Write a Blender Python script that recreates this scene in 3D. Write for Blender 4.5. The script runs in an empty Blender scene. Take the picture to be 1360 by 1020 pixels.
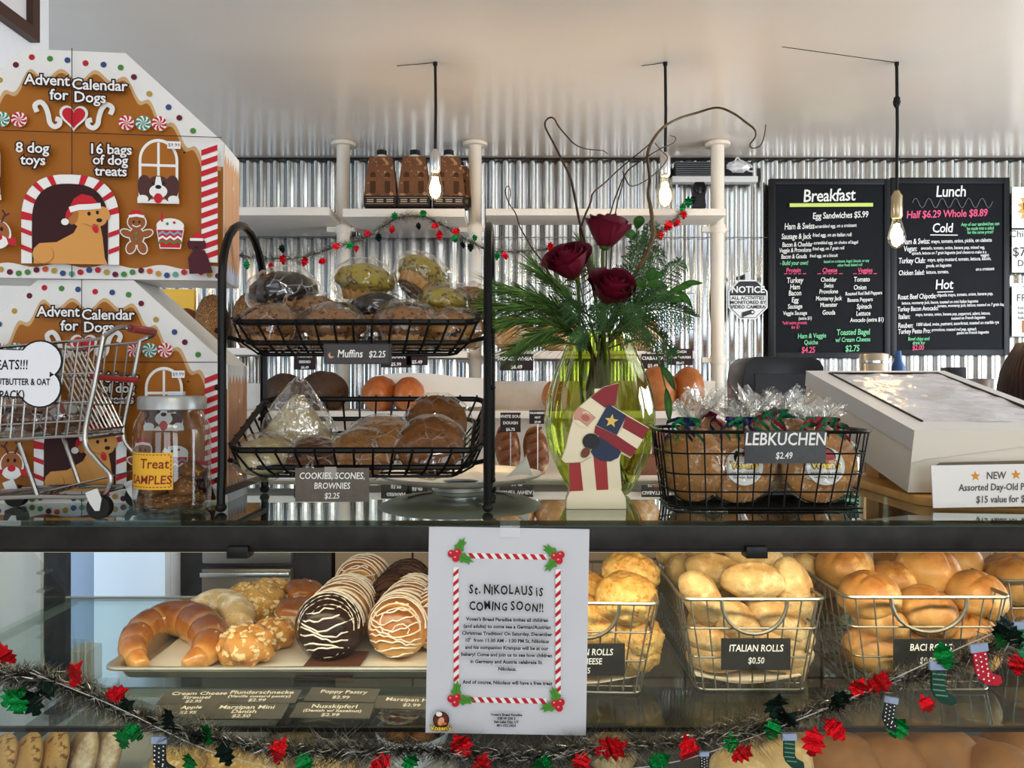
import bpy, bmesh, math, random
from mathutils import Vector, Matrix, noise, geometry
PI = math.pi
random.seed(7)
SC = bpy.context.scene
COL = SC.collection
CZ = 1.48                      # eye height
F = 1050.0                     # focal length in pixels of the 1360-wide frame
def P(px, py, D):              # a photo pixel at depth D (metres in front of the viewer)
    return Vector(((px - 680) * D / F, D, CZ + (510 - py) * D / F))
DECK = CZ - 0.180; SHELF = CZ - 0.469; LOWER = CZ - 0.69; CEIL = CZ + 1.14; WALLY = 4.0

# ---------------------------------------------------------------- camera, world, lights, exposure
cam = bpy.data.objects.new('camera', bpy.data.cameras.new('camera'))
COL.objects.link(cam); SC.camera = cam
cam.data.sensor_width = 36; cam.data.lens = 36 * F / 1360
cam.location = (0, 0, CZ); cam.rotation_euler = (PI / 2, 0, 0); cam.data.clip_start = 0.05
w = bpy.data.worlds.new('World'); SC.world = w; w.use_nodes = True
nt = w.node_tree; bg = nt.nodes['Background']
sky = nt.nodes.new('ShaderNodeTexSky'); sky.sky_type = 'HOSEK_WILKIE'; sky.turbidity = 4; sky.sun_direction = (0.3, -0.3, 0.9)
nt.links.new(sky.outputs[0], bg.inputs[0]); bg.inputs[1].default_value = 0.9
SC.view_settings.view_transform = 'Standard'; SC.view_settings.look = 'None'
SC.view_settings.gamma = 1; SC.view_settings.use_curve_mapping = False
SC.view_settings.exposure = 0.14
def area(name, loc, rot, sx, sy, e, col):
    l = bpy.data.lights.new(name, 'AREA'); l.shape = 'RECTANGLE'; l.size = sx; l.size_y = sy; l.energy = e; l.color = col
    o = bpy.data.objects.new(name, l); COL.objects.link(o); o.location = loc; o.rotation_euler = rot
    return o
R17 = PI/2 + math.radians(14)
# daylight through the three shop windows behind the viewer
area('daylight_a', (-2.0, -3.42, 1.55), (R17, 0, 0), 1.5, 1.9, 26, (0.84, 0.92, 1.0))
area('daylight_b', (0.2, -3.42, 1.55), (R17, 0, 0), 1.5, 1.9, 34, (0.90, 0.95, 1.0))
area('daylight_c', (2.4, -3.42, 1.55), (R17, 0, 0), 1.5, 1.9, 48, (0.86, 0.93, 1.0))
# unseen side window added on the right to streak the steel wall
area('added_daylight_right', (3.34, 1.9, 1.55), (PI/2, 0, PI/2), 2.4, 1.7, 98, (0.84, 0.92, 1.0))
# unseen left window, beyond the partition, added to light the pale panels
area('added_daylight_left', (-3.36, 1.5, 1.5), (PI/2, 0, -PI/2), 1.3, 1.5, 55, (0.60, 0.78, 1.0))
# ceiling panels over the shop floor and over the service aisle
area('panel_light_shop', (0.4, -0.9, CEIL-0.03), (0, 0, 0), 1.2, 0.6, 16, (1.0, 0.93, 0.82))
# warm strip lamp under the front rail of the display case
area('case_lamp', (0.25, 1.10, CZ-0.236), (math.radians(38), 0, 0), 2.4, 0.02, 5.4, (1.0, 0.84, 0.60))
SC.cycles.max_bounces = 10; SC.cycles.transparent_max_bounces = 24; SC.cycles.caustics_reflective = False; SC.cycles.caustics_refractive = False
SC.cycles.sample_clamp_indirect = 6

# ---------------------------------------------------------------- materials
def lin(c):
    return tuple(((x/255)/12.92 if x/255 <= 0.04045 else ((x/255+0.055)/1.055)**2.4) for x in c) + (1.0,)
MATS = {}
class NT:
    def __init__(s, name):
        s.m = bpy.data.materials.new(name); s.m.use_nodes = True; s.t = s.m.node_tree; s.n = s.t.nodes
        s.b = s.n['Principled BSDF']; s.o = s.n['Material Output']
    def a(s, ty, **k):
        x = s.n.new(ty)
        for q, v in k.items(): setattr(x, q, v)
        return x
    def l(s, a, b): s.t.links.new(a, b)
    def noise(s, scale, detail=3, rough=.55, coord='Object', vec=None):
        n = s.a('ShaderNodeTexNoise'); n.inputs['Scale'].default_value = scale; n.inputs['Detail'].default_value = detail; n.inputs['Roughness'].default_value = rough
        s.l(vec if vec else s.a('ShaderNodeTexCoord').outputs[coord], n.inputs['Vector']); return n
    def ramp(s, fac, stops, interp='LINEAR'):
        r = s.a('ShaderNodeValToRGB'); r.color_ramp.interpolation = interp
        e = r.color_ramp.elements
        while len(e) < len(stops): e.new(0.5)
        for i, (p, c) in enumerate(stops): e[i].position = p; e[i].color = c if len(c) == 4 else lin(c)
        s.l(fac, r.inputs[0]); return r
    def mix(s, fac, a, b, mode='MIX'):
        x = s.a('ShaderNodeMix', data_type='RGBA', blend_type=mode)
        for v, i in ((fac, 0), (a, 6), (b, 7)):
            if hasattr(v, 'links'): s.l(v, x.inputs[i])
            else: x.inputs[i].default_value = v
        return x.outputs[2]
    def math(s, op, a, b=0.0):
        x = s.a('ShaderNodeMath', operation=op)
        for i, v in enumerate((a, b)):
            if hasattr(v, 'links'): s.l(v, x.inputs[i])
            else: x.inputs[i].default_value = v
        return x.outputs[0]
    def bump(s, h, strength=.3, dist=.01, target=None):
        b = s.a('ShaderNodeBump'); b.inputs['Strength'].default_value = strength; b.inputs['Distance'].default_value = dist
        s.l(h, b.inputs['Height'])
        s.l(b.outputs[0], (target or s.b).inputs['Normal']); return b
def mat(name, c, rough=.5, metal=0., var=0., vs=20., bump=0., bs=60., bd=.004, spec=.22, emit=0., ecol=None, coat=0.):
    if name in MATS: return MATS[name]
    N = NT(name); b = N.b
    b.inputs['Base Color'].default_value = lin(c); b.inputs['Roughness'].default_value = rough; b.inputs['Metallic'].default_value = metal
    b.inputs['Specular IOR Level'].default_value = spec; b.inputs['Coat Weight'].default_value = coat
    if emit: b.inputs['Emission Color'].default_value = lin(ecol or c); b.inputs['Emission Strength'].default_value = emit
    if var:
        n = N.noise(vs, 4); d = tuple(x*(1-var) for x in c); e = tuple(min(255, x*(1+var)) for x in c)
        r = N.ramp(n.outputs[0], [(.3, d), (.7, e)]); N.l(r.outputs[0], b.inputs['Base Color'])
    if bump: N.bump(N.noise(bs, 4).outputs[0], bump, bd)
    MATS[name] = N.m; return N.m
def bread(name, base, side, top, ns=40., bump=.4, rough=.5, dust=None, dusts=.5, spots=None, spotpos=.6, bd=.004):
    if name in MATS: return MATS[name]
    N = NT(name); tc = N.a('ShaderNodeTexCoord'); sp = N.a('ShaderNodeSeparateXYZ'); N.l(tc.outputs['Generated'], sp.inputs[0])
    n = N.noise(ns, 5, .6); n2 = N.noise(ns*.3, 3)
    z = N.math('ADD', sp.outputs[2], N.math('MULTIPLY', N.math('SUBTRACT', n2.outputs[0], .5), .55))
    r = N.ramp(z, [(.08, base), (.42, side), (.85, top)])
    c = N.mix(.40, r.outputs[0], N.ramp(n.outputs[0], [(.3, tuple(x*.55 for x in top)), (.7, side)]).outputs[0])
    if spots: c = N.mix(N.ramp(N.noise(ns*1.7, 2).outputs[0], [(spotpos, (0,0,0)), (spotpos+.06, (255,255,255))]).outputs[0], c, lin(spots))
    if dust: c = N.mix(N.ramp(N.noise(ns*.45, 6, .7).outputs[0], [(dusts, (0,0,0)), (dusts+.15, (255,255,255))]).outputs[0], c, lin(dust))
    N.l(c, N.b.inputs['Base Color']); N.b.inputs['Roughness'].default_value = rough; N.b.inputs['Specular IOR Level'].default_value = .35
    if bump: N.bump(n.outputs[0], bump, bd)
    MATS[name] = N.m; return N.m
def glass(name, tint=(255,255,255), rough=.0, base=.04, power=5., bump=0., bs=30., haze=0., hazec=(255,255,255), bd=.01, gcol=(255,255,255)):
    if name in MATS: return MATS[name]
    N = NT(name); N.n.remove(N.b)
    t = N.a('ShaderNodeBsdfTransparent'); t.inputs[0].default_value = lin(tint)
    g = N.a('ShaderNodeBsdfGlossy'); g.inputs['Roughness'].default_value = rough; g.inputs[0].default_value = lin(gcol)
    lw = N.a('ShaderNodeLayerWeight'); lw.inputs[0].default_value = .5
    f = N.math('ADD', N.math('MULTIPLY', N.math('POWER', lw.outputs['Facing'], power), 1-base), base)
    mx = N.a('ShaderNodeMixShader'); N.l(f, mx.inputs[0])
    src = t.outputs[0]
    if haze:
        d = N.a('ShaderNodeBsdfDiffuse'); d.inputs[0].default_value = lin(hazec); m2 = N.a('ShaderNodeMixShader'); m2.inputs[0].default_value = haze
        N.l(t.outputs[0], m2.inputs[1]); N.l(d.outputs[0], m2.inputs[2]); src = m2.outputs[0]
    N.l(src, mx.inputs[1]); N.l(g.outputs[0], mx.inputs[2]); N.l(mx.outputs[0], N.o.inputs[0])
    if bump:
        b = N.a('ShaderNodeBump'); b.inputs['Strength'].default_value = bump; b.inputs['Distance'].default_value = bd
        N.l(N.noise(bs, 5, .65).outputs[0], b.inputs['Height']); N.l(b.outputs[0], g.inputs['Normal']); N.l(b.outputs[0], lw.inputs['Normal'])
    MATS[name] = N.m; return N.m

def film(name, tint=(252,252,250), base=.03, power=3., line=.5, scale=40., width=.05, rough=.06, haze=.0, bump=.5):
    """clear crinkled wrapping film: faint sheen, crease highlights painted on as bright lines"""
    if name in MATS: return MATS[name]
    N = NT(name); N.n.remove(N.b); tc = N.a('ShaderNodeTexCoord'); n = N.noise(scale*.4, 3)
    vm = N.a('ShaderNodeVectorMath', operation='MULTIPLY_ADD'); vm.inputs[1].default_value = (.05,.05,.05); N.l(n.outputs['Color'], vm.inputs[0]); N.l(tc.outputs['Object'], vm.inputs[2])
    v = N.a('ShaderNodeTexVoronoi', feature='DISTANCE_TO_EDGE'); v.inputs['Scale'].default_value = scale; N.l(vm.outputs[0], v.inputs['Vector'])
    ln = N.ramp(v.outputs['Distance'], [(0, (1,1,1,1)), (width, (0,0,0,1))]).outputs[0]  # mask of the crease highlights, painted in as white lines
    ln = N.math('MULTIPLY', ln, N.ramp(N.noise(scale*.5, 2).outputs[0], [(.42, (0,0,0,1)), (.6, (1,1,1,1))]).outputs[0])
    t = N.a('ShaderNodeBsdfTransparent'); t.inputs[0].default_value = lin(tint)
    g = N.a('ShaderNodeBsdfGlossy'); g.inputs['Roughness'].default_value = rough; g.inputs[0].default_value = (1,1,1,1)
    d = N.a('ShaderNodeBsdfDiffuse'); d.inputs[0].default_value = (.9,.9,.92,1)
    lw = N.a('ShaderNodeLayerWeight'); lw.inputs[0].default_value = .5
    f = N.math('ADD', N.math('MULTIPLY', N.math('POWER', lw.outputs['Facing'], power), .75), base)
    m1 = N.a('ShaderNodeMixShader'); N.l(f, m1.inputs[0]); N.l(t.outputs[0], m1.inputs[1]); N.l(g.outputs[0], m1.inputs[2])
    m2 = N.a('ShaderNodeMixShader'); N.l(N.math('ADD', N.math('MULTIPLY', ln, line), haze), m2.inputs[0]); N.l(m1.outputs[0], m2.inputs[1])
    m3 = N.a('ShaderNodeMixShader'); m3.inputs[0].default_value = .55; N.l(d.outputs[0], m3.inputs[1]); N.l(g.outputs[0], m3.inputs[2]); N.l(m3.outputs[0], m2.inputs[2])
    b = N.a('ShaderNodeBump'); b.inputs['Strength'].default_value = bump; b.inputs['Distance'].default_value = .012; N.l(n.outputs[0], b.inputs['Height'])
    N.l(b.outputs[0], g.inputs['Normal']); N.l(b.outputs[0], lw.inputs['Normal']); N.l(m2.outputs[0], N.o.inputs[0])
    MATS[name] = N.m; return N.m

# ---------------------------------------------------------------- mesh builder
def frame_at(d):
    d = d.normalized(); u = Vector((0,0,1)) if abs(d.z) < .95 else Vector((1,0,0))
    a = d.cross(u).normalized(); return a, d.cross(a).normalized()
class MB:
    def __init__(s): s.v = []; s.f = []; s.mi = []; s.cur = 0; s.M = None
    def add(s, vs, fs, mi=None):
        o = len(s.v)
        s.v += [tuple(s.M @ Vector(p)) if s.M is not None else tuple(p) for p in vs]
        s.f += [tuple(i+o for i in f) for f in fs]; s.mi += [s.cur if mi is None else mi]*len(fs); return s
    def box(s, x0, x1, y0, y1, z0, z1):
        v = [(x,y,z) for z in (z0,z1) for y in (y0,y1) for x in (x0,x1)]
        return s.add(v, [(0,2,3,1),(4,5,7,6),(0,1,5,4),(2,6,7,3),(0,4,6,2),(1,3,7,5)])
    def cbox(s, c, d, R=None):
        v = [Vector((x*d[0]/2, y*d[1]/2, z*d[2]/2)) for z in (-1,1) for y in (-1,1) for x in (-1,1)]
        if R is not None: v = [R @ q for q in v]
        c = Vector(c); return s.add([q+c for q in v], [(0,2,3,1),(4,5,7,6),(0,1,5,4),(2,6,7,3),(0,4,6,2),(1,3,7,5)])
    def tube(s, pts, r, n=6, closed=False, flat=None):
        pts = [Vector(p) for p in pts]; m = len(pts)
        rs = r if hasattr(r, '__len__') else [r]*m
        vs = []; prev = None
        for i, p in enumerate(pts):
            if closed: d = pts[(i+1) % m] - pts[i-1]
            else: d = pts[min(i+1, m-1)] - pts[max(i-1, 0)]
            if d.length < 1e-9: d = Vector((0,0,1))
            if prev is None: a, b = frame_at(d)
            else:
                d.normalize(); a = prev - d*prev.dot(d)
                a = a.normalized() if a.length > 1e-6 else frame_at(d)[0]; b = d.cross(a).normalized()
            prev = a
            for k in range(n):
                t = 2*PI*k/n; vs.append(p + a*(math.cos(t)*rs[i]) + b*(math.sin(t)*rs[i]))
        fs = []
        for i in range(m if closed else m-1):
            j = (i+1) % m
            for k in range(n): fs.append((i*n+k, i*n+(k+1) % n, j*n+(k+1) % n, j*n+k))
        if not closed: fs += [tuple(range(n-1, -1, -1)), tuple(range((m-1)*n, m*n))]
        return s.add(vs, fs)
    def lathe(s, prof, n=24, c=(0,0,0), caps=True):
        vs = []; fs = []; c = Vector(c); m = len(prof)
        for r, z in prof:
            for k in range(n):
                t = 2*PI*k/n; vs.append(c + Vector((r*math.cos(t), r*math.sin(t), z)))
        for i in range(m-1):
            for k in range(n): fs.append((i*n+k, i*n+(k+1) % n, (i+1)*n+(k+1) % n, (i+1)*n+k))
        if caps: fs += [tuple(range(n-1, -1, -1)), tuple(range((m-1)*n, m*n))]
        return s.add(vs, fs)
    def prism(s, poly, z0, z1):
        n = len(poly); v = [(x,y,z0) for x,y in poly] + [(x,y,z1) for x,y in poly]
        tr = geometry.tessellate_polygon([[Vector((x,y,0)) for x,y in poly]])
        a = sum(poly[i][0]*poly[(i+1)%n][1]-poly[(i+1)%n][0]*poly[i][1] for i in range(n))
        fs = []
        for t in tr:
            p, q, r = [Vector((*poly[i], 0)) for i in t]
            up = (q-p).cross(r-p).z > 0
            fs.append(tuple(i+n for i in (t if up else t[::-1]))); fs.append(tuple(t[::-1] if up else t))
        for i in range(n):
            j = (i+1) % n; fs.append((i,j,j+n,i+n) if a > 0 else (j,i,i+n,j+n))
        return s.add(v, fs)
    def blob(s, c, r, fn=None, nu=22, nv=13, R=None):      # r = (rx,ry,rz); fn(dir)->scale
        c = Vector(c); vs = []; fs = []
        for i in range(nv+1):
            th = PI*i/nv
            for k in range(nu):
                ph = 2*PI*k/nu; d = Vector((math.sin(th)*math.cos(ph), math.sin(th)*math.sin(ph), math.cos(th)))
                q = Vector((d.x*r[0], d.y*r[1], d.z*r[2]))*(fn(d) if fn else 1.)
                if R is not None: q = R @ q
                vs.append(c+q)
                if i in (0, nv): break
        idx = [[0]] ; o = 1
        for i in range(1, nv): idx.append([o+k for k in range(nu)]); o += nu
        idx.append([o])
        for k in range(nu): fs.append((idx[0][0], idx[1][k], idx[1][(k+1) % nu]))
        for i in range(1, nv-1):
            for k in range(nu): fs.append((idx[i][k], idx[i+1][k], idx[i+1][(k+1) % nu], idx[i][(k+1) % nu]))
        for k in range(nu): fs.append((idx[nv-1][k], idx[nv][0], idx[nv-1][(k+1) % nu]))
        return s.add(vs, fs)
    def grid(s, fn, nu, nv):                                 # fn(u,v) -> point
        vs = [fn(i/nu, j/nv) for j in range(nv+1) for i in range(nu+1)]
        fs = [(j*(nu+1)+i, j*(nu+1)+i+1, (j+1)*(nu+1)+i+1, (j+1)*(nu+1)+i) for j in range(nv) for i in range(nu)]
        return s.add(vs, fs)
    def mesh(s, name, mats, smooth=40, bevel=0):
        me = bpy.data.meshes.new(name); me.from_pydata(s.v, [], s.f)
        for m in (mats if isinstance(mats, (list, tuple)) else [mats]): me.materials.append(m)
        me.polygons.foreach_set('material_index', s.mi)
        if bevel:
            bm = bmesh.new(); bm.from_mesh(me)
            bmesh.ops.bevel(bm, geom=[e for e in bm.edges if len(e.link_faces) == 2 and e.calc_face_angle() > .6], offset=bevel, segments=2, affect='EDGES', profile=.6)
            bm.to_mesh(me); bm.free()
        if smooth:
            me.polygons.foreach_set('use_smooth', [True]*len(me.polygons))
            me.set_sharp_from_angle(angle=math.radians(smooth))
        me.update(); return me
    def part(s, name, mats, parent, label=None, smooth=40, bevel=0, M=None, stuff=False):
        o = bpy.data.objects.new(name, s.mesh(name, mats, smooth, bevel)); COL.objects.link(o); o.parent = parent
        if M is not None: o.matrix_local = M
        if label: o['label'] = label
        if stuff: o['kind'] = 'stuff'
        return o
    def solo(s, name, mats, label, cat, loc=(0,0,0), rot=(0,0,0), group=None, smooth=40, bevel=0):
        o = bpy.data.objects.new(name, s.mesh(name, mats, smooth, bevel)); COL.objects.link(o); o.location = loc; o.rotation_euler = rot
        o['label'] = label; o['category'] = cat
        if group: o['group'] = group
        return o
    def struct(s, name, mats, smooth=40, bevel=0, parent=None):
        o = bpy.data.objects.new(name, s.mesh(name, mats, smooth, bevel)); COL.objects.link(o); o.parent = parent
        if not parent: o['kind'] = 'structure'
        return o
def thing(name, label, cat, loc=(0,0,0), rot=(0,0,0), group=None):
    o = bpy.data.objects.new(name, None); COL.objects.link(o); o.empty_display_size = .02
    o.location = loc; o.rotation_euler = rot; o['label'] = label; o['category'] = cat
    if group: o['group'] = group
    return o
def dup(o, loc, rot=(0,0,0), label=None, group=None, scale=None):
    c = o.copy(); COL.objects.link(c); c.location = loc; c.rotation_euler = rot
    if label: c['label'] = label
    if group: c['group'] = group
    if scale is not None: c.scale = scale if hasattr(scale, '__len__') else (scale,)*3
    for ch in list(o.children):
        d = ch.copy(); COL.objects.link(d); d.parent = c
        for g in list(ch.children):
            e = g.copy(); COL.objects.link(e); e.parent = d
    return c
def spline(pts, k=6):                                        # Catmull-Rom through pts
    pts = [Vector(p) for p in pts]; out = []
    for i in range(len(pts)-1):
        p0, p1, p2, p3 = pts[max(i-1,0)], pts[i], pts[i+1], pts[min(i+2, len(pts)-1)]
        for j in range(k):
            t = j/k; out.append(.5*((2*p1)+(p2-p0)*t+(2*p0-5*p1+4*p2-p3)*t*t+(3*p1-p0-3*p2+p3)*t*t*t))
    out.append(pts[-1]); return out
# ---------------------------------------------------------------- printed / painted flat artwork
_TC = {}
def text2d(s, size, align='CENTER', off=0., shear=0., sp=1.):
    key = (s, align, round(off/size, 4), shear, sp)
    if key not in _TC:
        cu = bpy.data.curves.new('t', 'FONT'); cu.body = s; cu.size = 1; cu.align_x = align; cu.offset = off/size; cu.shear = shear
        cu.space_character = sp; cu.resolution_u = 2
        ob = bpy.data.objects.new('t', cu); COL.objects.link(ob)
        me = bpy.data.meshes.new_from_object(ob)
        _TC[key] = ([(v.co.x, v.co.y) for v in me.vertices], [tuple(p.vertices) for p in me.polygons])
        bpy.data.objects.remove(ob); bpy.data.curves.remove(cu); bpy.data.meshes.remove(me)
    v, f = _TC[key]
    return [(x*size, y*size) for x, y in v], f
class Art:
    def __init__(s, dz=.00012, z0=.0002): s.mb = MB(); s.ms = []; s.z = z0; s.dz = dz
    def m(s, m):
        if m not in s.ms: s.ms.append(m)
        return s.ms.index(m)
    def raw(s, v, f, m): s.mb.add([(x,y,s.z) for x,y in v], f, s.m(m)); s.z += s.dz; return s
    def poly(s, pts, m):
        tr = geometry.tessellate_polygon([[Vector((x,y,0)) for x,y in pts]]); fs = []
        for t in tr:
            p, q, r = [Vector((*pts[i], 0)) for i in t]; fs.append(t if (q-p).cross(r-p).z > 0 else t[::-1])
        return s.raw(pts, fs, m)
    def ell(s, x, y, rx, ry, m, rot=0, n=20, a0=0, a1=2*PI):
        c, q = math.cos(rot), math.sin(rot); pts = []
        for k in range(n):
            t = a0+(a1-a0)*k/(n if a1-a0 > 6.2 else n-1); u, v = rx*math.cos(t), ry*math.sin(t); pts.append((x+u*c-v*q, y+u*q+v*c))
        return s.poly(pts, m)
    def rect(s, x0, y0, x1, y1, m): return s.raw([(x0,y0),(x1,y0),(x1,y1),(x0,y1)], [(0,1,2,3)], m)
    def stroke(s, pts, w, m):
        pts = [Vector(p) for p in pts]; v = []; f = []
        for i, p in enumerate(pts):
            d = (pts[min(i+1,len(pts)-1)]-pts[max(i-1,0)]); d = d.normalized() if d.length > 0 else Vector((1,0)); n = Vector((-d.y, d.x))*w/2
            v += [tuple(p-n), tuple(p+n)]
        for i in range(len(pts)-1): f.append((2*i, 2*i+2, 2*i+3, 2*i+1))
        return s.raw(v, f, m)
    def text(s, t, x, y, size, m, align='CENTER', off=0., shear=0., out=None, rot=0, sp=1., sx=1., fit=None):
        if out: s.text(t, x, y, size, out[0], align, out[1], shear, None, rot, sp, sx)
        v, f = text2d(t, size, align, off, shear, sp)
        if fit and v: sx = min(1.15, fit/max(1e-6, max(a for a,b in v)-min(a for a,b in v)))
        c, q = math.cos(rot), math.sin(rot)
        return s.raw([(x+a*sx*c-b*q, y+a*sx*q+b*c) for a,b in v], f, m)
    def star(s, x, y, r, m, rot=PI/2, n=5, inner=.42):
        return s.poly([(x+(r if k%2==0 else r*inner)*math.cos(rot+PI*k/n), y+(r if k%2==0 else r*inner)*math.sin(rot+PI*k/n)) for k in range(2*n)], m)
    def part(s, name, parent, M=None, label=None): return s.mb.part(name, s.ms, parent, label, smooth=0, M=M)
FRONT = Matrix.Rotation(PI/2, 4, 'X')                        # x right, y up, facing the shop floor
def front(y=0, x=0, z=0): return Matrix.Translation((x, y, z)) @ FRONT
def nz(p, s, seed=0): return noise.noise(Vector(p)*s + Vector((seed*7.3, seed*3.1, seed*1.7)))
# ================================================================ room shell
def ceil_mat():
    N = NT('gloss_ceiling_paint'); n = N.noise(1.2, 3); r = N.ramp(n.outputs[0], [(.3, (226,216,204)), (.7, (232,222,210))])
    N.l(r.outputs[0], N.b.inputs['Base Color']); N.b.inputs['Roughness'].default_value = .2; N.b.inputs['Specular IOR Level'].default_value = .6
    N.bump(N.noise(5, 2).outputs[0], .06, .02); return N.m
def galv_mat():
    N = NT('galvanised_steel'); tc = N.a('ShaderNodeTexCoord'); v = N.a('ShaderNodeTexVoronoi'); v.inputs['Scale'].default_value = 95
    N.l(tc.outputs['Object'], v.inputs['Vector']); sep = N.a('ShaderNodeSeparateColor'); N.l(v.outputs['Color'], sep.inputs[0])
    n = N.noise(2.2, 4); c = N.ramp(n.outputs[0], [(.3, (186,184,176)), (.7, (214,214,212))]).outputs[0]
    c = N.mix(.10, c, v.outputs['Color'], 'MULTIPLY')
    N.l(c, N.b.inputs['Base Color']); N.b.inputs['Metallic'].default_value = .95; N.b.inputs['Roughness'].default_value = .2
    return N.m
galv = galv_mat()
wall_white = mat('white_wall_paint', (238,241,246), .55, var=.02, vs=3)
def corr_fn(u, v): pass
mb = MB(); pitch = .0685; x0, x1 = -3.3, 3.4; n = int((x1-x0)/pitch*10); vs = []; fs = []
for i in range(n+1):
    x = x0+(x1-x0)*i/n; y = WALLY+.010*math.cos(2*PI*x/pitch)
    vs += [(x, y, 0), (x, y, CEIL)]
for i in range(n): fs.append((2*i, 2*i+2, 2*i+3, 2*i+1))
vb = len(vs); vs += [(x0, WALLY+.06, 0), (x1, WALLY+.06, 0), (x1, WALLY+.06, CEIL), (x0, WALLY+.06, CEIL)]; fs.append((vb+1, vb, vb+3, vb+2))
mb.add(vs, fs).struct('wall_back', galv, smooth=60)
gap_shade = mat('seam_shade', (38,34,30), .8)  # dark strip standing for the shaded gap between wall and ceiling
mb = MB(); pts = [(x0+(x1-x0)*i/80, WALLY-.016, CEIL-.004+.006*nz((i*.37,0,0),1)) for i in range(81)]
mb.tube(pts, .006, 5).struct('seam_shade_strip', gap_shade)
MB().box(x0, x1, WALLY-.0125, WALLY-.0105, CEIL-.402, CEIL-.398).struct('wall_line', mat('grey_line', (120,118,112), .5, .7))  # thin grey line across the back wall
ceil_m = ceil_mat()
MB().box(-3.5, 3.6, -3.6, 4.2, CEIL, CEIL+.08).struct('ceiling', ceil_m)
MB().box(-3.5, 3.6, -3.6, 4.2, -.05, 0).struct('floor', mat('grey_concrete', (176,166,154), .45, var=.12, vs=3))
mb = MB(); mb.box(3.4, 3.5, -3.6, .7, 0, CEIL); mb.box(3.4, 3.5, 3.1, 4.2, 0, CEIL); mb.box(3.4, 3.5, .7, 3.1, 0, .7); mb.box(3.4, 3.5, .7, 3.1, 2.4, CEIL)
mb.struct('wall_right', mat('right_wall_paint', (128,110,90), .6))
# far left wall with the added side window
mb = MB(); mb.box(-3.5, -3.4, -3.6, .8, 0, CEIL); mb.box(-3.5, -3.4, 2.2, 4.2, 0, CEIL); mb.box(-3.5, -3.4, .8, 2.2, 0, .7); mb.box(-3.5, -3.4, .8, 2.2, 2.3, CEIL)
mb.struct('wall_left', mat('left_wall_paint', (150,134,114), .6))
# partition beside the counter
MB().box(-1.30, -1.172, .2, 2.0, 0, CEIL).struct('wall_partition', wall_white)
# front wall behind the viewer with three windows
mb = MB(); ys = (-3.6, -3.5)
for a, b in ((-3.4,-2.8), (-1.2,-.6), (1.0,1.6), (3.2,3.4)): mb.box(a, b, ys[0], ys[1], 0, CEIL)
for a, b in ((-2.8,-1.2), (-.6,1.0), (1.6,3.2)): mb.box(a, b, ys[0], ys[1], 0, .55); mb.box(a, b, ys[0], ys[1], 2.55, CEIL)
mb.struct('wall_front', mat('warm_wall_paint', (112,92,74), .6))
pane = glass('window_glass', (250,253,255))
wf = mat('dark_window_frame', (60,58,56), .4)
for i, (a, b) in enumerate(((-2.8,-1.2), (-.6,1.0), (1.6,3.2))):
    mb = MB()
    for q in (a, (a+b)/2, b): mb.box(q-.025, q+.025, -3.57, -3.51, .55, 2.55)
    for q in (.55, 2.55): mb.box(a, b, -3.57, -3.51, q-.025, q+.025)
    wo = mb.struct('window_%d' % (i+1), wf); MB().box(a, b, -3.545, -3.54, .55, 2.55).struct('pane', pane, parent=wo)
mb = MB()
for q in (.8, 1.5, 2.2): mb.box(-3.48, -3.42, q-.025, q+.025, .7, 2.3)
for q in (.7, 2.3): mb.box(-3.48, -3.42, .8, 2.2, q-.025, q+.025)
wo = mb.struct('window_4', wf); MB().box(-3.455, -3.45, .8, 2.2, .7, 2.3).struct('pane', pane, parent=wo)  # frame of the unseen window added on the left

mb = MB()
for q in (.7, 1.5, 2.3, 3.1): mb.box(3.42, 3.48, q-.025, q+.025, .7, 2.4)
for q in (.7, 2.4): mb.box(3.42, 3.48, .7, 3.1, q-.025, q+.025)
wo = mb.struct('window_5', wf); MB().box(3.45, 3.455, .7, 3.1, .7, 2.4).struct('pane', pane, parent=wo)  # frame of the unseen window added on the right

# ---------------------------------------------------------------- wall things
cream = mat('cream_enamel', (232,222,206), .38); shelfm = mat('off_white_laminate', (230,222,210), .5, var=.02, vs=6)
black = mat('black_plastic', (22,22,24), .4); steel = mat('brushed_steel', (178,178,176), .3, .9)
PD = 3.72
for i, (px, lab) in enumerate(((456, 'cream floor-to-ceiling pole at the end of the empty upper shelf'), (631, 'cream pole beside the coffee carriers, with round ceiling flange'), (953, 'cream pole next to the octagonal notice sign'))):
    b = P(px, 510, PD); t = thing('shelf_pole', lab, 'pole', (b.x, PD, 0), group='cream shelf poles')
    MB().tube([(0,0,0), (0,0,CEIL-.01)], .031, 14).part('tube', cream, t)
    MB().lathe([(.058,CEIL-.022), (.058,CEIL-.008), (.05,CEIL-.001)], 20).part('flange', cream, t)
    MB().lathe([(.06,0.001), (.06,.012), (.035,.016)], 20).part('foot', cream, t)
    for z in (P(0, 305, PD).z, P(0, 478, PD).z):
        mb = MB(); mb.lathe([(.037, z-.02), (.037, z+.02)], 14); mb.box(-.075, -.03, -.014, .014, z-.012, z+.012); mb.box(.03, .05, -.01, .01, z-.008, z+.008)
        mb.part('clamp', cream, t)
def board(name, pxa, pxb, py, D, thick, depth, lab, grp, cat='shelf'):
    a = P(pxa, py, D); b = P(pxb, py, D)
    mb = MB(); mb.box(0, b.x-a.x, 0, depth, -thick, 0)
    return mb.solo(name, shelfm, lab, cat, (a.x, D, a.z), group=grp, bevel=.002)
SD = 3.47
board('wall_shelf', 250, 437, 275, SD, .036, .50, 'empty off-white upper shelf on the left bay', 'upper wall shelves')
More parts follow.
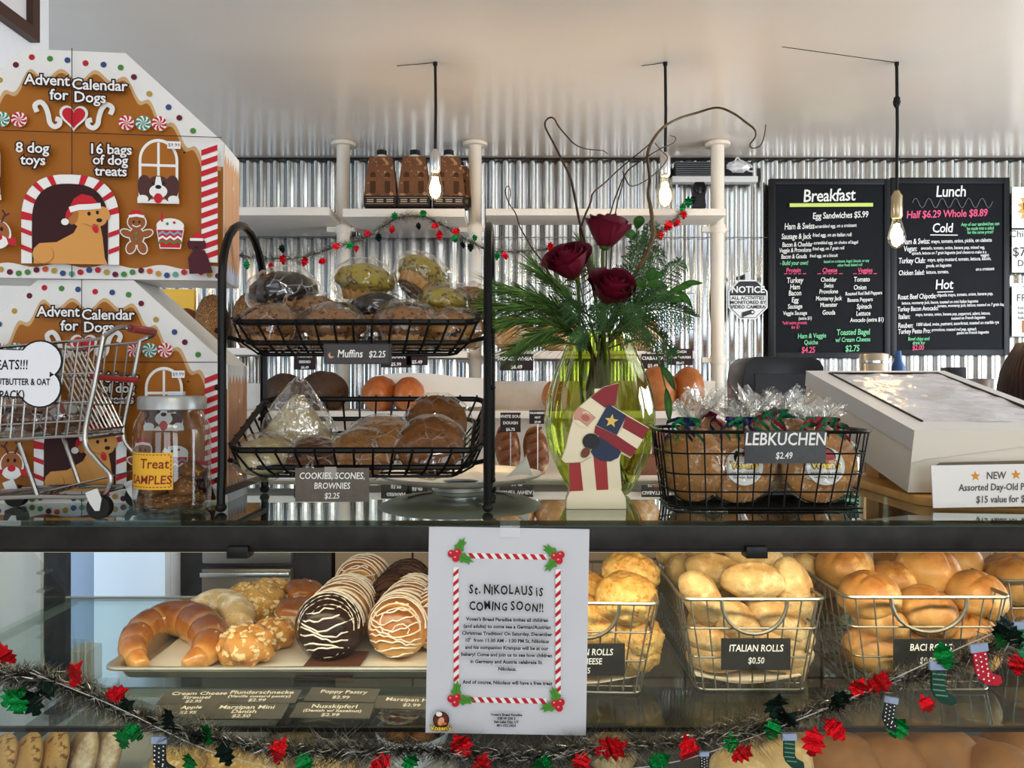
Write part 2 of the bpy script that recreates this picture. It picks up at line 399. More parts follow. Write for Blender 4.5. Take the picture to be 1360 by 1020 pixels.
board('wall_shelf', 455, 617, 277, SD, .036, .50, 'off-white upper shelf carrying the coffee carriers', 'upper wall shelves')
board('wall_shelf', 645, 964, 277, SD, .030, .21, 'narrow off-white upper shelf with a small black camera on its end', 'upper wall shelves')
# bread shelves (three levels)
board('bread_shelf', 180, 445, 462, 3.45, .03, .25, 'off-white bread shelf on the left, holding dark seeded loaves', 'bread shelves')
board('bread_shelf', 466, 620, 466, 3.45, .03, .25, 'off-white bread shelf behind the muffin basket with small price tags', 'bread shelves')
board('bread_shelf', 645, 922, 466, 3.45, .034, .40, 'off-white bread shelf behind the bouquet', 'bread shelves')
board('bread_shelf', 290, 960, 546, 3.25, .03, .32, 'off-white middle bread shelf with round and long loaves', 'bread shelves')
board('bread_shelf', 290, 960, 634, 2.95, .03, .45, 'off-white lowest bread shelf just behind the display case', 'bread shelves')
# backing boards of the middle and lowest levels
backm = mat('whitewashed_board', (214,206,196), .6, var=.05, vs=9)
for (a, b, y0, y1, D, lab) in ((300, 455, 509, 548, 3.50, 'pale backing board behind the dark round loaves'), (655, 950, 506, 545, 3.50, 'pale backing board behind the vase'), (300, 950, 548, 632, 3.36, 'pale backing board of the lowest bread shelf')):
    p = P(a, y1, D); q = P(b, y0, D); MB().box(0, q.x-p.x, 0, .015, 0, q.z-p.z).solo('backing_board', backm, lab, 'board', p, group='shelf backing boards', bevel=.002)
# supports of the shelves: brackets
p = P(575, 543, 3.30); q = P(617, 505, 3.30)
mb = MB(); mb.grid(lambda u, v: (u*.50, -.0+.16*v, .02+.13*v+.012*math.sin(u*5)*v), 12, 4); mb.grid(lambda u, v: (u*.50, -.004+.16*v, .018+.13*v+.012*math.sin(u*5)*v), 12, 4)
o = mb.solo('parchment_sheet', mat('white_paper', (236,234,230), .7), 'white parchment sheet curled up behind the pair of golden loaves', 'paper', (P(490, 546, 3.29).x, 3.29, P(0, 546, 3.29).z))
# AC vent
g = mat('vent_white', (214,214,212), .5); dk = mat('vent_dark', (40,42,44), .6)
p = P(898, 234, 3.93); vt = thing('wall_vent', 'long dark louvred wall vent near the ceiling above the upper shelf', 'vent', p)
wv = P(1001, 0, 3.93).x-p.x; hv = .075
MB().box(0, wv, .02, .05, 0, hv).part('grille_backing', dk, vt)
mb = MB()
for k in range(7): mb.box(.0, wv*.62, 0, .02, .004+k*hv/7, .008+k*hv/7)
mb.part('louvre', mat('louvre_grey', (104,106,108), .5), vt)
mb = MB(); mb.box(-.02, wv+.02, -.005, .05, -.030, 0); mb.part('lower_trim', g, vt, bevel=.003)
mb = MB(); mb.blob((wv*.80, -.01, .045), (.06,.02,.03), lambda d: 1+.35*nz(d, 3, 2)); mb.part('crumpled_bag', glass('vent_film', base=.2, haze=.35, bump=.8), vt)
MB().tube(spline([(wv*.72,-.01,.03), (wv*.75,-.02,.075), (wv*.8,-.01,.085), (wv*.9,-.01,.03), (wv*1.0,-.01,.02)], 5), .004, 5).part('cable', g, vt)
# small camera on the shelf end
p = P(928, 277, 3.52); t = thing('security_camera', 'small round black camera standing at the right end of the upper shelf', 'camera', p)
mb = MB(); mb.prism([(-.03,0),(.03,0),(.026,.05),(.032,.09),(.02,.115),(-.02,.115),(-.032,.09),(-.026,.05)], -.02, .02); mb.part('body', black, t, M=FRONT, bevel=.004)
mb = MB(); mb.lathe([(.024,0),(.024,.01),(.014,.012)], 18); mb.part('lens', mat('lens_black', (8,8,10), .1), t, M=front(-.02, 0, .085))
# notice sign
p = P(993, 398, 3.9)
t = thing('notice_sign', 'white octagonal camera notice sign hanging left of the menu boards', 'sign', p)
s8 = [(.105*math.cos(PI/8+k*PI/4), .105*math.sin(PI/8+k*PI/4)) for k in range(8)]
signw = mat('sign_white', (230,232,234), .35); signk = mat('sign_black', (45,47,50), .4)
MB().prism(s8, 0, .004).part('panel', signw, t, M=front(0))
A = Art(.0004, .0045)
A.poly([(x*.93, y*.93) for x,y in s8], signk); A.poly([(x*.90, y*.90) for x,y in s8], signw)
A.poly([(-.088,.02),(.088,.02),(.088,.04),(.045,.088),(-.045,.088),(-.088,.04)], signk)
A.text('NOTICE', 0, .034, .045, signw, off=.0012)
for k, l in enumerate(('ALL ACTIVITIES', 'MONITORED BY', 'VIDEO CAMERA')): A.text(l, 0, .0-.022*k, .024, signk, off=.0005)
A.poly([(-.03,-.064),(.015,-.05),(.022,-.068),(-.02,-.084)], signk); A.ell(.02,-.062,.012,.012,signk); A.ell(.022,-.062,.006,.006,signw); A.rect(-.03,-.09,-.022,-.07,signk)
A.part('print', t, M=front(0))
MB().box(-.012,.012,.0,.003,.09,.135).part('hanging_strip', mat('tape_clear', (205,210,214), .3), t)
MB().box(-.01,.01,.003,.095,.11,.13).part('mount', signk, t)
# coffee carriers
kraft = bread('kraft_print', (96,58,32), (122,76,42), (104,64,36), 22, .1, .6, spots=(164,124,84), spotpos=.58)
band = mat('carrier_band', (40,30,26), .55); wcap = mat('white_cap', (228,226,220), .4)
def carrier():
    t = thing('coffee_carrier', 'leftmost brown coffee carrier on the upper shelf', 'carton', (0,0,0), group='brown coffee carriers')
    w, d, h = .066, .045, .215; mb = MB()
    prof = [(0, 1.), (.05, 1.), (.12, .9), (.2, .72), (.215, .70)]
    vs = []; fs = []
    for z, k in prof:
        for sx, sy in ((-1,-1), (1,-1), (1,1), (-1,1)): vs.append((sx*w*k, sy*d*(k*.8+.2), z))
    for i in range(4):
        for k in range(4): fs.append((i*4+k, i*4+(k+1)%4, i*4+4+(k+1)%4, i*4+4+k))
    fs += [(3,2,1,0), (16,17,18,19)]
    mb.add(vs, fs); mb.part('carton', kraft, t, smooth=20)
    mb = MB(); mb.box(-w-.001, w+.001, -d-.001, d+.001, .0, .046); mb.part('printed_band', band, t)
    A = Art(.0003, .0); lt = mat('carrier_print', (186,170,146), .6)
    for k in (-1,0,1): A.rect(k*.04-.014, .018, k*.04+.014, .022, lt); A.rect(k*.04-.014, .026, k*.04+.014, .030, lt)
    A.rect(-.058,.010,.058,.0115,lt); A.rect(-.058,.036,.058,.0375,lt)
    A.part('label_print', t, M=front(-d-.0015))
    slot = mat('carrier_slot', (70,44,22), .7)
    for sx in (-1,1):
        mb = MB(); mb.prism([(sx*.03+.012*math.cos(a), .10+(.035 if math.sin(a)>0 else -.035)+.012*math.sin(a)) for a in [2*PI*k/16 for k in range(16)]], 0, .003)
        mb.part('slot', slot, t, M=Matrix.Translation((0,-d-.0005,.0)) @ Matrix.Rotation(PI/2-.06, 4, 'X') )
    mb = MB(); mb.lathe([(.024,.214), (.022,.225), (.018,.228)], 14); mb.part('spout', wcap, t)
    mb = MB(); mb.lathe([(.021,.2275), (.021,.247), (.018,.249)], 14); mb.part('cap', black, t); return t
c0 = carrier(); c0.location = P(507, 277, 3.56); c0.scale = (1.08,1,1.05)
dup(c0, P(551, 277, 3.56), label='middle brown coffee carrier on the upper shelf', scale=(1.08,1,1.05))
dup(c0, P(596, 277, 3.56), (0,0,.1), label='brown coffee carrier on the upper shelf, behind the left hanging bulb', scale=(1.08,1,1.05))
dup(c0, P(611, 277, 3.72), (0,0,-.1), label='brown coffee carrier half hidden at the back, nearest the pole', scale=(.85,1,.88))
# pendants
brass = mat('socket_brass', (176,160,128), .3, .8); cordm = mat('black_cord', (20,18,18), .6)
bulbg = glass('bulb_glass', (255,244,222), base=.08)
NTb = NT('bulb_filament'); NTb.b.inputs['Emission Color'].default_value = (1, .72, .36, 1); NTb.b.inputs['Emission Strength'].default_value = 60; fil = NTb.m
def pendant(px, D, ysock, ybulb, ytip, sock, lab, knot=None, wire=-.14, wy=.03):
    top = P(px, 82, D); t = thing('pendant_lamp', lab, 'lamp', (top.x, D, CEIL), group='bare bulb pendant lamps')
    z = lambda py: P(px, py, D).z-CEIL
    mb = MB(); mb.tube([(0,0,-.001),(0,0,-.012)], .008, 8); mb.part('ceiling_hook', cordm, t)
    MB().tube([(wire,wy,-.0015),(wire*.5,wy*.5,-.002),(0,0,-.002)], .0011, 5).part('ceiling_wire', cordm, t)
    pts = [(0,0,-.004)]
    if knot: pts += [(0,0,z(knot)+.02)]
    MB().tube([(0,0,-.004), (.002,0,z(ysock)*.5), (0,0,z(ysock))], .0055, 6).part('cord', cordm, t)
    if knot: MB().blob((0,0,z(knot)), (.012,.012,.022), lambda d: 1+.3*nz(d,4)).part('knot', cordm, t)
    r = .019; a, b, c = z(ysock), z(ybulb), z(ytip)
    MB().lathe([(.008,a+.012),(.014,a),(r,a-.006),(r,b+.006),(r*.8,b)], 16).part('socket', sock, t)
    h = b-c; rr = .031*(h/.11)**.5
    prof = [(.014, b), (.017, b-h*.12), (rr*.8, b-h*.38), (rr, b-h*.62), (rr*.9, b-h*.8), (rr*.55, b-h*.95), (.004, c)]
    MB().lathe(prof, 20, caps=False).part('bulb', bulbg, t)
    mb = MB()
    for k in range(6):
        q = 2*PI*k/6; mb.tube([(.008*math.cos(q), .008*math.sin(q), b-h*.2), (rr*.5*math.cos(q), rr*.5*math.sin(q), b-h*.75)], .0022, 5)
    mb.part('filament', fil, t)
    l = bpy.data.lights.new('bulb_light', 'POINT'); l.energy = 3.2; l.color = (1, .74, .42); l.shadow_soft_size = .03
    o = bpy.data.objects.new('bulb_light', l); COL.objects.link(o); o.parent = t; o.location = (0, 0, b-h*.5)
pendant(578, 2.8, 203, 228, 266, mat('socket_aluminium', (200,200,198), .3, .8), 'hanging bare bulb in front of the coffee carriers')
pendant(883.5, 2.8, 207, 234, 276, mat('socket_aluminium', (200,200,198), .3, .8), 'hanging bare bulb above the bouquet, by the wall vent', wire=-.08)
pendant(1191, 2.8, 258, 290, 330, brass, 'hanging bare bulb in brass socket before the menu boards', knot=135, wire=-.45, wy=-.13)
# ================================================================ menu boards
slate = mat('blackboard_slate', (20,22,26), .55, var=.12, vs=7, spec=.1); framek = mat('board_frame', (24,25,28), .35)
cw = mat('chalk_white', (236,236,232), .7); cp = mat('chalk_pink', (236,92,132), .7); cg = mat('chalk_green', (128,214,158), .7); cl = mat('chalk_lime', (206,226,120), .7); cgr = mat('chalk_grey', (110,114,118), .7)
BD = 3.96
def menu_board(px0, px1, py0, py1, lab, lines, extra):
    a, b = P(px0, py1, BD), P(px1, py0, BD); W, H = b.x-a.x, b.z-a.z
    t = thing('menu_board', lab, 'blackboard', ((a.x+b.x)/2, BD, a.z), group='menu boards')
    MB().box(-W/2+.02, W/2-.02, -.006, .012, .02, H-.02).part('slate', slate, t)
    mb = MB(); f = .030
    mb.box(-W/2, -W/2+f, -.014, .015, 0, H); mb.box(W/2-f, W/2, -.014, .015, 0, H); mb.box(-W/2+f, W/2-f, -.014, .015, 0, f); mb.box(-W/2+f, W/2-f, -.014, .015, H-f, H)
    mb.part('frame', framek, t, bevel=.003)
    k = BD/F*.3038; cx0 = ((px0+px1)/2-1000)/.3038; cy0 = (py1-180)/.3038
    U = lambda cx, cy: ((cx-cx0)*k, (cy0-cy)*k)
    A = Art(.00025, .0)
    for s, cx, cy, cap, m, al in lines:
        x, y = U(cx, cy); sz = cap*k/.70
        A.text(s, x, y, sz, m, al, off=sz*.012, shear=.12, rot=.025+.01*math.sin(cx+cy), sp=.95, sx=.84 if cap >= 30 else .76 if al == C or cap < 17 else .68)
    extra(A, U, k)
    A.part('lettering', t, M=front(-.0065))
    return t
L, C = 'LEFT', 'CENTER'
b1 = [('Breakfast',330,288,54,cw,C), ('Egg Sandwiches $5.99',380,362,27,cw,C),
 ('Ham & Swiss',135,412,27,cw,L), ('scrambled egg, on a croissant',268,406,15,cw,L), ('Sausage & Jack',122,454,24,cw,L), ('fried egg, on an italian roll',258,444,16,cw,L),
 ('Bacon & Cheddar',125,488,20,cw,L), ('scrambled egg, on choice of bagel',262,477,14,cw,L), ('Veggie & Provolone',112,513,19,cw,L), ('fried egg, on 7 grain roll',258,503,14,cw,L),
 ('Bacon & Gouda',120,540,19,cw,L), ('fried egg, on a biscuit',245,534,14,cw,L), ('- Build your own!',115,568,19,cg,L), ('based on croissant, bagel, biscuit, or any',306,558,12,cg,L), ('other fresh baked roll',365,574,12,cg,L),
 ('Protein',174,600,21,cp,C), ('Cheese',332,600,21,cp,C), ('Veggies',486,600,21,cp,C)]
for s, y, q in (('Turkey',645,24),('Ham',673,22),('Bacon',700,22),('Egg',730,22),('Sausage',757,20),('Veggie Sausage',785,17),): b1.append((s,180,y,q,cw,C))
b1 += [('(extra $1)',224,806,14,cw,C), ('*add extra protein',178,826,14,cp,C), ('for $1',182,845,14,cp,C)]
for s, y, q in (('Cheddar',640,19),('Swiss',666,19),('Provolone',692,19),('Monterey Jack',722,19),('Muenster',750,19),('Gouda',784,20)): b1.append((s,326,y,q,cw,C))
for s, y, q, x in (('Tomato',640,21,470),('Onion',675,21,462),('Roasted Red Bell Peppers',698,15,478),('Banana Peppers',727,17,462),('Spinach',758,21,480),('Lettuce',788,20,476),('Avocado (extra $1)',815,18,492)): b1.append((s,x,y,q,cw,C))
b1 += [('Ham & Veggie',252,886,21,cg,C), ('Quiche',248,914,20,cg,C), ('$4.25',236,950,26,cp,C), ('Toasted Bagel',432,872,25,cg,C), ('w/ Cream Cheese',430,902,20,cg,C), ('$2.75',428,944,27,cg,C)]
def e1(A, U, k):
    A.poly([U(155,316), U(518,314), U(518,298), U(155,300)], cl)
    for a, b in ((130,232),(275,392),(430,540)):
        for q in range(5): x = a+(b-a)*q/5; A.stroke([U(x,607), U(x+(b-a)*.14,606)], 3*k, cp)
menu_board(1021, 1181, 238, 476, 'left menu blackboard headed Breakfast on the corrugated wall', b1, e1)
b2 = [('Lunch',862,268,48,cw,C), ('Half $6.29 Whole $8.89',845,358,32,cp,C), ('Cold',825,424,40,cw,C), ('Any of our sandwiches can',990,395,15,cg,C), ('be made into a salad',990,413,14,cg,C), ('for the same price!!',990,430,14,cg,C),
 ('Ham & Swiss:',648,477,24,cw,L), ('mayo, tomato, onion, pickle, on ciabatta',775,472,16,cw,L), ('Vegan:',655,508,24,cw,L), ('avocado, tomato, onion, banana pep, mixed veg,',730,500,14,cw,L), ('spinach, lettuce on 7 grain baguette (and cheese to make it a',690,522,13,cw,L), ('veggie)',990,530,13,cw,L),
 ('Turkey Club:',632,560,24,cw,L), ('mayo, spicy mustard, tomato, lettuce, bacon,',758,552,15,cw,L), ('gouda, on baguette',752,577,14,cw,L), ('Chicken Salad:',632,612,21,cw,L), ('lettuce, tomato,',752,606,15,cw,L), ('on a croissant',968,592,14,cw,L),
 ('Hot',830,672,42,cw,C), ('Roast Beef Chipotle:',628,718,22,cw,L), ('chipotle mayo, tomato, onion, banana pep,',797,706,14,cw,L), ('lettuce, monterey jack, bacon, toasted on mini Italian baguette',645,740,13,cw,L),
 ('Turkey Bacon Avocado:',626,770,20,cw,L), ('tomato, monterey jack, lettuce, toasted on 7 grain bag',800,752,13,cw,L), ('Italian:',630,803,22,cw,L), ('mayo, tomato, onion, banana pep, pepperoni, salami, lettuce,',705,790,13,cw,L), ('toasted on French baguette',860,806,13,cw,L),
 ('Reuben:',628,842,22,cw,L), ('1000 island, swiss, pastrami, sauerkraut, toasted on marble rye',706,834,14,cw,L), ('Turkey Pesto Pro:',628,868,21,cw,L), ('provolone, roasted red pep, spinach',775,856,13,cw,L), ('panini on French baguette',884,870,13,cw,L),
 ('Bowl chips and',718,896,15,cg,C), ('drink for',718,914,15,cg,C), ('$2.00',715,938,22,cp,C)]
def e2(A, U, k):
    A.stroke([U(690+350*q/40, 298-22*math.sin(q*.95)) for q in range(41)], 2.5*k, cgr)
    A.stroke([U(768,437), U(888,438)], 4*k, cw); A.stroke([U(798,686), U(868,684)], 4*k, cw)
menu_board(1181.5, 1339, 236.5, 472, 'right menu blackboard headed Lunch, behind the brass hanging bulb', b2, e2)
# paper menus at the right
paper = mat('white_paper', (236,234,230), .7); ink = mat('print_ink', (60,58,60), .7); gold = mat('print_gold', (226,178,92), .7)
for (y0, y1, lab, txt) in ((248, 305, 'white wall sheet with a golden starburst, right of the menu boards', 'star'), (303, 362, 'white wall sheet reading a chicken price, under the starburst sheet', 'Chicken'), (376, 447, 'lowest white wall sheet right of the menu boards, headed The Fresh', 'THE')):
    a, b = P(1344, y1, 3.95), P(1408, y0, 3.95); W, H = b.x-a.x, b.z-a.z
    t = thing('menu_sheet', lab, 'paper', (a.x, 3.95, a.z), group='paper menus beside the boards')
    MB().box(0, W, 0, .002, 0, H).part('sheet', paper, t)
    MB().box(.02, W-.02, .002, .045, H*.4, H*.6).part('mount', shelfm, t)
    A = Art(.0003, .0003)
    if txt == 'star': A.star(.11, H*.5, .085, gold, n=14, inner=.72); A.text('NEW', .11, H*.47, .05, ink)
    elif txt == 'Chicken': A.text('Chicken', .07, H-.045, .05, ink); A.ell(.10, H-.075, .022, .016, gold); A.text('$7.50', .075, H-.14, .065, ink); A.text('DEAL', .08, H-.19, .045, ink)
    else:
        A.text('THE', .10, H-.05, .05, ink); A.text('FRESH', .09, H-.09, .05, ink)
        for q in range(3): A.text('baked every day', .10, H-.13-.025*q, .022, ink)
        A.rect(.05, .02, .12, .08, mat('print_photo', (176,120,80), .6)); A.ell(.085, .05, .02, .016, gold)
    A.part('print', t, M=front(0))
# ================================================================ bread on the wall shelves
gold_loaf = bread('golden_loaf', (196,120,64), (206,118,56), (168,84,34), 26, .12, .38)
dark_loaf = bread('dark_loaf', (92,66,44), (84,58,38), (66,44,30), 45, .6, .6, dust=(150,130,105), dusts=.6)
seed_loaf = bread('seeded_loaf', (150,104,58), (128,84,44), (104,66,32), 120, 1., .7, spots=(186,140,84), spotpos=.55)
rye = bread('rye_batard', (160,110,70), (146,92,54), (120,72,42), 34, .3, .6, dust=(214,190,160), dusts=.5)
pale_loaf = bread('pale_loaf', (222,176,120), (214,158,98), (186,120,66), 28, .2, .5, dust=(232,214,186), dusts=.52)
roundl = bread('round_crust', (206,140,84), (196,124,66), (168,94,44), 18, .1, .42)
def loaf(name, m, lab, loc, r, rot=(0,0,0), grp=None, ridges=0, nsz=3, cat='bread', amp=.05, seed=0, sc=None):
    def fn(d):
        k = 1+amp*nz(d, nsz, seed)
        if ridges: k *= 1-.05*max(0, math.sin(d.y*ridges+d.x*2.0))**6
        if d.z < -.5: k *= 1
        return k
    mb = MB(); mb.blob((0,0,r[2]*.9), r, fn, 30, 20)
    v = []
    for p in mb.v: v.append((p[0], p[1], max(p[2], 0)))
    mb.v = v
    o = mb.solo(name, m, lab, cat, loc, rot, grp, smooth=80)
    return o
R_ = math.radians
# pair of golden loaves seen end-on
G = 'loaves on the bread shelves'
loaf('golden_loaf', gold_loaf, 'left one of the pair of long golden loaves above the cookie basket', P(505, 546, 3.33)+Vector((-.0,0,0)), (.073,.16,.078), grp=G, ridges=9)
loaf('golden_loaf', gold_loaf, 'right one of the pair of long golden loaves above the cookie basket', P(543, 546, 3.33), (.066,.15,.076), grp=G, ridges=8, seed=2)
loaf('dark_round_loaf', dark_loaf, 'dark round loaf behind the tall wrapped scone, on its left', P(378, 546, 3.38), (.095,.10,.085), grp=G, seed=3)
loaf('dark_round_loaf', dark_loaf, 'dark round loaf behind the tall wrapped scone, on its right', P(430, 546, 3.38), (.105,.10,.09), grp=G, seed=5)
loaf('round_loaf', roundl, 'round golden loaf just right of the green vase', P(872, 546, 3.36), (.085,.13,.10), grp=G, seed=6)
loaf('round_loaf', roundl, 'tall golden loaf right of the round loaf, by the cream pole', P(914, 546, 3.36), (.066,.12,.10), grp=G, seed=7)
loaf('round_loaf', roundl, 'golden loaf peeking out left of the green vase', P(738, 546, 3.36), (.06,.11,.07), grp=G, seed=8)
loaf('dark_round_loaf', dark_loaf, 'dark loaf hidden low behind the right rim of the cookie basket', P(560, 634, 3.1), (.07,.12,.07), grp=G, seed=18)
# slashed batards leaning on the lowest shelf
for i, (px, py, lab) in enumerate(((678, 632, 'slashed brown batard left of the vase, under the white sour dough tag'), (716, 636, 'slashed brown batard partly hidden by the left side of the vase'))):
    t = thing('slashed_batard', lab, 'bread', P(px, py, 3.06), (R_(64), R_(-6), 0), group=G)
    mb = MB(); mb.blob((0,0,.05), (.050,.105,.048), lambda d: 1+.03*nz(d,3,i), 26, 18); mb.part('crust', rye, t, smooth=80, M=Matrix.Translation((0,.105,-.02)))
    mb = MB()
    for k in range(4): 
        y = -.068+.042*k
        mb.tube(spline([(-.032,y+.0,.081),(0,y+.010,.0955),(.032,y+.024,.081)],4), [.004,.006,.008,.009,.0095,.009,.008,.006,.004], 6)
    mb.part('slash', mat('slash_brown', (112,58,26), .6), t, M=Matrix.Translation((0,.105,-.02)))
# loaves behind the bouquet on the top bread shelf
for (px, r, lab) in ((682, .10, 'floury loaf behind the bouquet, left end of its shelf'), (742, .11, 'floury loaf behind the bouquet, beside the vase neck'), (846, .10, 'floury loaf behind the fir sprigs on the shelf')):
    loaf('floury_loaf', pale_loaf, lab, P(px, 466, 3.58), (r, .11, .085), grp=G, seed=px)
# wooden rack boxes right of the vase
wood_dark = bread('crate_wood', (120,78,56), (140,92,66), (150,100,74), 12, .1, .6)
p = P(868, 634, 3.02); MB().box(-.09,.16,0,.18,0,.075).solo('bread_box', wood_dark, 'brown wooden box low on the shelf between vase and cookie basket', 'box', p, group='wooden boxes', bevel=.004)
p = P(886, 608.5, 3.03); MB().box(-.03,.14,0,.16,0,.09).solo('bread_box', wood_dark, 'smaller brown wooden box stacked on the low wooden box', 'box', p, group='wooden boxes', bevel=.004)
# seeded loaves and yellow sign at the left
loaf('seeded_loaf', seed_loaf, 'tall coarse seeded loaf beside the stand, behind the gingerbread box', P(282, 462, 3.54), (.07,.09,.125), grp=G, amp=.04, seed=11)
loaf('seeded_loaf', seed_loaf, 'coarse seeded loaf glimpsed above the gingerbread box roof', P(330, 462, 3.56), (.07,.08,.13), grp=G, amp=.04, seed=14)
loaf('golden_loaf', roundl, 'smooth brown loaf above the sloping roof of the lower gingerbread box', P(250, 462, 3.60), (.055,.10,.095), grp=G, seed=12)
p = P(185, 424, 3.72); MB().box(0, P(258,0,3.72).x-p.x, 0, .02, -.4, P(0,384,3.72).z-p.z).solo('yellow_panel', mat('yellow_paint', (246,192,74), .5), 'plain yellow panel showing above the roof of the lower gingerbread box', 'panel', (p.x, 3.72, p.z), bevel=.002)
# price tags of the shelves
tagk = mat('chocolate_card', (48,34,36), .5)
def tag(px, py, w, h, D, lines, lab, rot=0, stake=0):
    p = P(px, py, D); t = thing('price_tag', lab, 'price tag', p, (0,rot,0), group='shelf price tags')
    k = D/F; W, H = w*k, h*k
    MB().box(-W/2, W/2, 0, .003, -H/2, H/2).part('card', tagk, t)
    A = Art(.0005, .0005)
    for i, l in enumerate(lines): A.text(l, 0, H*.5-H*(i+.78)/len(lines), H/len(lines)*.62, cw, off=.0006)
    A.part('lettering', t, M=front(0))
    if stake: MB().tube([(0,.005,-H*.3),(0,.008,-stake)], .002, 6).part('stake', hand_, t)
    else: MB().box(-.006,.006,.003,.022,H*.3,H*.5).part('hanger', tagk, t)
hand_ = mat('handle_chrome', (210,210,206), .25, .9)
tag(405, 480, 29, 22, 3.43, ('PUMPKIN','SEEDED','$6.49'), 'small dark shelf tag left of the muffin sign')
tag(526, 478, 40, 20, 3.43, ('GERMAN','$5.99'), 'small dark shelf tag just right of the muffin sign')
tag(554, 475, 28, 20, 3.43, ('RYE','$5.49'), 'small dark shelf tag second right of the muffin sign')
tag(686, 481, 44, 22, 3.43, ('HONEY WHEAT','$6.49'), 'dark shelf tag low left of the bouquet')
tag(867, 480, 30, 20, 3.43, ('CIABATTA','$5.49'), 'dark shelf tag partly behind the fir sprigs')
tag(903, 474, 34, 22, 3.42, ('FRENCH','SOURDOUGH','$6.49'), 'sourdough shelf tag at the right end of its shelf')
tag(678, 561, 27, 26, 2.965, ('WHITE SOUR','DOUGH','$6.75'), 'white sour dough tag above the slashed batards', 0, P(0,561,2.94).z-P(0,634,2.95).z-.0005)
tag(714, 554, 22, 18, 2.965, ('CRANBERRY','NUT','$7.49'), 'shelf tag touching the left side of the vase', 0, P(0,554,2.94).z-P(0,634,2.95).z-.0005)
# ================================================================ machines behind the counter
back_tan = mat('tan_laminate', (170,142,112), .5, var=.04, vs=4); stain = mat('stainless', (172,166,158), .32, .85, var=.05, vs=4); hand = mat('handle_chrome', (210,210,206), .25, .9)
bc = thing('back_counter', 'tan base cabinets with chrome handles behind the display case', 'cabinet', (0, 2.34, 0))
xa = P(445,0,2.34).x; zt = CZ-.42
MB().box(xa, 1.9, 0, .62, .08, zt-.04).part('body', mat('cabinet_inner', (120,98,76), .6), bc)
MB().box(xa, 1.9, -.02, .63, zt-.04, zt).part('worktop', stain, bc, bevel=.004)
x = xa+.005; k = 0
while x < 1.85:
    ww = .23 if k == 0 else .40
    d = MB().box(x, min(x+ww-.006, 1.895), -.02, 0, zt-.44, zt-.05).part('door', back_tan, bc, bevel=.002)
    hx = x+ww-.07
    MB().tube([(hx-.035,-.02,zt-.115),(hx-.035,-.045,zt-.115),(hx+.035,-.045,zt-.115),(hx+.035,-.02,zt-.115)], .006, 8).part('handle', hand, d)
    d = MB().box(x, min(x+ww-.006, 1.895), -.02, 0, .12, zt-.446).part('door', back_tan, bc, bevel=.002)
    x += ww; k += 1
# refrigerator
fx0, fx1 = P(236,0,2.30).x, P(438,0,2.30).x
fr = thing('undercounter_fridge', 'dark framed stainless fridge seen through the case behind the pastries', 'fridge', (fx0, 2.30, 0))
fw = fx1-fx0; dkm = mat('fridge_dark', (52,50,50), .4, var=.2, vs=14)
MB().box(0, fw, .02, .6, .06, CZ-.40).part('body', dkm, fr, bevel=.004)
MB().box(.075, fw-.11, -.015, .02, .12, CZ-.535).part('door', mat('fridge_door', (134,120,106), .3, .6), fr, bevel=.004)
MB().box(.075, fw-.11, -.012, .02, CZ-.52, CZ-.44).part('drawer', stain, fr, bevel=.004)
MB().box(.075, fw-.11, -.03, -.015, CZ-.556, CZ-.542).part('handle', hand, fr, bevel=.003)
# pale cabinet at the left
wp = mat('pale_blue_white', (238,241,246), .5)
lc = thing('room_divider', 'tall pale divider panel left of the fridge, seen through the left of the display case', 'divider', (-.990-.82*.407, 2.30+.57*.407, 0), (0,0,-math.atan2(.57,.82)))
cwid = .405
MB().box(0, cwid, 0, .03, 0, CZ+.02).part('body', wp, lc, bevel=.004); MB().box(.004, cwid-.004, -.018, 0, .08, CZ-.0).part('door', wp, lc, bevel=.003)
MB().box(0, P(134,0,2.75).x-P(88,0,2.75).x, 0, .3, 0, CZ-.05).solo('wall_panel', mat('blue_grey', (176,190,212), .5), 'blue-grey panel standing left of the pale cabinet', 'panel', (P(88,0,2.75).x, 2.75, 0), bevel=.003)
bx = P(90, 0, 2.05); MB().box(0, .055, 0, .08, 0, .10).solo('kraft_box', mat('kraft_card', (196,170,130), .7), 'small kraft box behind the glass shelf at the left end of the case', 'box', (P(90,0,2.2).x, 2.2, CZ-.845), bevel=.003)
MB().box(-.06, .09, -.06, .08, 0, CZ-.846).solo('low_stool', wp, 'pale low pedestal under the small kraft box', 'stool', (P(98,0,2.2).x, 2.2, 0), bevel=.004)
# black rounded dispenser
d = thing('paper_dispenser', 'black rounded machine behind the bagged cookies', 'machine', (P(1028,0,2.42).x, 2.42, zt))
hh = P(0,475,2.42).z-zt; ww = .118
pr = [(-ww,0),(ww,0),(ww,hh-.03),(ww-.012,hh-.01),(ww-.04,hh),(-ww+.03,hh),(-ww+.006,hh-.02),(-ww-.004,hh-.07)]
MB().prism(pr, -.09, .09).part('housing', mat('machine_black', (34,34,38), .28), d, M=FRONT, bevel=.006)
MB().prism([(-ww+.03,hh-.30),(ww-.02,hh-.30),(ww-.02,hh-.05),(-ww+.03,hh-.05)], 0, .006).part('front_panel', mat('machine_grey', (46,46,50), .35), d, M=front(-.09), bevel=.002)
MB().tube([(ww-.05,-.1,hh-.13),(ww+.02,-.1,hh-.13)], .004, 6).part('lever', hand, d)
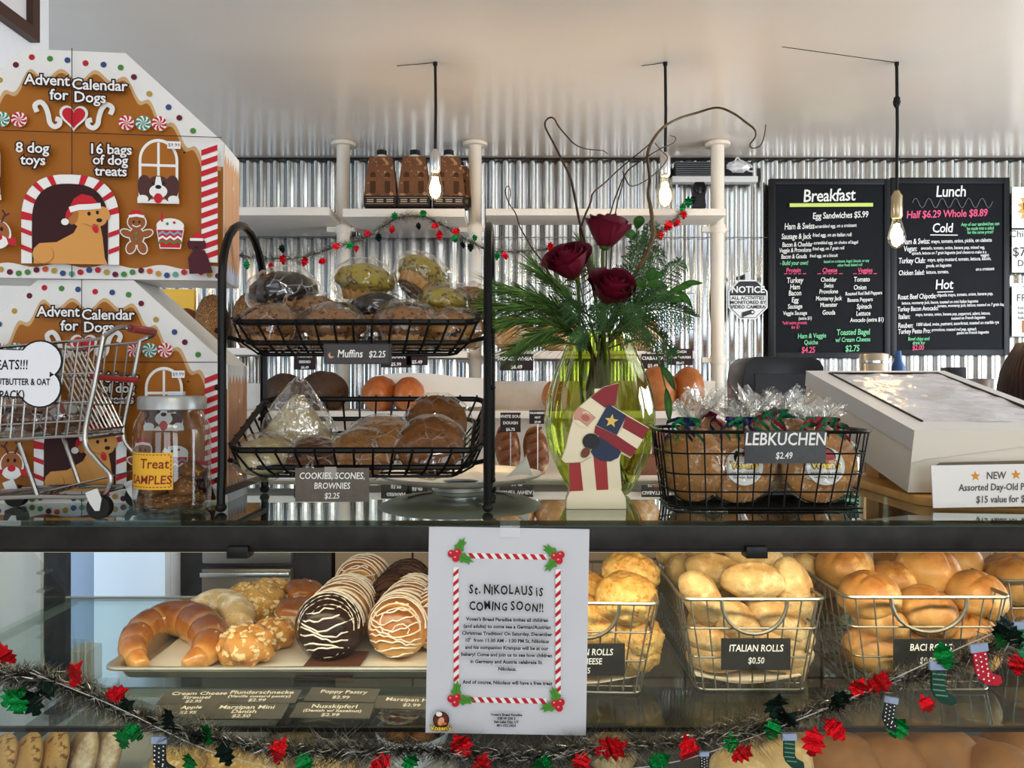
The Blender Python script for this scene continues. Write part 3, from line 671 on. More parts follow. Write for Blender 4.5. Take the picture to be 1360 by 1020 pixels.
# canister, pen, small items behind the white box
p = P(1161, 0, 2.5); cn = thing('steel_canister', 'stainless canister behind the white box, under the menu boards', 'canister', (p.x, 2.5, zt))
hc = P(0,470,2.5).z-zt; MB().lathe([(.044,0),(.044,hc-.004),(.041,hc)], 24).part('body', mat('canister_steel', (200,186,166), .28, .9), cn)
MB().lathe([(.0455,hc-.03),(.0455,hc-.022)], 24).part('rim', hand, cn)
p = P(1193, 0, 2.5); pn = thing('blue_pump', 'small blue dispenser standing right of the stainless canister', 'dispenser', (p.x, 2.5, zt)); hc = P(0,466,2.5).z-zt
MB().lathe([(.02,0),(.02,hc-.05),(.012,hc-.03),(.008,hc)], 14).part('body', mat('blue_plastic', (64,96,150), .35), pn)
p = P(1266, 0, 2.75); MB().box(-.03,.03,-.03,.03,0,P(0,488,2.75).z-zt).solo('black_box', black, 'small black box behind the far edge of the white box', 'box', (p.x, 2.75, zt), bevel=.004)
p = P(1305, 0, 2.7); MB().lathe([(.055,0),(.06,P(0,503,2.7).z-zt-.01),(.062,P(0,503,2.7).z-zt)], 20).solo('steel_tub', stain, 'pale steel tub behind the white box, left of the person', 'tub', (p.x, 2.7, zt))
# framed picture on the partition
pf = thing('picture_frame', 'dark wooden picture frame hanging on the white partition, top left', 'picture', (-1.172, 1.66, 0))
y1, z0 = .33, 0
k = lambda px, py: (1.172*F/(680-px), CZ+(510-py)*1.172/(680-px))
(ya, za) = k(40, 57); pf.location = (-1.170, ya, za)
MB().box(0, .022, -.42, 0, 0, .03).part('rail_bottom', mat('dark_wood', (70,48,40), .4), pf)
mb = MB(); mb.box(0, .022, -.028, 0, .03, .6); mb.box(0, .022, -.42, -.392, .03, .6); mb.box(0, .022, -.42, 0, .6, .63); mb.part('frame', mat('dark_wood', (70,48,40), .4), pf)
MB().box(.002, .006, -.392, -.028, .03, .6).part('print', mat('picture_mat', (226,224,226), .5), pf)
mb = MB(); mb.box(.006, .007, -.33, -.09, .12, .5); mb.part('image', mat('picture_image', (150,136,120), .5, var=.4, vs=18), pf)
# ================================================================ person behind the counter
def skin_mesh(name, joints, edges, root, subs=2):
    me = bpy.data.meshes.new(name); me.from_pydata([j[0] for j in joints], edges, [])
    ob = bpy.data.objects.new(name, me); COL.objects.link(ob)
    ob.modifiers.new('skin', 'SKIN'); ob.modifiers.new('sub', 'SUBSURF').levels = subs
    for i, j in enumerate(joints):
        s = me.skin_vertices[0].data[i]; s.radius = j[1] if hasattr(j[1], '__len__') else (j[1], j[1]); s.use_root = (i == root)
    dg = bpy.context.evaluated_depsgraph_get(); m2 = bpy.data.meshes.new_from_object(ob.evaluated_get(dg))
    bpy.data.objects.remove(ob); m2.name = name
    m2.polygons.foreach_set('use_smooth', [True]*len(m2.polygons)); return m2
pp = P(1398, 0, 2.02); H = CZ + (510-446)*2.02/F
per = thing('person', 'dark-haired person in a dark top standing behind the white box', 'person', (pp.x, 2.02, 0), (0,0,R_(150)))
sk = mat('skin', (206,160,134), .5); cloth = mat('dark_cloth', (52,40,44), .8); trou = mat('dark_trousers', (40,42,52), .8)
q = H/1.66
J = [((0,0,.90*q),(.13,.10)), ((0,-.01,1.08*q),(.115,.085)), ((0,0,1.28*q),(.14,.095)), ((0,.01,1.40*q),(.075,.06)), ((0,0,1.46*q),(.048,.048)), ((0,-.01,1.53*q),(.07,.085)), ((0,-.01,1.60*q),(.06,.075))]
E = [(0,1),(1,2),(2,3),(3,4),(4,5),(5,6)]
for s in (-1, 1):
    b = len(J); J += [((s*.17,0,1.35*q),(.055,.055)), ((s*.215,.01,1.08*q),(.042,.042)), ((s*.21,-.03,.86*q),(.03,.03)), ((s*.205,-.045,.79*q),(.018,.032))]
    E += [(2,b),(b,b+1),(b+1,b+2),(b+2,b+3)]
    for f in range(4): c = len(J); J += [((s*.205,-.05+(f-1.5)*.019,.735*q),.009), ((s*.198,-.05+(f-1.5)*.019,(.695-.006*(f in (1,2)))*q),.008)]; E += [(b+3,c),(c,c+1)]
    c = len(J); J += [((s*.19,-.085,.79*q),.011), ((s*.18,-.10,.755*q),.009)]; E += [(b+3,c),(c,c+1)]
    b = len(J); J += [((s*.095,0,.82*q),(.085,.085)), ((s*.1,-.01,.47*q),(.055,.055)), ((s*.1,.02,.09*q),(.04,.04)), ((s*.105,-.11,.035*q),(.04,.03))]
    E += [(0,b),(b,b+1),(b+1,b+2),(b+2,b+3)]
bm_ = skin_mesh('body', J, E, 0); bm_.materials.append(sk)
o = bpy.data.objects.new('body', bm_); COL.objects.link(o); o.parent = per
mb = MB()
hd = Vector((0,-.01,1.56*q))
def hf(d):
    k = 1+.03*nz(d,5); return k
mb.blob(hd+Vector((0,.018,.012)), (.088,.098,.098), hf, 26, 18)
for i in range(26):                                        # hair falling to the shoulders
    a = PI*(.02+.96*i/25); x, y = .088*math.cos(a), .075*math.sin(a)
    mb.tube(spline([hd+Vector((x*.7,y*.7,.07)), hd+Vector((x*1.1,y*1.1+.02,.0)), hd+Vector((x*1.25,y*1.1+.03,-.10)), hd+Vector((x*1.5,y*1.1+.03,-.21)), hd+Vector((x*1.2,y+.03,-.27))], 3), .020, 6)
mb.part('hair', mat('brown_hair', (44,24,20), .35, var=.25, vs=60), per, smooth=80)
mb = MB()
for s in (-1,1): mb.blob(hd+Vector((s*.030,-.083,-.005)), (.011,.007,.007), None, 10, 7)
mb.part('eye', mat('eye_white', (235,232,228), .2), per)
mb = MB(); mb.blob(hd+Vector((0,-.096,-.028)), (.012,.016,.022), None, 12, 9); mb.part('nose', sk, per)
mb = MB(); mb.blob(hd+Vector((0,-.084,-.062)), (.022,.008,.006), None, 12, 7); mb.part('mouth', mat('lips', (170,92,88), .5), per)
JT = [((0,0,.86*q),(.145,.115)), ((0,-.01,1.08*q),(.13,.10)), ((0,0,1.28*q),(.152,.108)), ((0,.01,1.385*q),(.085,.07))]
ET = [(0,1),(1,2),(2,3)]
for s in (-1,1): b = len(JT); JT += [((s*.17,0,1.35*q),(.065,.065)), ((s*.20,.01,1.18*q),(.056,.056))]; ET += [(2,b),(b,b+1)]
m = skin_mesh('top', JT, ET, 0); m.materials.append(cloth); o = bpy.data.objects.new('top', m); COL.objects.link(o); o.parent = per
JL = [((0,0,.88*q),(.142,.112))]; EL = []
for s in (-1,1): b = len(JL); JL += [((s*.095,0,.80*q),(.096,.096)), ((s*.1,-.01,.47*q),(.068,.068)), ((s*.1,.02,.12*q),(.055,.055))]; EL += [(0,b),(b,b+1),(b+1,b+2)]
m = skin_mesh('trousers', JL, EL, 0); m.materials.append(trou); o = bpy.data.objects.new('trousers', m); COL.objects.link(o); o.parent = per
# ================================================================ display case
XL, XR = -.985, 1.55
rail = mat('weathered_rail', (30,28,25), .42, var=.4, vs=26, bump=.15, bs=120, bd=.001); blackm = mat('black_metal', (18,18,18), .35); whitem = mat('white_enamel', (226,224,218), .4)
deckg = glass('deck_glass', (196,206,200), base=.20, power=2.6, gcol=(236,242,240)); cg2 = glass('case_glass', (248,251,250), base=.022); shg = glass('shelf_glass', (234,240,237), base=.04, power=4.6, gcol=(226,236,234))
dc = thing('display_case', 'long glass bakery display case with black front rail', 'display case', (0, 1.4, 0))
I = Matrix.Translation((0,-1.4,0))
DY = 1.455
MB().box(XL, XR, 1.043, DY, DECK-.007, DECK).part('glass_top', deckg, dc, M=I)
MB().box(XL, XR, 1.0445, 1.049, DECK-.0085, DECK-.0075).part('glass_edge', mat('glass_edge_green', (70,92,84), .2), dc, M=I)
MB().box(XL, XR, 1.046, 1.082, CZ-.2195, CZ-.188).part('front_rail', rail, dc, M=I, bevel=.002)
MB().box(XL, XR, 1.046, 1.058, CZ-.2225, CZ-.2195).part('rail_lip', blackm, dc, M=I)
MB().box(XL, XR, 1.064, 1.080, CZ-.2265, CZ-.2200).part('lamp_diffuser', mat('lamp_diffuser', (250,236,206), .5, emit=1.2, ecol=(255,226,170)), dc, M=I)
MB().box(XL, XR, 1.049, 1.0535, .36, CZ-.2195).part('front_glass', cg2, dc, M=I)
MB().box(XL, XR, DY-.01, DY+.012, DECK-.012, DECK+.004).part('back_rail', mat('pale_aluminium', (226,220,206), .35), dc, M=I, bevel=.002)
for sgn, x in ((0, XL), (1, XR)):
    MB().prism([(1.054, LOWER), (1.80, LOWER), (1.76, SHELF), (DY, DECK-.012), (1.054, DECK-.012)], 0, .006).part('end_glass', cg2, dc, M=I @ Matrix.Translation((x-.003,0,0)) @ Matrix(((0,0,1,0),(1,0,0,0),(0,1,0,0),(0,0,0,1))))
MB().box(XL+.005, XR-.005, 1.085, 1.735, SHELF-.007, SHELF).part('glass_shelf', shg, dc, M=I)
MB().box(XL+.005, XR-.005, 1.079, 1.085, SHELF-.006, SHELF+.000).part('shelf_edge', blackm, dc, M=I)
MB().box(XL+.005, XR-.005, 1.735, 1.741, SHELF-.008, SHELF+.002).part('shelf_edge', mat('pale_edge', (180,186,184), .3), dc, M=I)
MB().box(XL, XR, 1.056, 1.80, LOWER-.03, LOWER).part('lower_deck', mat('lower_deck_shaded', (66,66,66), .4), dc, M=I)  # deck colour darkened to stand for shade beneath the rolls
MB().box(XL, XR, 1.046, 1.80, .10, LOWER-.032).part('base_cabinet', mat('case_base', (58,54,50), .45), dc, M=I)
MB().box(XL+.05, XR-.05, 1.10, 1.76, .0, .10).part('plinth', blackm, dc, M=I)
for px in (74,):
    p = P(px, 0, 1.765); u = MB().box(p.x-.026, p.x+.020, 1.765, 1.79, LOWER, DECK-.02).part('upright', mat('upright_dark', (54,58,66), .4, var=.3, vs=18), dc, M=I)
    mb = MB()
    for py in (760, 784, 845): z = P(0, py, 1.74).z; mb.box(p.x-.022, p.x-.004, 1.73, 1.765, z-.003, z+.003)
    mb.part('bracket_tab', hand, u)
    MB().box(p.x-.034, p.x-.027, 1.765, 1.79, LOWER, DECK-.02).part('edge_strip', whitem, dc, M=I)
x = P(1230,0,1.77).x; MB().box(XR-.05, XR-.01, 1.765, 1.79, LOWER, DECK-.02).part('upright', mat('upright_dark', (54,58,66), .4), dc, M=I)
for px in (318, 1003): p = P(px, 728, 1.045); MB().box(p.x-.014, p.x+.014, 1.036, 1.062, CZ-.229, CZ-.2135).part('clip', blackm, dc, M=I, bevel=.001)
# shelf supports: side rail under the glass shelf and a centre post
MB().box(XL+.006, XL+.02, 1.10, 1.76, SHELF-.02, SHELF-.008).part('shelf_bracket', mat('pale_edge', (180,186,184), .3), dc, M=I)
# ================================================================ gingerbread advent boxes
gb = mat('gingerbread_print', (166,100,28), .45); ic = mat('icing_print', (232,231,228), .45); ics = mat('icing_shade_print', (206,170,122), .45)
sal = mat('salmon_print', (214,160,122), .5); red = mat('print_red', (196,30,44), .45); maroon = mat('print_maroon', (52,12,14), .5); dko = mat('print_outline', (44,18,22), .5)
DOT = {'m': mat('dot_maroon', (98,26,52), .5), 'r': mat('dot_red', (186,32,48), .5), 'g': mat('dot_green', (76,132,62), .5), 'b': mat('dot_blue', (56,74,128), .5), 'y': mat('dot_gold', (182,148,72), .5), 'o': mat('dot_orange', (206,84,40), .5), 't': mat('dot_teal', (96,160,140), .5)}
tan = mat('dog_tan', (216,154,82), .5); tand = mat('dog_tan_dark', (178,112,52), .5); blk = mat('print_black', (26,20,22), .5); wht = mat('print_white', (240,240,238), .45); pnk = mat('print_pink', (214,96,104), .5); brn = mat('dog_brown', (78,46,44), .5); teal = mat('mint_teal', (60,140,116), .5)
K = 1.18/F
def advent(lab, loc, rz, scale=1.):
    t = thing('advent_calendar_box', lab, 'box', loc, (0,0,rz), group='gingerbread house boxes'); t.scale = (scale,)*3
    W, D = .216, .10
    out = [(-W,0),(W,0),(W,.212),(.072,.343),(-.072,.343),(-W,.212)]
    MB().prism(out, -D, 0).part('carton', ic, t, M=FRONT)
    A = Art(.00011, .0003)
    u = lambda px, py: ((px-98)*K, (372-py)*K)
    A.poly([(-W+.001,.001),(W-.001,.001),(W-.001,.21),(.071,.341),(-.071,.341),(-W+.001,.21)], gb)
    # icing roof with a wavy lower edge
    def roof(dx, dy, m, amp):
        base = [(.216,.172),(.190,.178),(.152,.222),(.118,.252),(.088,.285),(.060,.308),(0,.3055)]
        pts = []
        full = base + [(-x, y) for x, y in base[-2::-1]]
        n = 140
        acc = [0]
        for i in range(len(full)-1): acc.append(acc[-1]+math.dist(full[i], full[i+1]))
        for i in range(n+1):
            s = acc[-1]*i/n; j = max(q for q in range(len(acc)-1) if acc[q] <= s+1e-9); f = (s-acc[j])/(acc[j+1]-acc[j])
            x = full[j][0]*(1-f)+full[j+1][0]*f; y = full[j][1]*(1-f)+full[j+1][1]*f
            wv = amp*math.cos(2*PI*s/.0485)*(1 if .03 < s < acc[-1]-.03 else .3)
            pts.append((max(-W+.0005, min(W-.0005, x))+dx*(x/W), y-dy+wv))
        return [(-W+.0005,.212),(-.072,.3425),(.072,.3425),(W-.0005,.212)] + pts
    A.poly(roof(-.004, .006, ics, .0085), ics); A.poly(roof(0, 0, ic, .0085), ic)
    for px, py, c in ((3,110,'y'),(23,89,'m'),(43,78,'r'),(66,79,'g'),(88,80,'b'),(111,83,'r'),(134,84,'b'),(156,87,'g'),(173,99,'m'),(193,121,'y'),(218,138,'b'),(232,152,'m'),(250,169,'g'),(-17,128,'b'),(-40,146,'r'),(-56,158,'g')):
        A.ell(*u(px, py), .0044, .0044, DOT[c])
    # bottom icing
    A.poly([(-W+.0005,0),(W-.0005,0)] + [(W-.0005-2*W*i/60, .0195+.003*math.sin(i*.62)) for i in range(61)], ic)
    for k in range(34): A.ell(-W+.012+.0125*k, .0100+.0035*math.sin(k*1.1), .0043, .0043, DOT['mrgbyobgtmyr'[k*5 % 12]])
    # swirls, heart, peppermints
    def swirl(sx):
        pts = [(sx*x, y) for x, y in ((.052,.247),(.055,.257),(.047,.262),(.040,.255),(.036,.243),(.034,.232),(.028,.226),(.021,.229),(.020,.236),(.026,.238))]
        sp = [(p.x, p.y) for p in spline([(a,b,0) for a,b in pts], 5)]; A.stroke(sp, .0072, ic)
    swirl(-1); swirl(1)
    def heart(r, m, y=.242):
        A.poly([(r*1.0*math.sin(q)**3, y+r*(13*math.cos(q)-5*math.cos(2*q)-2*math.cos(3*q)-math.cos(4*q))/15) for q in [2*PI*k/40 for k in range(40)]], m)
    heart(.0205, ic); heart(.0165, red)
    def mint(x, y, c, r=.0112):
        A.ell(x, y, r, r, wht)
        for k in range(8):
            a = 2*PI*k/8; A.poly([(x,y),(x+r*.6*math.cos(a+.15), y+r*.6*math.sin(a+.15)),(x+r*math.cos(a+.45), y+r*math.sin(a+.45)),(x+r*math.cos(a+.85), y+r*math.sin(a+.85)),(x+r*.55*math.cos(a+.55), y+r*.55*math.sin(a+.55))], c)
    for x, c in ((-.101,teal),(-.0765,red),(-.126,red),(.0765,red),(.101,teal),(.1245,red)): mint(x, .2345, c)
    # seams
    A.rect(-.0006, 0, .0006, .342, dko)
    A.rect(-W, .2155, W, .2167, dko)
    # lettering
    T = lambda s, px, py, sz: A.text(s, *u(px, py), sz, wht, off=.00035, out=(dko, .0024), sp=.96)
    T('Advent', 67, 118, .0225); T('Calendar', 133, 122, .0225); T('for', 82, 137, .0225); T('Dogs', 121, 139, .0225)
    T('8 dog', 49, 208, .0215); T('toys', 50, 224, .0215); T('16 bags', 147, 207, .0215); T('of dog', 147, 221, .0205); T('treats', 148, 236, .0205)
    # doorway arch of candy cane with a dog
    def arch(w, h, y0, n=20, top=None):
        return [(w*math.cos(PI*k/n)**1, y0+h*math.sin(PI*k/n)) for k in range(n+1)]
    ox = -.001; outer = [(ox+.069, .02)]+[(ox+.069*(abs(math.cos(a))**.75)*(1 if math.cos(a)>=0 else -1), .085+.068*abs(math.sin(a))**.85) for a in [PI*k/24 for k in range(25)]]+[(ox-.069,.02)]
    inner = [(ox+.0535, .02)]+[(ox+.0535*(abs(math.cos(a))**.75)*(1 if math.cos(a)>=0 else -1), .083+.056*abs(math.sin(a))**.85) for a in [PI*k/24 for k in range(25)]]+[(ox-.0535,.02)]
    A.poly(outer, wht)
    for i in (2, 5, 8, 11, 15, 18, 21, 24): 
        i2 = min(i+1, 26); A.poly([outer[i], outer[i2], inner[i2], inner[i]], red)
    for yy in (.035, .06): A.poly([(.053,yy),(.068,yy+.006),(.068,yy+.013),(.053,yy+.007)], red); A.poly([(-.055,yy),(-.07,yy+.006),(-.07,yy+.013),(-.055,yy+.007)], red)
    A.poly(inner, maroon)
    A.poly([(-.052,.02),(-.052,.042),(-.044,.05),(-.02,.052),(.004,.066),(.014,.085),(.04,.086),(.045,.06),(.048,.03),(.052,.02)], tan)
    A.ell(-.038, .033, .015, .014, tand); A.ell(-.039, .034, .0145, .0135, tan)
    A.ell(.024, .092, .0245, .020, tan); A.ell(.036, .086, .015, .010, tan); A.ell(.047, .096, .008, .011, tan, .5); A.ell(.0035, .090, .007, .012, tand, -.2)
    A.ell(.0405, .0855, .0042, .003, blk); A.ell(.026, .095, .0024, .003, blk); A.ell(.038, .097, .0022, .003, blk); A.ell(.035,.073,.0042,.007, red, .3)
    A.stroke([(.018,.08),(.030,.076),(.04,.079)], .0012, tand)
    A.poly([(-.001,.104),(.005,.117),(.016,.124),(.03,.121),(.042,.108),(.028,.102),(.01,.101)], red); A.poly([(.002,.110),(-.006,.096),(-.008,.084),(.001,.092),(.008,.104)], red)
    A.ell(-.0075, .082, .0055, .005, wht); A.stroke([(-.001,.100),(.012,.104),(.028,.105),(.043,.107)], .0085, wht)
    # arched windows with a spaniel
    for sx in (-1, 1):
        X = sx*.126; fr = lambda r, y0, yt: [(X-r, y0)]+[(X-r*math.cos(PI*k/16), yt+r*1.15*math.sin(PI*k/16)) for k in range(17)]+[(X+r, y0)]
        A.poly(fr(.0285, .114, .176), wht); A.poly(fr(.0245, .118, .176), gb); A.rect(X-.0018,.117,X+.0018,.203,wht); A.rect(X-.026,.167,X+.026,.171,wht); A.rect(X-.03,.112,X+.03,.118,wht)
        A.ell(X-.0185,.1345,.011,.020,brn,.15); A.ell(X+.0185,.1345,.011,.020,brn,-.15); A.ell(X,.138,.0165,.0155,brn); A.poly([(X-.003,.152),(X+.003,.152),(X+.006,.135),(X-.006,.135)], wht)
        A.ell(X,.130,.013,.010,wht); A.ell(X,.1365,.0045,.003,blk); A.ell(X-.008,.142,.0018,.0024,blk); A.ell(X+.008,.142,.0018,.0024,blk); A.ell(X,.1195,.0062,.0075,red)
        A.ell(X-.022,.118,.008,.006,wht); A.ell(X+.022,.118,.008,.006,wht)
    # toys: gingerbread biscuit, cup cake, reindeer; small dog and candy cane columns
    gx, gy = .0955, .062
    for m, e in ((wht, .0016), (mat('print_biscuit', (150,88,44), .5), 0)):
        A.ell(gx,gy+.021,.0125+e,.0115+e,m); A.ell(gx,gy,.010+e,.013+e,m); A.ell(gx-.014,gy+.004,.009+e,.005+e,m,-.4); A.ell(gx+.014,gy+.004,.009+e,.005+e,m,.4); A.ell(gx-.008,gy-.017,.006+e,.009+e,m,-.35); A.ell(gx+.008,gy-.017,.006+e,.009+e,m,.35)
    A.poly([(gx-.011,gy+.03),(gx-.006,gy+.039),(gx+.005,gy+.038),(gx+.011,gy+.029)], red); A.stroke([(gx-.011,gy+.029),(gx,gy+.031),(gx+.011,gy+.029)], .004, wht); A.ell(gx-.004,gy+.021,.0014,.002,blk); A.ell(gx+.004,gy+.021,.0014,.002,blk); A.stroke([(gx-.006,gy+.016),(gx,gy+.0135),(gx+.006,gy+.016)],.0014,wht)
    for q in (0,1): A.ell(gx,gy+.004-.009*q,.0018,.0018,teal)
    cx, cy = .144, .068
    A.poly([(cx-.02,cy+.006),(cx+.02,cy+.006),(cx+.015,cy-.024),(cx-.015,cy-.024)], wht); A.ell(cx,cy+.010,.020,.0115,wht); A.poly([(cx-.0185,cy+.004),(cx+.0185,cy+.004),(cx+.014,cy-.0225),(cx-.014,cy-.0225)], red)
    for q, m in ((-.001,mat('print_sky', (120,170,196), .5)),(-.008,wht),(-.014,DOT['g'])): A.stroke([(cx-.0165+.0055*i, cy+q+(.002 if i%2 else -.002)) for i in range(7)], .0034, m)
    A.rect(cx-.013,cy+.016,cx-.010,cy+.030,red); A.ell(cx-.004,cy+.013,.002,.002,DOT['g']); A.ell(cx+.006,cy+.015,.002,.002,red)
    rx, ry = -.097, .060
    A.ell(rx,ry,.018,.021,wht); A.ell(rx,ry+.002,.0155,.018,mat('print_reindeer', (164,94,50), .5)); A.ell(rx,ry-.010,.013,.0095,wht); A.ell(rx,ry-.004,.006,.005,red)
    for s in (-1,1): A.stroke([(rx+s*.005,ry+.018),(rx+s*.010,ry+.030),(rx+s*.006,ry+.036)],.003,brn); A.stroke([(rx+s*.009,ry+.027),(rx+s*.016,ry+.031)],.003,brn); A.poly([(rx+s*.012,ry-.006),(rx+s*.024,ry-.004),(rx+s*.026,ry-.016),(rx+s*.015,ry-.015)], red); A.ell(rx+s*.005,ry+.008,.002,.003,blk)
    for s in (-1, 1):
        a, b = (.190, .2135) if s > 0 else (-.2135, -.190)
        A.rect(a, .024, b, .196, wht)
        for k in range(11): y = .026+.0157*k; A.poly([(a,y),(b,y+.009),(b,y+.0175),(a,y+.0085)], red)
    dx = .187
    mr = mat('print_dark_dog', (74,22,34), .5); A.poly([(dx-.014,.006),(dx-.016,.03),(dx-.008,.042),(dx+.008,.042),(dx+.014,.028),(dx+.02,.008)], mr); A.ell(dx-.004,.050,.0105,.010,mr); A.ell(dx-.013,.05,.004,.007,mr); A.ell(dx+.006,.05,.004,.007,mr)
    A.poly([(dx-.012,.057),(dx-.004,.070),(dx+.002,.066),(dx+.006,.057)], red); A.stroke([(dx-.013,.0575),(dx+.006,.0575)], .004, wht); A.ell(dx-.004,.046,.0025,.002,blk)
    A.rect(.1415,.192,.1605,.203,wht); A.text('$9.99', .151, .195, .0075, ink); A.ell(.166,.1865,.0016,.0016,dko)
    A.part('printed_front', t, M=front(0))
    # right side panel
    A = Art(.00011, .0003)
    A.rect(.001,.001,D-.001,.211,sal)
    A.poly([(.001,.211),(D-.001,.211)]+[(D-.001-(D-.002)*i/12, .186+(.012 if i%2 else -.004)) for i in range(13)], ic)
    A.poly([(.001,.001),(D-.001,.001)]+[(D-.001-(D-.002)*i/12, .022+(.010 if i%2 else -.006)) for i in range(13)], mat('icing_blue_shade', (206,214,232), .5))
    A.rect(.05,.02,.0512,.19,tand); A.rect(.078,.02,.079,.19,tand); A.star(.055,.155,.006,ic,n=6); A.star(.085,.10,.006,ic,n=6)
    A.part('printed_side', t, M=Matrix.Translation((W,0,0)) @ Matrix(((0,0,1,0),(1,0,0,0),(0,1,0,0),(0,0,0,1))))
    return t
cx_ = (98-680)*1.185/F
advent('gingerbread house advent box at the bottom, behind the little shopping cart', (cx_+.011, 1.198, DECK), .04, .985)
advent('gingerbread house advent box stacked on top of the other one', (cx_, 1.190, DECK+.343*.985+.0005), .11)
# ================================================================ things on the counter
chrome = mat('chrome_wire', (156,152,146), .22, .95); ironk = mat('black_wire', (16,15,15), .35, .3); redgrip = mat('red_plastic', (150,44,40), .35)
cello = film('cellophane', base=.035, power=2.6, line=.42, scale=34, width=.055, bump=.6)
cello2 = film('crumpled_cellophane', base=.08, power=2.0, line=.60, scale=60, width=.10, haze=.06, bump=.9)
# ---------------------------------------------------------------- toy shopping cart
def cart():
    y0, y1 = 1.056, 1.160
    t = thing('toy_shopping_cart', 'small chrome shopping cart with red handle in front of the gingerbread boxes', 'shopping cart', (-.62, 1.108, DECK))
    o = Vector((-.62, 1.108, DECK))
    W = lambda px, py, y: P(px, py, 1.06) - o + Vector((0, y-1.06, 0))
    xf = -95
    mb = MB()
    for y in (y0, y1):
        mb.tube([W(138,450,y), W(xf,470,y)], .0022, 6); mb.tube([W(116,578,y), W(xf+20,588,y)], .0020, 6)
        for py in (497, 535, 560): 
            f = (py-452)/126; mb.tube([W(138-22*f,py-2,y), W(xf+20*f,py+8,y)], .0013, 5)
        for k in range(14): 
            xx = 122-16*k; mb.tube([W(xx,452+k*1.2,y), W(xx-16+k,580+k*.6,y)], .0013, 5)
    for k in range(1, 6):
        y = y0+(y1-y0)*k/6
        mb.tube([W(116,578,y), W(xf+20,588,y), W(xf,470,y)], .0013, 5)
    for xx, yy in ((xf,470),(xf+12,540),(xf+20,588),(40,583),(80,580),(-20,586)): mb.tube([W(xx,yy,y0), W(xx,yy,y1)], .0015, 5)
    mb.part('basket', chrome, t)
    mb = MB()                                                 # folding gate, swung into the basket
    top = [W(62,462,y0+.004), W(62,462,y1-.004)]; bot = [W(118,572,y0+.008), W(118,572,y1-.008)]
    mb.tube([top[0],top[1]], .0018, 6); mb.tube([bot[0],bot[1]], .0018, 6)
    for k in range(9): f = k/8; mb.tube([top[0].lerp(top[1],f), bot[0].lerp(bot[1],f)], .0014, 5)
    for f in (.35, .7): mb.tube([top[0].lerp(bot[0],f), top[1].lerp(bot[1],f)], .0014, 5)
    mb.part('gate', chrome, t)
    mb = MB()
    for y in (y0, y1): mb.tube(spline([W(140,446,y), W(128,510,y), W(115,582,y), W(132,612,y), W(149,632,y), W(143,653,y), W(118,659,y), W(40,659,y), W(-60,664,y)], 5), .0034, 8)
    for y in (y0, y1): mb.tube([W(28,588,y), W(52,657,y)], .003, 6)
    mb.tube([W(118,659,y0), W(118,659,y1)], .0024, 6); mb.tube([W(52,658,y0), W(52,658,y1)], .0024, 6); mb.tube([W(115,582,y0), W(115,582,y1)], .0022, 6)
    mb.part('chassis', chrome, t)
    mb = MB()
    for k in range(7): y = y0+(y1-y0)*(k+.5)/7; mb.tube([W(52,655,y), W(150,632,y)], .0013, 5)
    for k in range(6): y = y0+(y1-y0)*(k+.5)/6; mb.tube([W(52,656,y), W(-60,664,y)], .0013, 5)
    mb.part('lower_rack', chrome, t)
    h0, h1 = W(141,447,y0), W(141,447,y1); off = Vector((.026, 0, .012))
    MB().tube(spline([h0, h0+off*.6+Vector((0,.002,.004)), h0+off+Vector((0,.014,0)), (h0+h1)/2+off, h1+off-Vector((0,.014,0)), h1+off*.6, h1], 5), .0032, 8).part('handle_bar', chrome, t)
    MB().tube([h0+off+Vector((0,.018,0)), h1+off-Vector((0,.018,0))], .0058, 12).part('handle_grip', redgrip, t)
    MB().tube([W(95,500,1.11), W(160,505,1.11)], .004, 8).part('flap_rod', redgrip, t)
    for px, y in ((135,y0),(135,y1),(-40,y0),(-40,y1)):
        c = W(px,0,y); c.z = .0158; wm = MB()
        R = Matrix.Translation(c) @ Matrix.Rotation(PI/2, 4, 'X'); wm.M = R
        wm.lathe([(.004,-.006),(.0155,-.006),(.0158,0),(.0155,.006),(.004,.006)], 22); wh = wm.part('wheel', mat('rubber_black', (24,22,22), .5), t)
        h = MB(); h.M = R; h.lathe([(.0045,-.0075),(.0045,.0075)], 12); h.part('hub', chrome, wh)
        k = MB(); k.prism([(c.x-.016,c.z+.020),(c.x+.0,c.z+.026),(c.x+.006,c.z+.012),(c.x+.003,c.z-.004),(c.x-.003,c.z-.004),(c.x-.010,c.z+.006)], -c.y+.0065, -c.y+.008); k.part('caster_fork', mat('zinc', (206,206,200), .35, .6), t, M=FRONT)
    return t
cart()
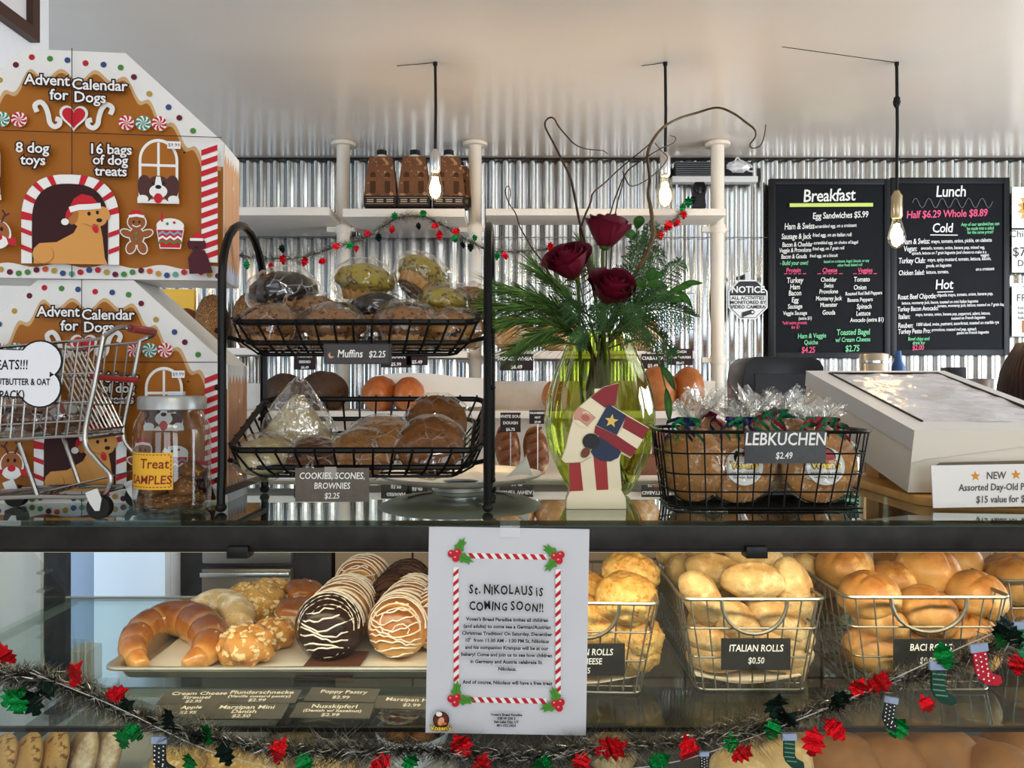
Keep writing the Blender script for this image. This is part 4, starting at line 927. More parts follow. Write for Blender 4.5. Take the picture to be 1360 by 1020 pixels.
# bone sign
p = P(2, 503, 1.047)
t = thing('bone_sign', 'white bone-shaped sign hung on the side of the little shopping cart', 'sign', p, (0,R_(2),0))
kk = 1.047/F
bp = []
def bonepath(e):
    pts = []
    for (cx, cy, a0, a1) in ((52,23,-62,150),(-52,23,30,242),(-52,-13,118,330),(52,-13,-150,62)):
        for q in range(15): a = R_(a0+(a1-a0)*q/14); pts.append(((cx+(27+e)*math.cos(a))*kk, (cy+3+(25+e)*math.sin(a))*kk))
    return pts
MB().prism([(x, y) for x, y in bonepath(2.2)], 0, .0015).part('backing', black, t, M=front(0))
A = Art(.0002, .0018); A.poly(bonepath(0), mat('bone_white', (232,234,240), .3))
mk = mat('marker_black', (24,24,28), .6); 
A.text('TREATS!!!', 36*kk, 14*kk, 18*kk, mk, 'RIGHT', off=.0003, shear=.08, rot=.05, sx=.78); A.text('PEANUTBUTTER & OAT', 66*kk, -6*kk, 12*kk, mk, 'RIGHT', off=.0003, rot=.03, sx=.72); A.text('(6 PACK)', 33*kk, -25*kk, 16*kk, mk, 'RIGHT', off=.0003, shear=.1, rot=.06, sx=.75)
A.part('lettering', t, M=front(0))
# bag of dog treats in the cart
p = P(45, 586, 1.108); t = thing('dog_treat_bag', 'clear bag of brown dog treats lying in the little shopping cart', 'bag', p+Vector((-.02,0,.003)))
tr = bread('dog_treat_brown', (96,58,30), (116,74,40), (84,50,28), 60, .5, .6)
def biscuit(c, r, rz, sd): 
    mb = MB(); mb.M = Matrix.Translation(c) @ Matrix.Rotation(rz, 4, 'Z') @ Matrix.Rotation(.5*math.sin(sd*3), 4, 'Y')
    mb.blob((0,0,0), (r, r*.6, r*.45), lambda d: 1+.15*nz(d,3,sd), 14, 9); return mb
for k in range(8): biscuit(Vector((-.075+.022*k, .012*math.sin(k*2.1), .019+.009*(k%2))), .023, k*1.3, k).part('biscuit', tr, t)
mb = MB(); mb.blob((0,0,.030), (.105,.042,.030), lambda d: 1+.10*nz(d,4,3), 26, 14); mb.part('bag', cello, t)
# ---------------------------------------------------------------- treat jar
jarg = glass('jar_glass', (247,249,248), base=.05, power=3.2)
p = P(229, 692, 1.118); p.z = DECK
t = thing('treat_jar', 'glass jar of brown crumbs with yellow treat samples label', 'jar', p)
H = .168
prof = [(.044,.001),(.050,.006),(.0515,.018),(.0515,.112),(.049,.126),(.043,.137),(.041,.142),(.0415,.150)]
MB().lathe(prof, 36, caps=False).part('glass', jarg, t)
MB().lathe([(.0,.0035),(.045,.0035),(.049,.008)], 30, caps=False).part('glass_bottom', jarg, t)
MB().lathe([(.0425,.144),(.0455,.145),(.0458,.160),(.044,.163),(.0,.1635)], 36, caps=False).part('lid', mat('lid_grey', (170,172,170), .35, .5), t)
MB().cbox((.006,-.0,.1665), (.022,.010,.006)).part('lid_clip', mat('clear_clip', (206,214,222), .2), t, bevel=.001)
crumb = bread('crumbs', (116,76,40), (136,92,50), (96,60,32), 90, 1., .8, spots=(176,130,78), spotpos=.58)
mb = MB(); mb.blob((0,0,.018), (.046,.046,.014), lambda d: 1+.18*nz(d,5,2), 30, 14); mb.part('crumb_pile', crumb, t, stuff=True)
for k, (x,y,z,r) in enumerate(((-.018,-.02,.034,.017),(.020,-.016,.036,.020),(.004,.012,.040,.022),(.024,.006,.056,.018),(-.026,.008,.030,.016))):
    mb = MB(); mb.blob((x,y,z), (r,r*.8,r*.75), lambda d: 1+.2*nz(d,3,k+4), 16, 10); mb.part('treat_chunk', crumb, t)
mb = MB(); lab = mat('label_yellow', (226,172,54), .6); N0 = 16
def cyl(u, v): a = R_(-140+74*u); return ((.0521)*math.cos(a), (.0521)*math.sin(a), .037+.050*v)
mb.grid(cyl, 14, 4); lo = mb.part('label', lab, t, smooth=80)
rp = mat('marker_maroon', (126,40,34), .6)
mb = MB()
for s, z, sz, ang in (('Treat', .066, .0185, -94), ('SAMPLES', .045, .0165, -102)):
    v, f = text2d(s, sz, 'CENTER', .0002, .08)
    mb.add([(.0525*math.cos(R_(ang)+x/.0525), .0525*math.sin(R_(ang)+x/.0525), z+y) for x, y in v], f)
for k in range(13):
    for zz in (.040, .0838): a = R_(-138+5.4*k); b = a+R_(3); mb.add([(.0525*math.cos(q), .0525*math.sin(q), zz+h) for q, h in ((a,0),(b,0),(b,.0011),(a,.0011))], [(0,1,2,3)])
for k in range(8):
    a = R_(-69.5); z = .041+.0055*k; mb.add([(.0525*math.cos(q), .0525*math.sin(q), h) for q, h in ((a,z),(a+.022,z),(a+.022,z+.0034),(a,z+.0034))], [(0,1,2,3)])
mb.part('lettering', rp, lo, smooth=0)
# ---------------------------------------------------------------- two-tier wire stand
SX0, SX1, SY0, SY1 = -.408, -.034, 1.112, 1.300
so = Vector(((SX0+SX1)/2, (SY0+SY1)/2, DECK))
t = thing('two_tier_stand', 'black wire two-tier basket stand full of wrapped muffins and cookies', 'stand', so)
topz = P(0, 300, 1.2).z-DECK
for x in (SX0, SX1):
    xx = x-so.x; pts = []
    yr = (SY1-SY0)/2
    for k in range(13): a = PI*k/12; pts.append((xx, -yr*math.cos(a), topz-yr+yr*math.sin(a)))
    pts = [(xx,-yr-.004,.004),(xx,-yr-.004,.03),(xx,-yr,.06),(xx,-yr,.15)]+pts+[(xx,yr,.15),(xx,yr,.06),(xx,yr+.004,.03),(xx,yr+.004,.004)]
    MB().tube(pts, .0062, 8).part('side_frame', ironk, t)
    MB().box(xx-.005, xx+.005, -yr, yr, .024, .031).part('foot_bar', ironk, t)
    for y in (-yr-.004, yr+.004):
        mb = MB(); mb.blob((xx,y,.007), (.008,.009,.0068), None, 12, 8); mb.part('rubber_foot', mat('rubber_black', (24,22,22), .5), t)
    mb = MB()
    for z in (.045, .175, .255): mb.blob((xx+(-.007 if x == SX0 else .007),-yr,z), (.004,.004,.004), None, 8, 6)
    mb.part('screw', ironk, t)
def basket_tier(name, zf, zb, x0, x1, hgt):
    y0, y1 = SY0+.006, SY1-.006; ins = .030
    c = lambda x, y, d: Vector((x-so.x, y-so.y, zf+(zb-zf)*(y-y0)/(y1-y0)-d))
    def ring(d, i, r, mb):
        xa, xb, ya, yb = x0+i, x1-i, y0+i*.6, y1-i*.6; q = .02
        pts = []
        for cx, cy, a0 in ((xa+q,ya+q,180),(xb-q,ya+q,270),(xb-q,yb-q,0),(xa+q,yb-q,90)):
            for k in range(5): a = R_(a0+90*k/4); pts.append(c(cx+q*math.cos(a), cy+q*math.sin(a), d))
        mb.tube(pts, r, 8, closed=True)
    mb = MB(); ring(0, 0, .0046, mb); rim = mb.part('rim', ironk, t)
    mb = MB(); ring(hgt*.62, ins*.5, .0040, mb); mb.part('lower_rim', ironk, t)
    mb = MB(); ring(hgt, ins, .0022, mb)
    n = 13
    for k in range(n):
        f = (k+.5)/n; xt = x0+(x1-x0)*f; xb = x0+ins+(x1-x0-2*ins)*f; xm = x0+ins*.5+(x1-x0-ins)*f
        mb.tube([c(xt,y0-.004,-.005), c(xt,y0-.005,.002), c(xm,y0+ins*.3-.004,hgt*.62), c(xb,y0+ins*.6,hgt), c(xb,y1-ins*.6,hgt), c(xm,y1-ins*.3+.004,hgt*.62), c(xt,y1+.004,.0), c(xt,y1+.003,-.005)], .0018, 5)
    for k in range(7):
        f = (k+.5)/7; yt = y0+(y1-y0)*f; yb = y0+ins*.6+(y1-y0-1.2*ins)*f
        mb.tube([c(x0-.003,yt,-.005), c(x0+ins*.5-.003,yt,hgt*.62), c(x0+ins,yb,hgt), c(x1-ins,yb,hgt), c(x1-ins*.5+.003,yt,hgt*.62), c(x1+.003,yt,-.005)], .0018, 5)
    mb.part('wire_mesh', ironk, rim)
    mb = MB(); 
    for x in (SX0, SX1):
        for y in (y0+.02, y1-.02): mb.tube([c(x,y,hgt*.5), c(x0+ins*.4 if x == SX0 else x1-ins*.4,y,hgt*.62)], .0035, 6)
    mb.part('basket_bracket', ironk, t)
    return lambda x, y: zf+(zb-zf)*(y-y0)/(y1-y0)-hgt+DECK
ufloor = basket_tier('upper', P(0,428,1.118).z-DECK, P(0,405,1.294).z-DECK, -.398, -.050, .050)
lfloor = basket_tier('lower', P(0,598,1.118).z-DECK, P(0,530,1.294).z-DECK, -.402, -.044, .046)
# signs on the stand
def counter_sign(name, px, py, w, h, D, lines, m, lab, rot=(0,0,0), tcol=None, back=True, cat='price sign', art=None, grp=None):
    p = P(px, py, D); k = D/F; W, H = w*k, h*k; t = thing(name, lab, cat, p, rot, grp)
    MB().box(-W/2, W/2, 0, .0022, -H/2, H/2).part('card', m, t)
    A = Art(.0002, .0004)
    if art: art(A, k)
    for s, x, y, cap, al in lines: A.text(s, x*k, y*k, cap*k/.70, tcol or cw, al, off=cap*k*.02, shear=.12, sx=.82)
    A.part('lettering', t, M=front(0)); return t
signk2 = mat('sign_charcoal', (48,48,48), .25, var=.1, vs=60); signt = mat('sign_taupe', (96,88,78), .45, var=.06, vs=80)
def muf(A, k):
    A.rect(-41*k,-12*k,41*k,12*k,mat('sign_inner', (62,58,56), .3)); A.ell(-35*k,-2*k,4*k,4*k,mat('swirl_cream', (196,150,130), .5)); A.ell(-33*k,0,3.4*k,3.4*k,mat('sign_inner', (62,58,56), .3))
counter_sign('price_sign', 475, 470, 90, 27, 1.098, (('Muffins',-10,-4.5,10,C),('$2.25',26,-4.5,8.5,C)), signk2, 'small clear-fronted muffins price sign hanging from the upper wire basket', art=muf)
def tape(A, k): A.rect(-10*k,8*k,6*k,24*k,mat('tape_pale', (150,146,136), .3))
counter_sign('price_sign', 441, 644, 98, 45, 1.088, (('COOKIES, SCONES,',0,8,8.6,C),('BROWNIES',0,-5,8.2,C),('$2.25',0,-18,7.6,C)), signt, 'taupe cookies, scones and brownies price sign taped to the lower wire basket', art=tape)
# wrapped baked goods -------------------------------------------------------
choc = bread('chocolate_muffin', (40,26,22), (38,25,22), (30,20,18), 60, .5, .45)
crum = bread('crumble_muffin', (128,82,42), (146,98,56), (154,112,72), 75, 1., .7, spots=(84,50,28), spotpos=.55)
pist = bread('pistachio_muffin', (120,76,30), (158,138,50), (168,152,66), 60, .5, .6, spots=(92,72,36), spotpos=.57)
blue = bread('blueberry_muffin', (176,116,48), (184,134,64), (150,100,50), 26, .4, .5, spots=(36,32,44), spotpos=.62)
scon = bread('pale_scone', (206,184,134), (206,192,150), (190,170,124), 40, .5, .6, spots=(120,110,110), spotpos=.66)
cook = bread('cookie_brown', (128,78,32), (146,92,38), (120,72,30), 60, .9, .6, spots=(92,52,22), spotpos=.60)
dcook = bread('cookie_chip', (92,56,30), (120,76,40), (96,58,32), 40, .7, .6, spots=(36,22,18), spotpos=.58)
oat = bread('cookie_oat', (156,108,54), (174,124,66), (150,100,50), 60, .8, .6, spots=(118,74,36), spotpos=.60)
liner = mat('paper_liner', (176,132,80), .7, var=.1, vs=200)
def muffin(name, m, lab, loc, r, rot, seed, wrap=1.10, cap=1.0):
    t = thing('wrapped_muffin', lab, 'muffin', loc, rot, 'wrapped muffins in the upper basket')
    mb = MB(); pr = []
    n = 36; vs = []; fs = []
    for z, rr in ((0,.62),(.25,.70),(.5,.76)):
        for k in range(n): a = 2*PI*k/n; q = rr*r*(1+.035*(1 if k%2 else -1)); vs.append((q*math.cos(a), q*math.sin(a), z*r))
    for i in range(2):
        for k in range(n): fs.append((i*n+k, i*n+(k+1)%n, (i+1)*n+(k+1)%n, (i+1)*n+k))
    fs.append(tuple(range(n-1,-1,-1))); mb.add(vs, fs); mb.part('liner', liner, t, smooth=20)
    mb = MB(); mb.blob((0,0,r*.62), (r,r,r*.62*cap), lambda d: (1+.08*nz(d,3,seed)+.03*nz(d,9,seed))*(1 if d.z > -.2 else .86), 28, 18); mb.part('cake', m, t, smooth=80)
    mb = MB(); mb.blob((0,0,r*.60), (r*wrap, r*wrap*1.0, r*.76*wrap*cap), lambda d: 1+.07*nz(d,3,seed+20)+.05*nz(d,7,seed)+.20*max(0, nz(d,2.2,seed+5)-.2)*max(0, d.z+.3), 40, 24)
    mb.v = [(x,y,max(z,-.004)) for x,y,z in mb.v]; mb.part('plastic_wrap', cello, t, smooth=80)
    return t
def onfloor(px, D, fl): x = (px-680)*D/F; return Vector((x, D, fl(x, D)+.003))
M1 = [('crum',362,1.172,.047,'crumble-topped wrapped muffin at the front left corner of the upper basket'), ('crum',443,1.172,.048,'crumble-topped wrapped muffin at the front of the upper basket, under the pistachio one'),
      ('crum',540,1.172,.050,'wide wrapped crumb muffin at the front of the upper basket, above the empty wire'), ('blue',606,1.172,.043,'wrapped blueberry muffin at the front right corner of the upper basket')]
MM = dict(crum=crum, blue=blue, choc=choc, pist=pist)
for i, (k, px, D, r, lab) in enumerate(M1): muffin('', MM[k], lab, onfloor(px, D, ufloor), r, (0,0,i), i)
for i, (k, px, py, D, r, lab, rot) in enumerate((('choc',380,392,1.225,.052,'dark chocolate wrapped muffin on top at the left of the upper basket',(.1,-.1,0)), ('pist',482,378,1.235,.047,'green pistachio wrapped muffin on top, middle of the upper basket',(.15,0,1)),
      ('pist',549,366,1.24,.045,'green pistachio wrapped muffin standing highest, tilted toward the viewer',(.65,.15,2)), ('pist',588,404,1.22,.038,'pale green wrapped muffin half covered behind the blueberry muffin',(.1,0,1)),
      ('crum',624,402,1.245,.036,'brown wrapped muffin at the back right corner of the upper basket',(0,.2,1)), ('choc',500,412,1.225,.04,'dark wrapped muffin hidden beneath the two pistachio muffins',(0,0,2)), ('crum',418,414,1.215,.036,'brown wrapped muffin glimpsed between the chocolate and pistachio muffins',(0,0,2)))):
    b = P(px, py, D) - Vector((0,0,r*.55)); b.z = max(b.z, ufloor(b.x, D)+.003); muffin('', MM[k], lab, b, r, rot, i+10)
G = 'wrapped cookies and scones in the lower basket'
def wcookie(m, lab, px, py, D, r, th, rot, seed, tail=1, nm='wrapped_cookie', cat='cookie'):
    t = thing(nm, lab, cat, P(px, py, D), rot, G)
    mb = MB(); mb.blob((0,0,0), (r, r, th), lambda d: 1+.06*nz(d,3,seed)+.03*nz(d,8,seed), 28, 14); mb.part(cat, m, t, smooth=80)
    mb = MB(); mb.blob((0,0,0), (r*1.10, r*1.10, th*1.35), lambda d: 1+.05*nz(d,4,seed)+.05*nz(d,9,seed)+.35*max(0, d.x-.72)*tail, 30, 14); mb.part('plastic_wrap', cello, t, smooth=80)
    return t
wcookie(scon, 'pale round wrapped scone at the front left of the lower basket', 352, 606, 1.168, .046, .026, (.25,0,0), 1, nm='wrapped_scone', cat='scone')
t = thing('wrapped_scone', 'tall triangular wrapped scone standing at the back left of the lower basket', 'scone', P(396, 596, 1.235), (0,.0,.1), G)
mb = MB(); mb.prism([(-.052,-.012),(.046,-.012),(.052,.018),(.006,.085),(-.006,.085),(-.056,.022)], -.022, .022); sc_ = mb.part('scone', scon, t, M=FRONT, bevel=.009, smooth=80)
mb = MB(); mb.blob((0,0,.036), (.060,.034,.058), lambda d: (1+.07*nz(d,3,4)+.05*nz(d,8,4))*(1+.30*max(0,d.z)**2), 40, 24); mb.v = [(x*(1-.62*max(0,(z-.03)/.085)), y*(1-.3*max(0,(z-.03)/.085)), max(z,-.016)) for x,y,z in mb.v]; mb.part('plastic_wrap', cello2, t, smooth=80)
wcookie(dcook, 'dark chocolate-chip wrapped cookie lying low between scone and oat cookies', 420, 606, 1.165, .045, .016, (.5,.15,0), 3)
wcookie(oat, 'light wrapped oat cookie leaning at the front middle of the lower basket', 482, 602, 1.170, .047, .018, (.75,.1,0), 4)
wcookie(oat, 'light wrapped oat cookie behind the front middle one', 500, 578, 1.20, .048, .014, (.55,-.1,0), 5)
wcookie(cook, 'thick brown wrapped cookie at the front right of the lower basket', 572, 592, 1.180, .050, .022, (.95,0,0), 6)
wcookie(cook, 'large dark-brown wrapped cookie standing upright at the back right of the lower basket', 580, 563, 1.245, .048, .014, (1.2,0,0), 7)
# ---------------------------------------------------------------- cake stand and napkin
p = P(612, 0, 1.352); p.z = DECK
t = thing('serving_platter', 'round silver platter on a low foot behind the wire stand', 'platter', p)
silver = mat('polished_silver', (232,232,230), .34, .7)
MB().lathe([(.05,.0005),(.048,.006),(.03,.011),(.03,.014),(.095,.017),(.118,.021),(.135,.028),(.139,.0285),(.137,.025),(.117,.017),(.09,.0145)], 48, caps=False).part('plate', silver, t)
MB().lathe([(0,.0005),(.05,.0005)], 24, caps=False).part('foot_base', silver, t)
t2 = MB(); t2.grid(lambda u, v: ((u-.5)*.045*(1-v)+.012*v, -.012+.02*u+.012*v, .0+.034*v+.004*math.sin(u*3)), 6, 6)
t2.solo('paper_napkin', paper, 'white folded napkin corner standing on the silver platter left of the vase', 'napkin', p+Vector((.100,-.02,.0235)))
# ---------------------------------------------------------------- wooden figure
sp = Vector(((792-680)*1.135/F, 1.135, DECK))
t = thing('wooden_figure', 'flat wooden bearded man in red pointed hat holding a star flag', 'figurine', sp)
q = .2548*1.12/F
c = lambda cx, cy: ((cx-560)*q, (945-cy)*q)
wcream = mat('painted_cream', (234,222,190), .45); wred = mat('painted_red', (134,30,36), .4); wred2 = mat('painted_brick', (158,44,42), .4); wblue = mat('painted_navy', (34,46,72), .4); wface = mat('painted_face', (206,150,128), .5); wgold = mat('painted_gold', (226,192,96), .5); wbrown = mat('painted_brown', (110,62,48), .5); wline = mat('painted_line', (120,104,80), .6)
base = [c(400,945), c(402,890), c(420,850), c(690,838), c(716,885), c(720,945)]
MB().prism(base, -.022, .0).part('base', wcream, t, M=FRONT, bevel=.002)
sil = [(420,850),(416,700),(396,702),(376,682),(402,610),(412,560),(436,478),(438,440),(470,404),(532,352),(598,300),(680,276),(664,394),(640,395),(842,516),(742,676),(692,652),(684,690),(696,838),(560,890)]
MB().prism([c(*p_) for p_ in sil], -.014, -.002).part('board', wcream, t, M=FRONT, bevel=.0008)
A = Art(.00015, -.0017)
sh = lambda pts, m: A.poly([c(*p_) for p_ in pts], m)
sh([(420,850),(416,700),(476,697),(494,872),(470,884)], wred2); sh([(545,664),(616,690),(627,884),(600,892),(566,890)], wred2)
sh([(530,354),(600,300),(680,278),(663,394),(606,408)], wred)
sh([(438,440),(470,406),(556,462),(515,505),(444,470)], wface); A.ell(*c(503,462), 24*q, 17*q, mat('painted_nose', (180,104,92), .5), -.4)
A.stroke([c(488,436), c(505,430), c(520,440)], 6*q, wcream); sh([(443,468),(470,474),(516,508),(490,512),(460,500)], wcream); A.stroke([c(443,468), c(470,474), c(516,508)], 2*q, wline)
A.stroke([c(470,406), c(520,430), c(556,462)], 2*q, wline)
sh([(575,560),(640,590),(692,642),(676,672),(636,692),(585,688),(545,664),(530,640)], wblue)
sh([(622,388),(720,450),(668,552),(560,500)], wblue); sh([(718,450),(838,518),(806,576),(698,514)], wred); sh([(698,514),(806,576),(776,626),(668,554)], wcream); sh([(556,502),(668,554),(776,626),(742,668),(650,612),(548,540)], wred)
A.star(*c(640,478), 38*q, wgold, rot=PI/2-.15)
A.ell(*c(532,585), 46*q, 42*q, mat('painted_black', (30,28,32), .4)); A.ell(*c(502,645), 22*q, 30*q, wbrown, -.6)
A.stroke([c(400,702), c(480,696), c(530,668)], 2*q, wline)
A.part('painting', t, M=front(0))
# ---------------------------------------------------------------- wire basket with cookie bags
bx0, bx1, by0, by1 = .216, .515, 1.112, 1.262
bo = Vector(((bx0+bx1)/2, (by0+by1)/2, DECK))
t = thing('wire_basket', 'black oval-cornered wire basket of bagged spice cookies on the counter', 'basket', bo)
bh = P(0,574,1.11).z-DECK
def bring(f, y_, r, mb, m=None):
    w = (bx1-bx0)/2-.014*(1-f); d = (by1-by0)/2-.010*(1-f); qn = .035; pts = []
    for cx, cy, a0 in ((-w+qn,-d+qn,180),(w-qn,-d+qn,270),(w-qn,d-qn,0),(-w+qn,d-qn,90)):
        for k in range(6): a = R_(a0+90*k/5); pts.append((cx+qn*math.cos(a), cy+qn*math.sin(a), y_))
    mb.tube(pts, r, 6, closed=True); return pts
mb = MB(); bring(1, bh, .0028, mb); mb.part('rim', ironk, t)
mb = MB(); lo = bring(0, .003, .0018, mb)
for f in (.22, .45, .72): bring(f, .003+(bh-.003)*f, .0013, mb)
hi = bring(1, bh, .0005, MB())
def along(pts, s):
    L_ = [0]
    for i in range(len(pts)): L_.append(L_[-1]+(Vector(pts[(i+1)%len(pts)])-Vector(pts[i])).length)
    s = (s % 1)*L_[-1]; i = max(k for k in range(len(pts)) if L_[k] <= s); return Vector(pts[i]).lerp(Vector(pts[(i+1)%len(pts)]), (s-L_[i])/max(1e-9, L_[i+1]-L_[i]))
for k in range(34): mb.tube([along(hi, k/34), along(lo, k/34)], .0013, 5)
for k in range(8): y = -.062+.124*k/7; mb.tube([(-(bx1-bx0)/2+.016, y, .003), ((bx1-bx0)/2-.016, y, .003)], .0013, 5)
mb.part('wire_mesh', ironk, t)
counter_sign('price_sign', 1043, 594, 108, 43, 1.105, (('LEBKUCHEN',0,3,16.5,C),('$2.49',-2,-15,8.5,C)), signk2, 'black lebkuchen price sign hung on the front of the wire cookie basket')
# bagged cookies
leb = bread('lebkuchen', (186,128,66), (206,150,88), (180,122,64), 60, .7, .65, spots=(226,178,116), spotpos=.60)
rib = dict(g=mat('ribbon_green', (24,104,66), .3), r=mat('ribbon_red', (138,22,44), .3), b=mat('ribbon_blue', (26,32,72), .3))
stk = mat('sticker_white', (240,238,230), .4); yel = mat('logo_yellow', (246,206,40), .4); ored = mat('logo_red', (178,40,36), .4); obl = mat('logo_black', (36,20,18), .4); opk = mat('logo_skin', (226,160,120), .5)
def logo(A, x, y, r, txt=True):
    A.ell(x, y+r*.38, r*.56, r*.50, obl); A.poly([(x-r*.02,y+r*.86),(x+r*.42,y+r*.60),(x+r*.52,y+r*.22),(x-.02*r,y+r*.1)], ored)
    A.ell(x-r*.20, y+r*.55, r*.17, r*.15, opk); A.ell(x-r*.20, y+r*.74, r*.20, r*.10, stk); A.poly([(x-r*.5,y+r*.05),(x-r*.38,y+r*.42),(x-.02*r,y+r*.40),(x+r*.1,y+r*.02)], stk); A.ell(x+r*.25, y+r*.12, r*.36, r*.10, mat('logo_bread', (206,120,50), .5))
    A.text("Vosen's", x, y-r*.22, r*.50, yel, off=r*.02, out=(obl, r*.055), sp=.95)
def cookie_bag(loc, rot, lab, cols, seed, sticker=True, tuft=1.0, r=.056):
    t = thing('cookie_bag', lab, 'cookie bag', loc, rot, 'bagged spice cookies')
    mb = MB(); mb.blob((0,0,r), (r, .014, r), lambda d: 1+.03*nz(d,3,seed), 32, 16); mb.part('cookie', leb, t, smooth=80)
    if sticker:
        A = Art(.0002, .0); A.ell(0,0,.0275,.0275,stk,n=32); logo(A, 0, .003, .0275)
        for i, s in enumerate(('BREAD PARADISE','German Bakery')): A.text(s, 0, -.0125-.005*i, .0056, ink)
        A.part('sticker', t, M=front(-.0185, .003, r*.95))
    mb = MB()
    def bagfn(u, v):
        a = 2*PI*u; z = v*(2*r+.030); k = min(1, math.sin(min(1, (z+.004)/(2*r+.006))*PI)**.5 if z < 2*r else 0)
        w = max(.014, r*1.10*k) if z < 2*r else .012
        th = max(.010, .021*k)
        p_ = Vector((w*math.cos(a), th*math.sin(a), z)); s = 1+.10*nz((math.cos(a)*2, math.sin(a)*2, z*40), 1, seed)
        return Vector((p_.x*s, p_.y*s, max(z, 0)))
    mb.grid(bagfn, 28, 18); mb.part('bag', cello, t, smooth=80)
    mb = MB()                                                  # gathered cellophane above the tie
    for k in range(9):
        a = 2*PI*k/9+seed; lean = Vector((math.cos(a)*.030, math.sin(a)*.018, 0)); h = (.030+.012*nz((k,seed,0),1.7))*tuft
        b0 = Vector((0,0,2*r+.004)); sd = Vector((-math.sin(a),math.cos(a)*.6,0))
        mb.grid(lambda u, v: b0+lean*v*(1+.3*math.sin(u*7+k))+sd*(u-.5)*(.010+.040*v)+Vector((0,0,h*v*(1-.25*abs(u-.5)+.22*math.sin(u*9+k*2)))), 8, 5)
    mb.part('gathered_top', cello2, t, smooth=50)
    for j, cc in enumerate(cols):
        mb = MB()
        for k in range(3):
            a = seed*1.7+k*2.2+j*1.1; pts = []
            for q in range(14):
                s = q/13; rr = .007+.026*s
                pts.append(Vector((rr*math.cos(a)+.006*math.sin(s*13+k), -.012-.012*s+.006*math.cos(s*13+k), 2*r+.003-.024*s*s+.012*math.sin(s*3.1))))
            prev = None; wv = Vector((0,.0,.0028)); vs = []; fs = []
            for i, p_ in enumerate(pts): vs += [p_-wv, p_+wv+Vector((.001,-.001,0))]
            for i in range(13): fs.append((2*i,2*i+2,2*i+3,2*i+1))
            mb.add(vs, fs)
        mb.tube([(.0125*math.cos(2*PI*q/10), .0115*math.sin(2*PI*q/10), 2*r+.002+.003*j) for q in range(10)], .0022, 5, closed=True)
        mb.part('ribbon', rib[cc], t, smooth=60)
    return t
z0 = DECK+.006
cookie_bag(Vector((.333,1.158,z0)), (-.10,0,.05), 'cookie bag front left in the basket, round logo sticker under the price sign', 'gb', 1)
cookie_bag(Vector((.452,1.158,z0)), (-.12,0,-.06), 'cookie bag front right in the basket, its sticker beside the price sign corner', 'gr', 2)
cookie_bag(Vector((.266,1.172,z0)), (0,0,-.85), 'cookie bag at the left end of the basket tied with blue and green ribbon', 'bg', 3, False)
cookie_bag(Vector((.300,1.212,z0+.012)), (0,0,.2), 'cookie bag at the back left of the basket with red ribbon', 'rb', 4, False, 1.25)
cookie_bag(Vector((.372,1.205,z0+.008)), (0,0,.1), 'cookie bag at the back middle of the basket with red ribbon bow', 'rg', 5, False, 1.2)
cookie_bag(Vector((.426,1.225,z0+.010)), (0,0,-.1), 'cookie bag at the back of the basket behind the price sign, green ribbon', 'g', 6, False, 1.2)
cookie_bag(Vector((.478,1.215,z0)), (0,0,.3), 'cookie bag at the right end of the basket with green and red ribbon', 'gr', 7, False, 1.0, .052)
# ---------------------------------------------------------------- white cake box on a board
wb = mat('white_card', (232,226,212), .5); wtop = mat('white_card_skylit', (226,226,226), .45)  # same white card; lid toned cooler for skylight on the top
bp_ = Vector((.594, 1.19, DECK))
brd = MB(); 
pr = []
for cx, cy, a0 in ((.035,.035,180),(.34,.035,270),(.34,.30,0),(.035,.30,90)):
    for k in range(6): a = R_(a0+90*k/5); pr.append((cx+.035*math.cos(a), cy+.035*math.sin(a)))
brd.prism(pr, 0, .014)
brd.solo('wooden_board', mat('maple_board', (222,170,98), .4, var=.06, vs=14), 'round-cornered light wooden board under the white box', 'board', (.600, 1.150, DECK), bevel=.003)
MB().box(0, .20, 0, .05, 0, .062).solo('wooden_block', mat('maple_block', (206,160,104), .5, var=.06, vs=14), 'wooden block propping up the rear of the white box', 'block', (.64, 1.30+.08, DECK+.0142), bevel=.002)
t = thing('cake_box', 'white bakery box with crinkled window lid on the wooden board', 'box', (.594, 1.187, DECK+.0165), (R_(12.5), 0, 0))
bw, bd_, bhh = .275, .435, .098
MB().box(0, bw, 0, bd_, 0, bhh-.002).part('tray', wb, t, bevel=.0015)
mb = MB(); tz = bhh; f = .026
mb.box(-.002, bw+.002, -.002, f+.02, tz-.002, tz); mb.box(-.002, bw+.002, bd_-f, bd_+.002, tz-.002, tz); mb.box(-.002, f+.008, f+.02, bd_-f, tz-.002, tz); mb.box(bw-f, bw+.002, f+.02, bd_-f, tz-.002, tz)
mb.box(-.002, 0, 0, bd_, tz-.03, tz-.002)
mb.part('lid', wtop, t)
mb = MB(); mb.prism([(-.002,tz),(bw+.002,tz),(bw+.002,tz-.012),(.21,tz-.018),(.02,tz-.044),(-.002,tz-.05)], .001, .003); mb.part('lid_flap', wb, t, M=FRONT)
mb = MB(); mb.prism([(.035,.042),(.042,.048),(.20,.052),(.208,.048),(.205,.040),(.04,.036)], .0005, .0012); mb.part('handle_slot', mat('slot_shadow_card', (132,126,112), .6), t, M=FRONT)
mb = MB()
for a, b in (((f+.008,f+.02),(f+.008,bd_-f)),((f+.008,bd_-f),(bw-f,bd_-f)),((bw-f,bd_-f),(bw-f,f+.02))): mb.tube([(a[0],a[1],tz+.0005),(b[0],b[1],tz+.0005)], .0022, 6)
mb.part('window_edge', mat('window_edge_black', (28,24,24), .5), t)
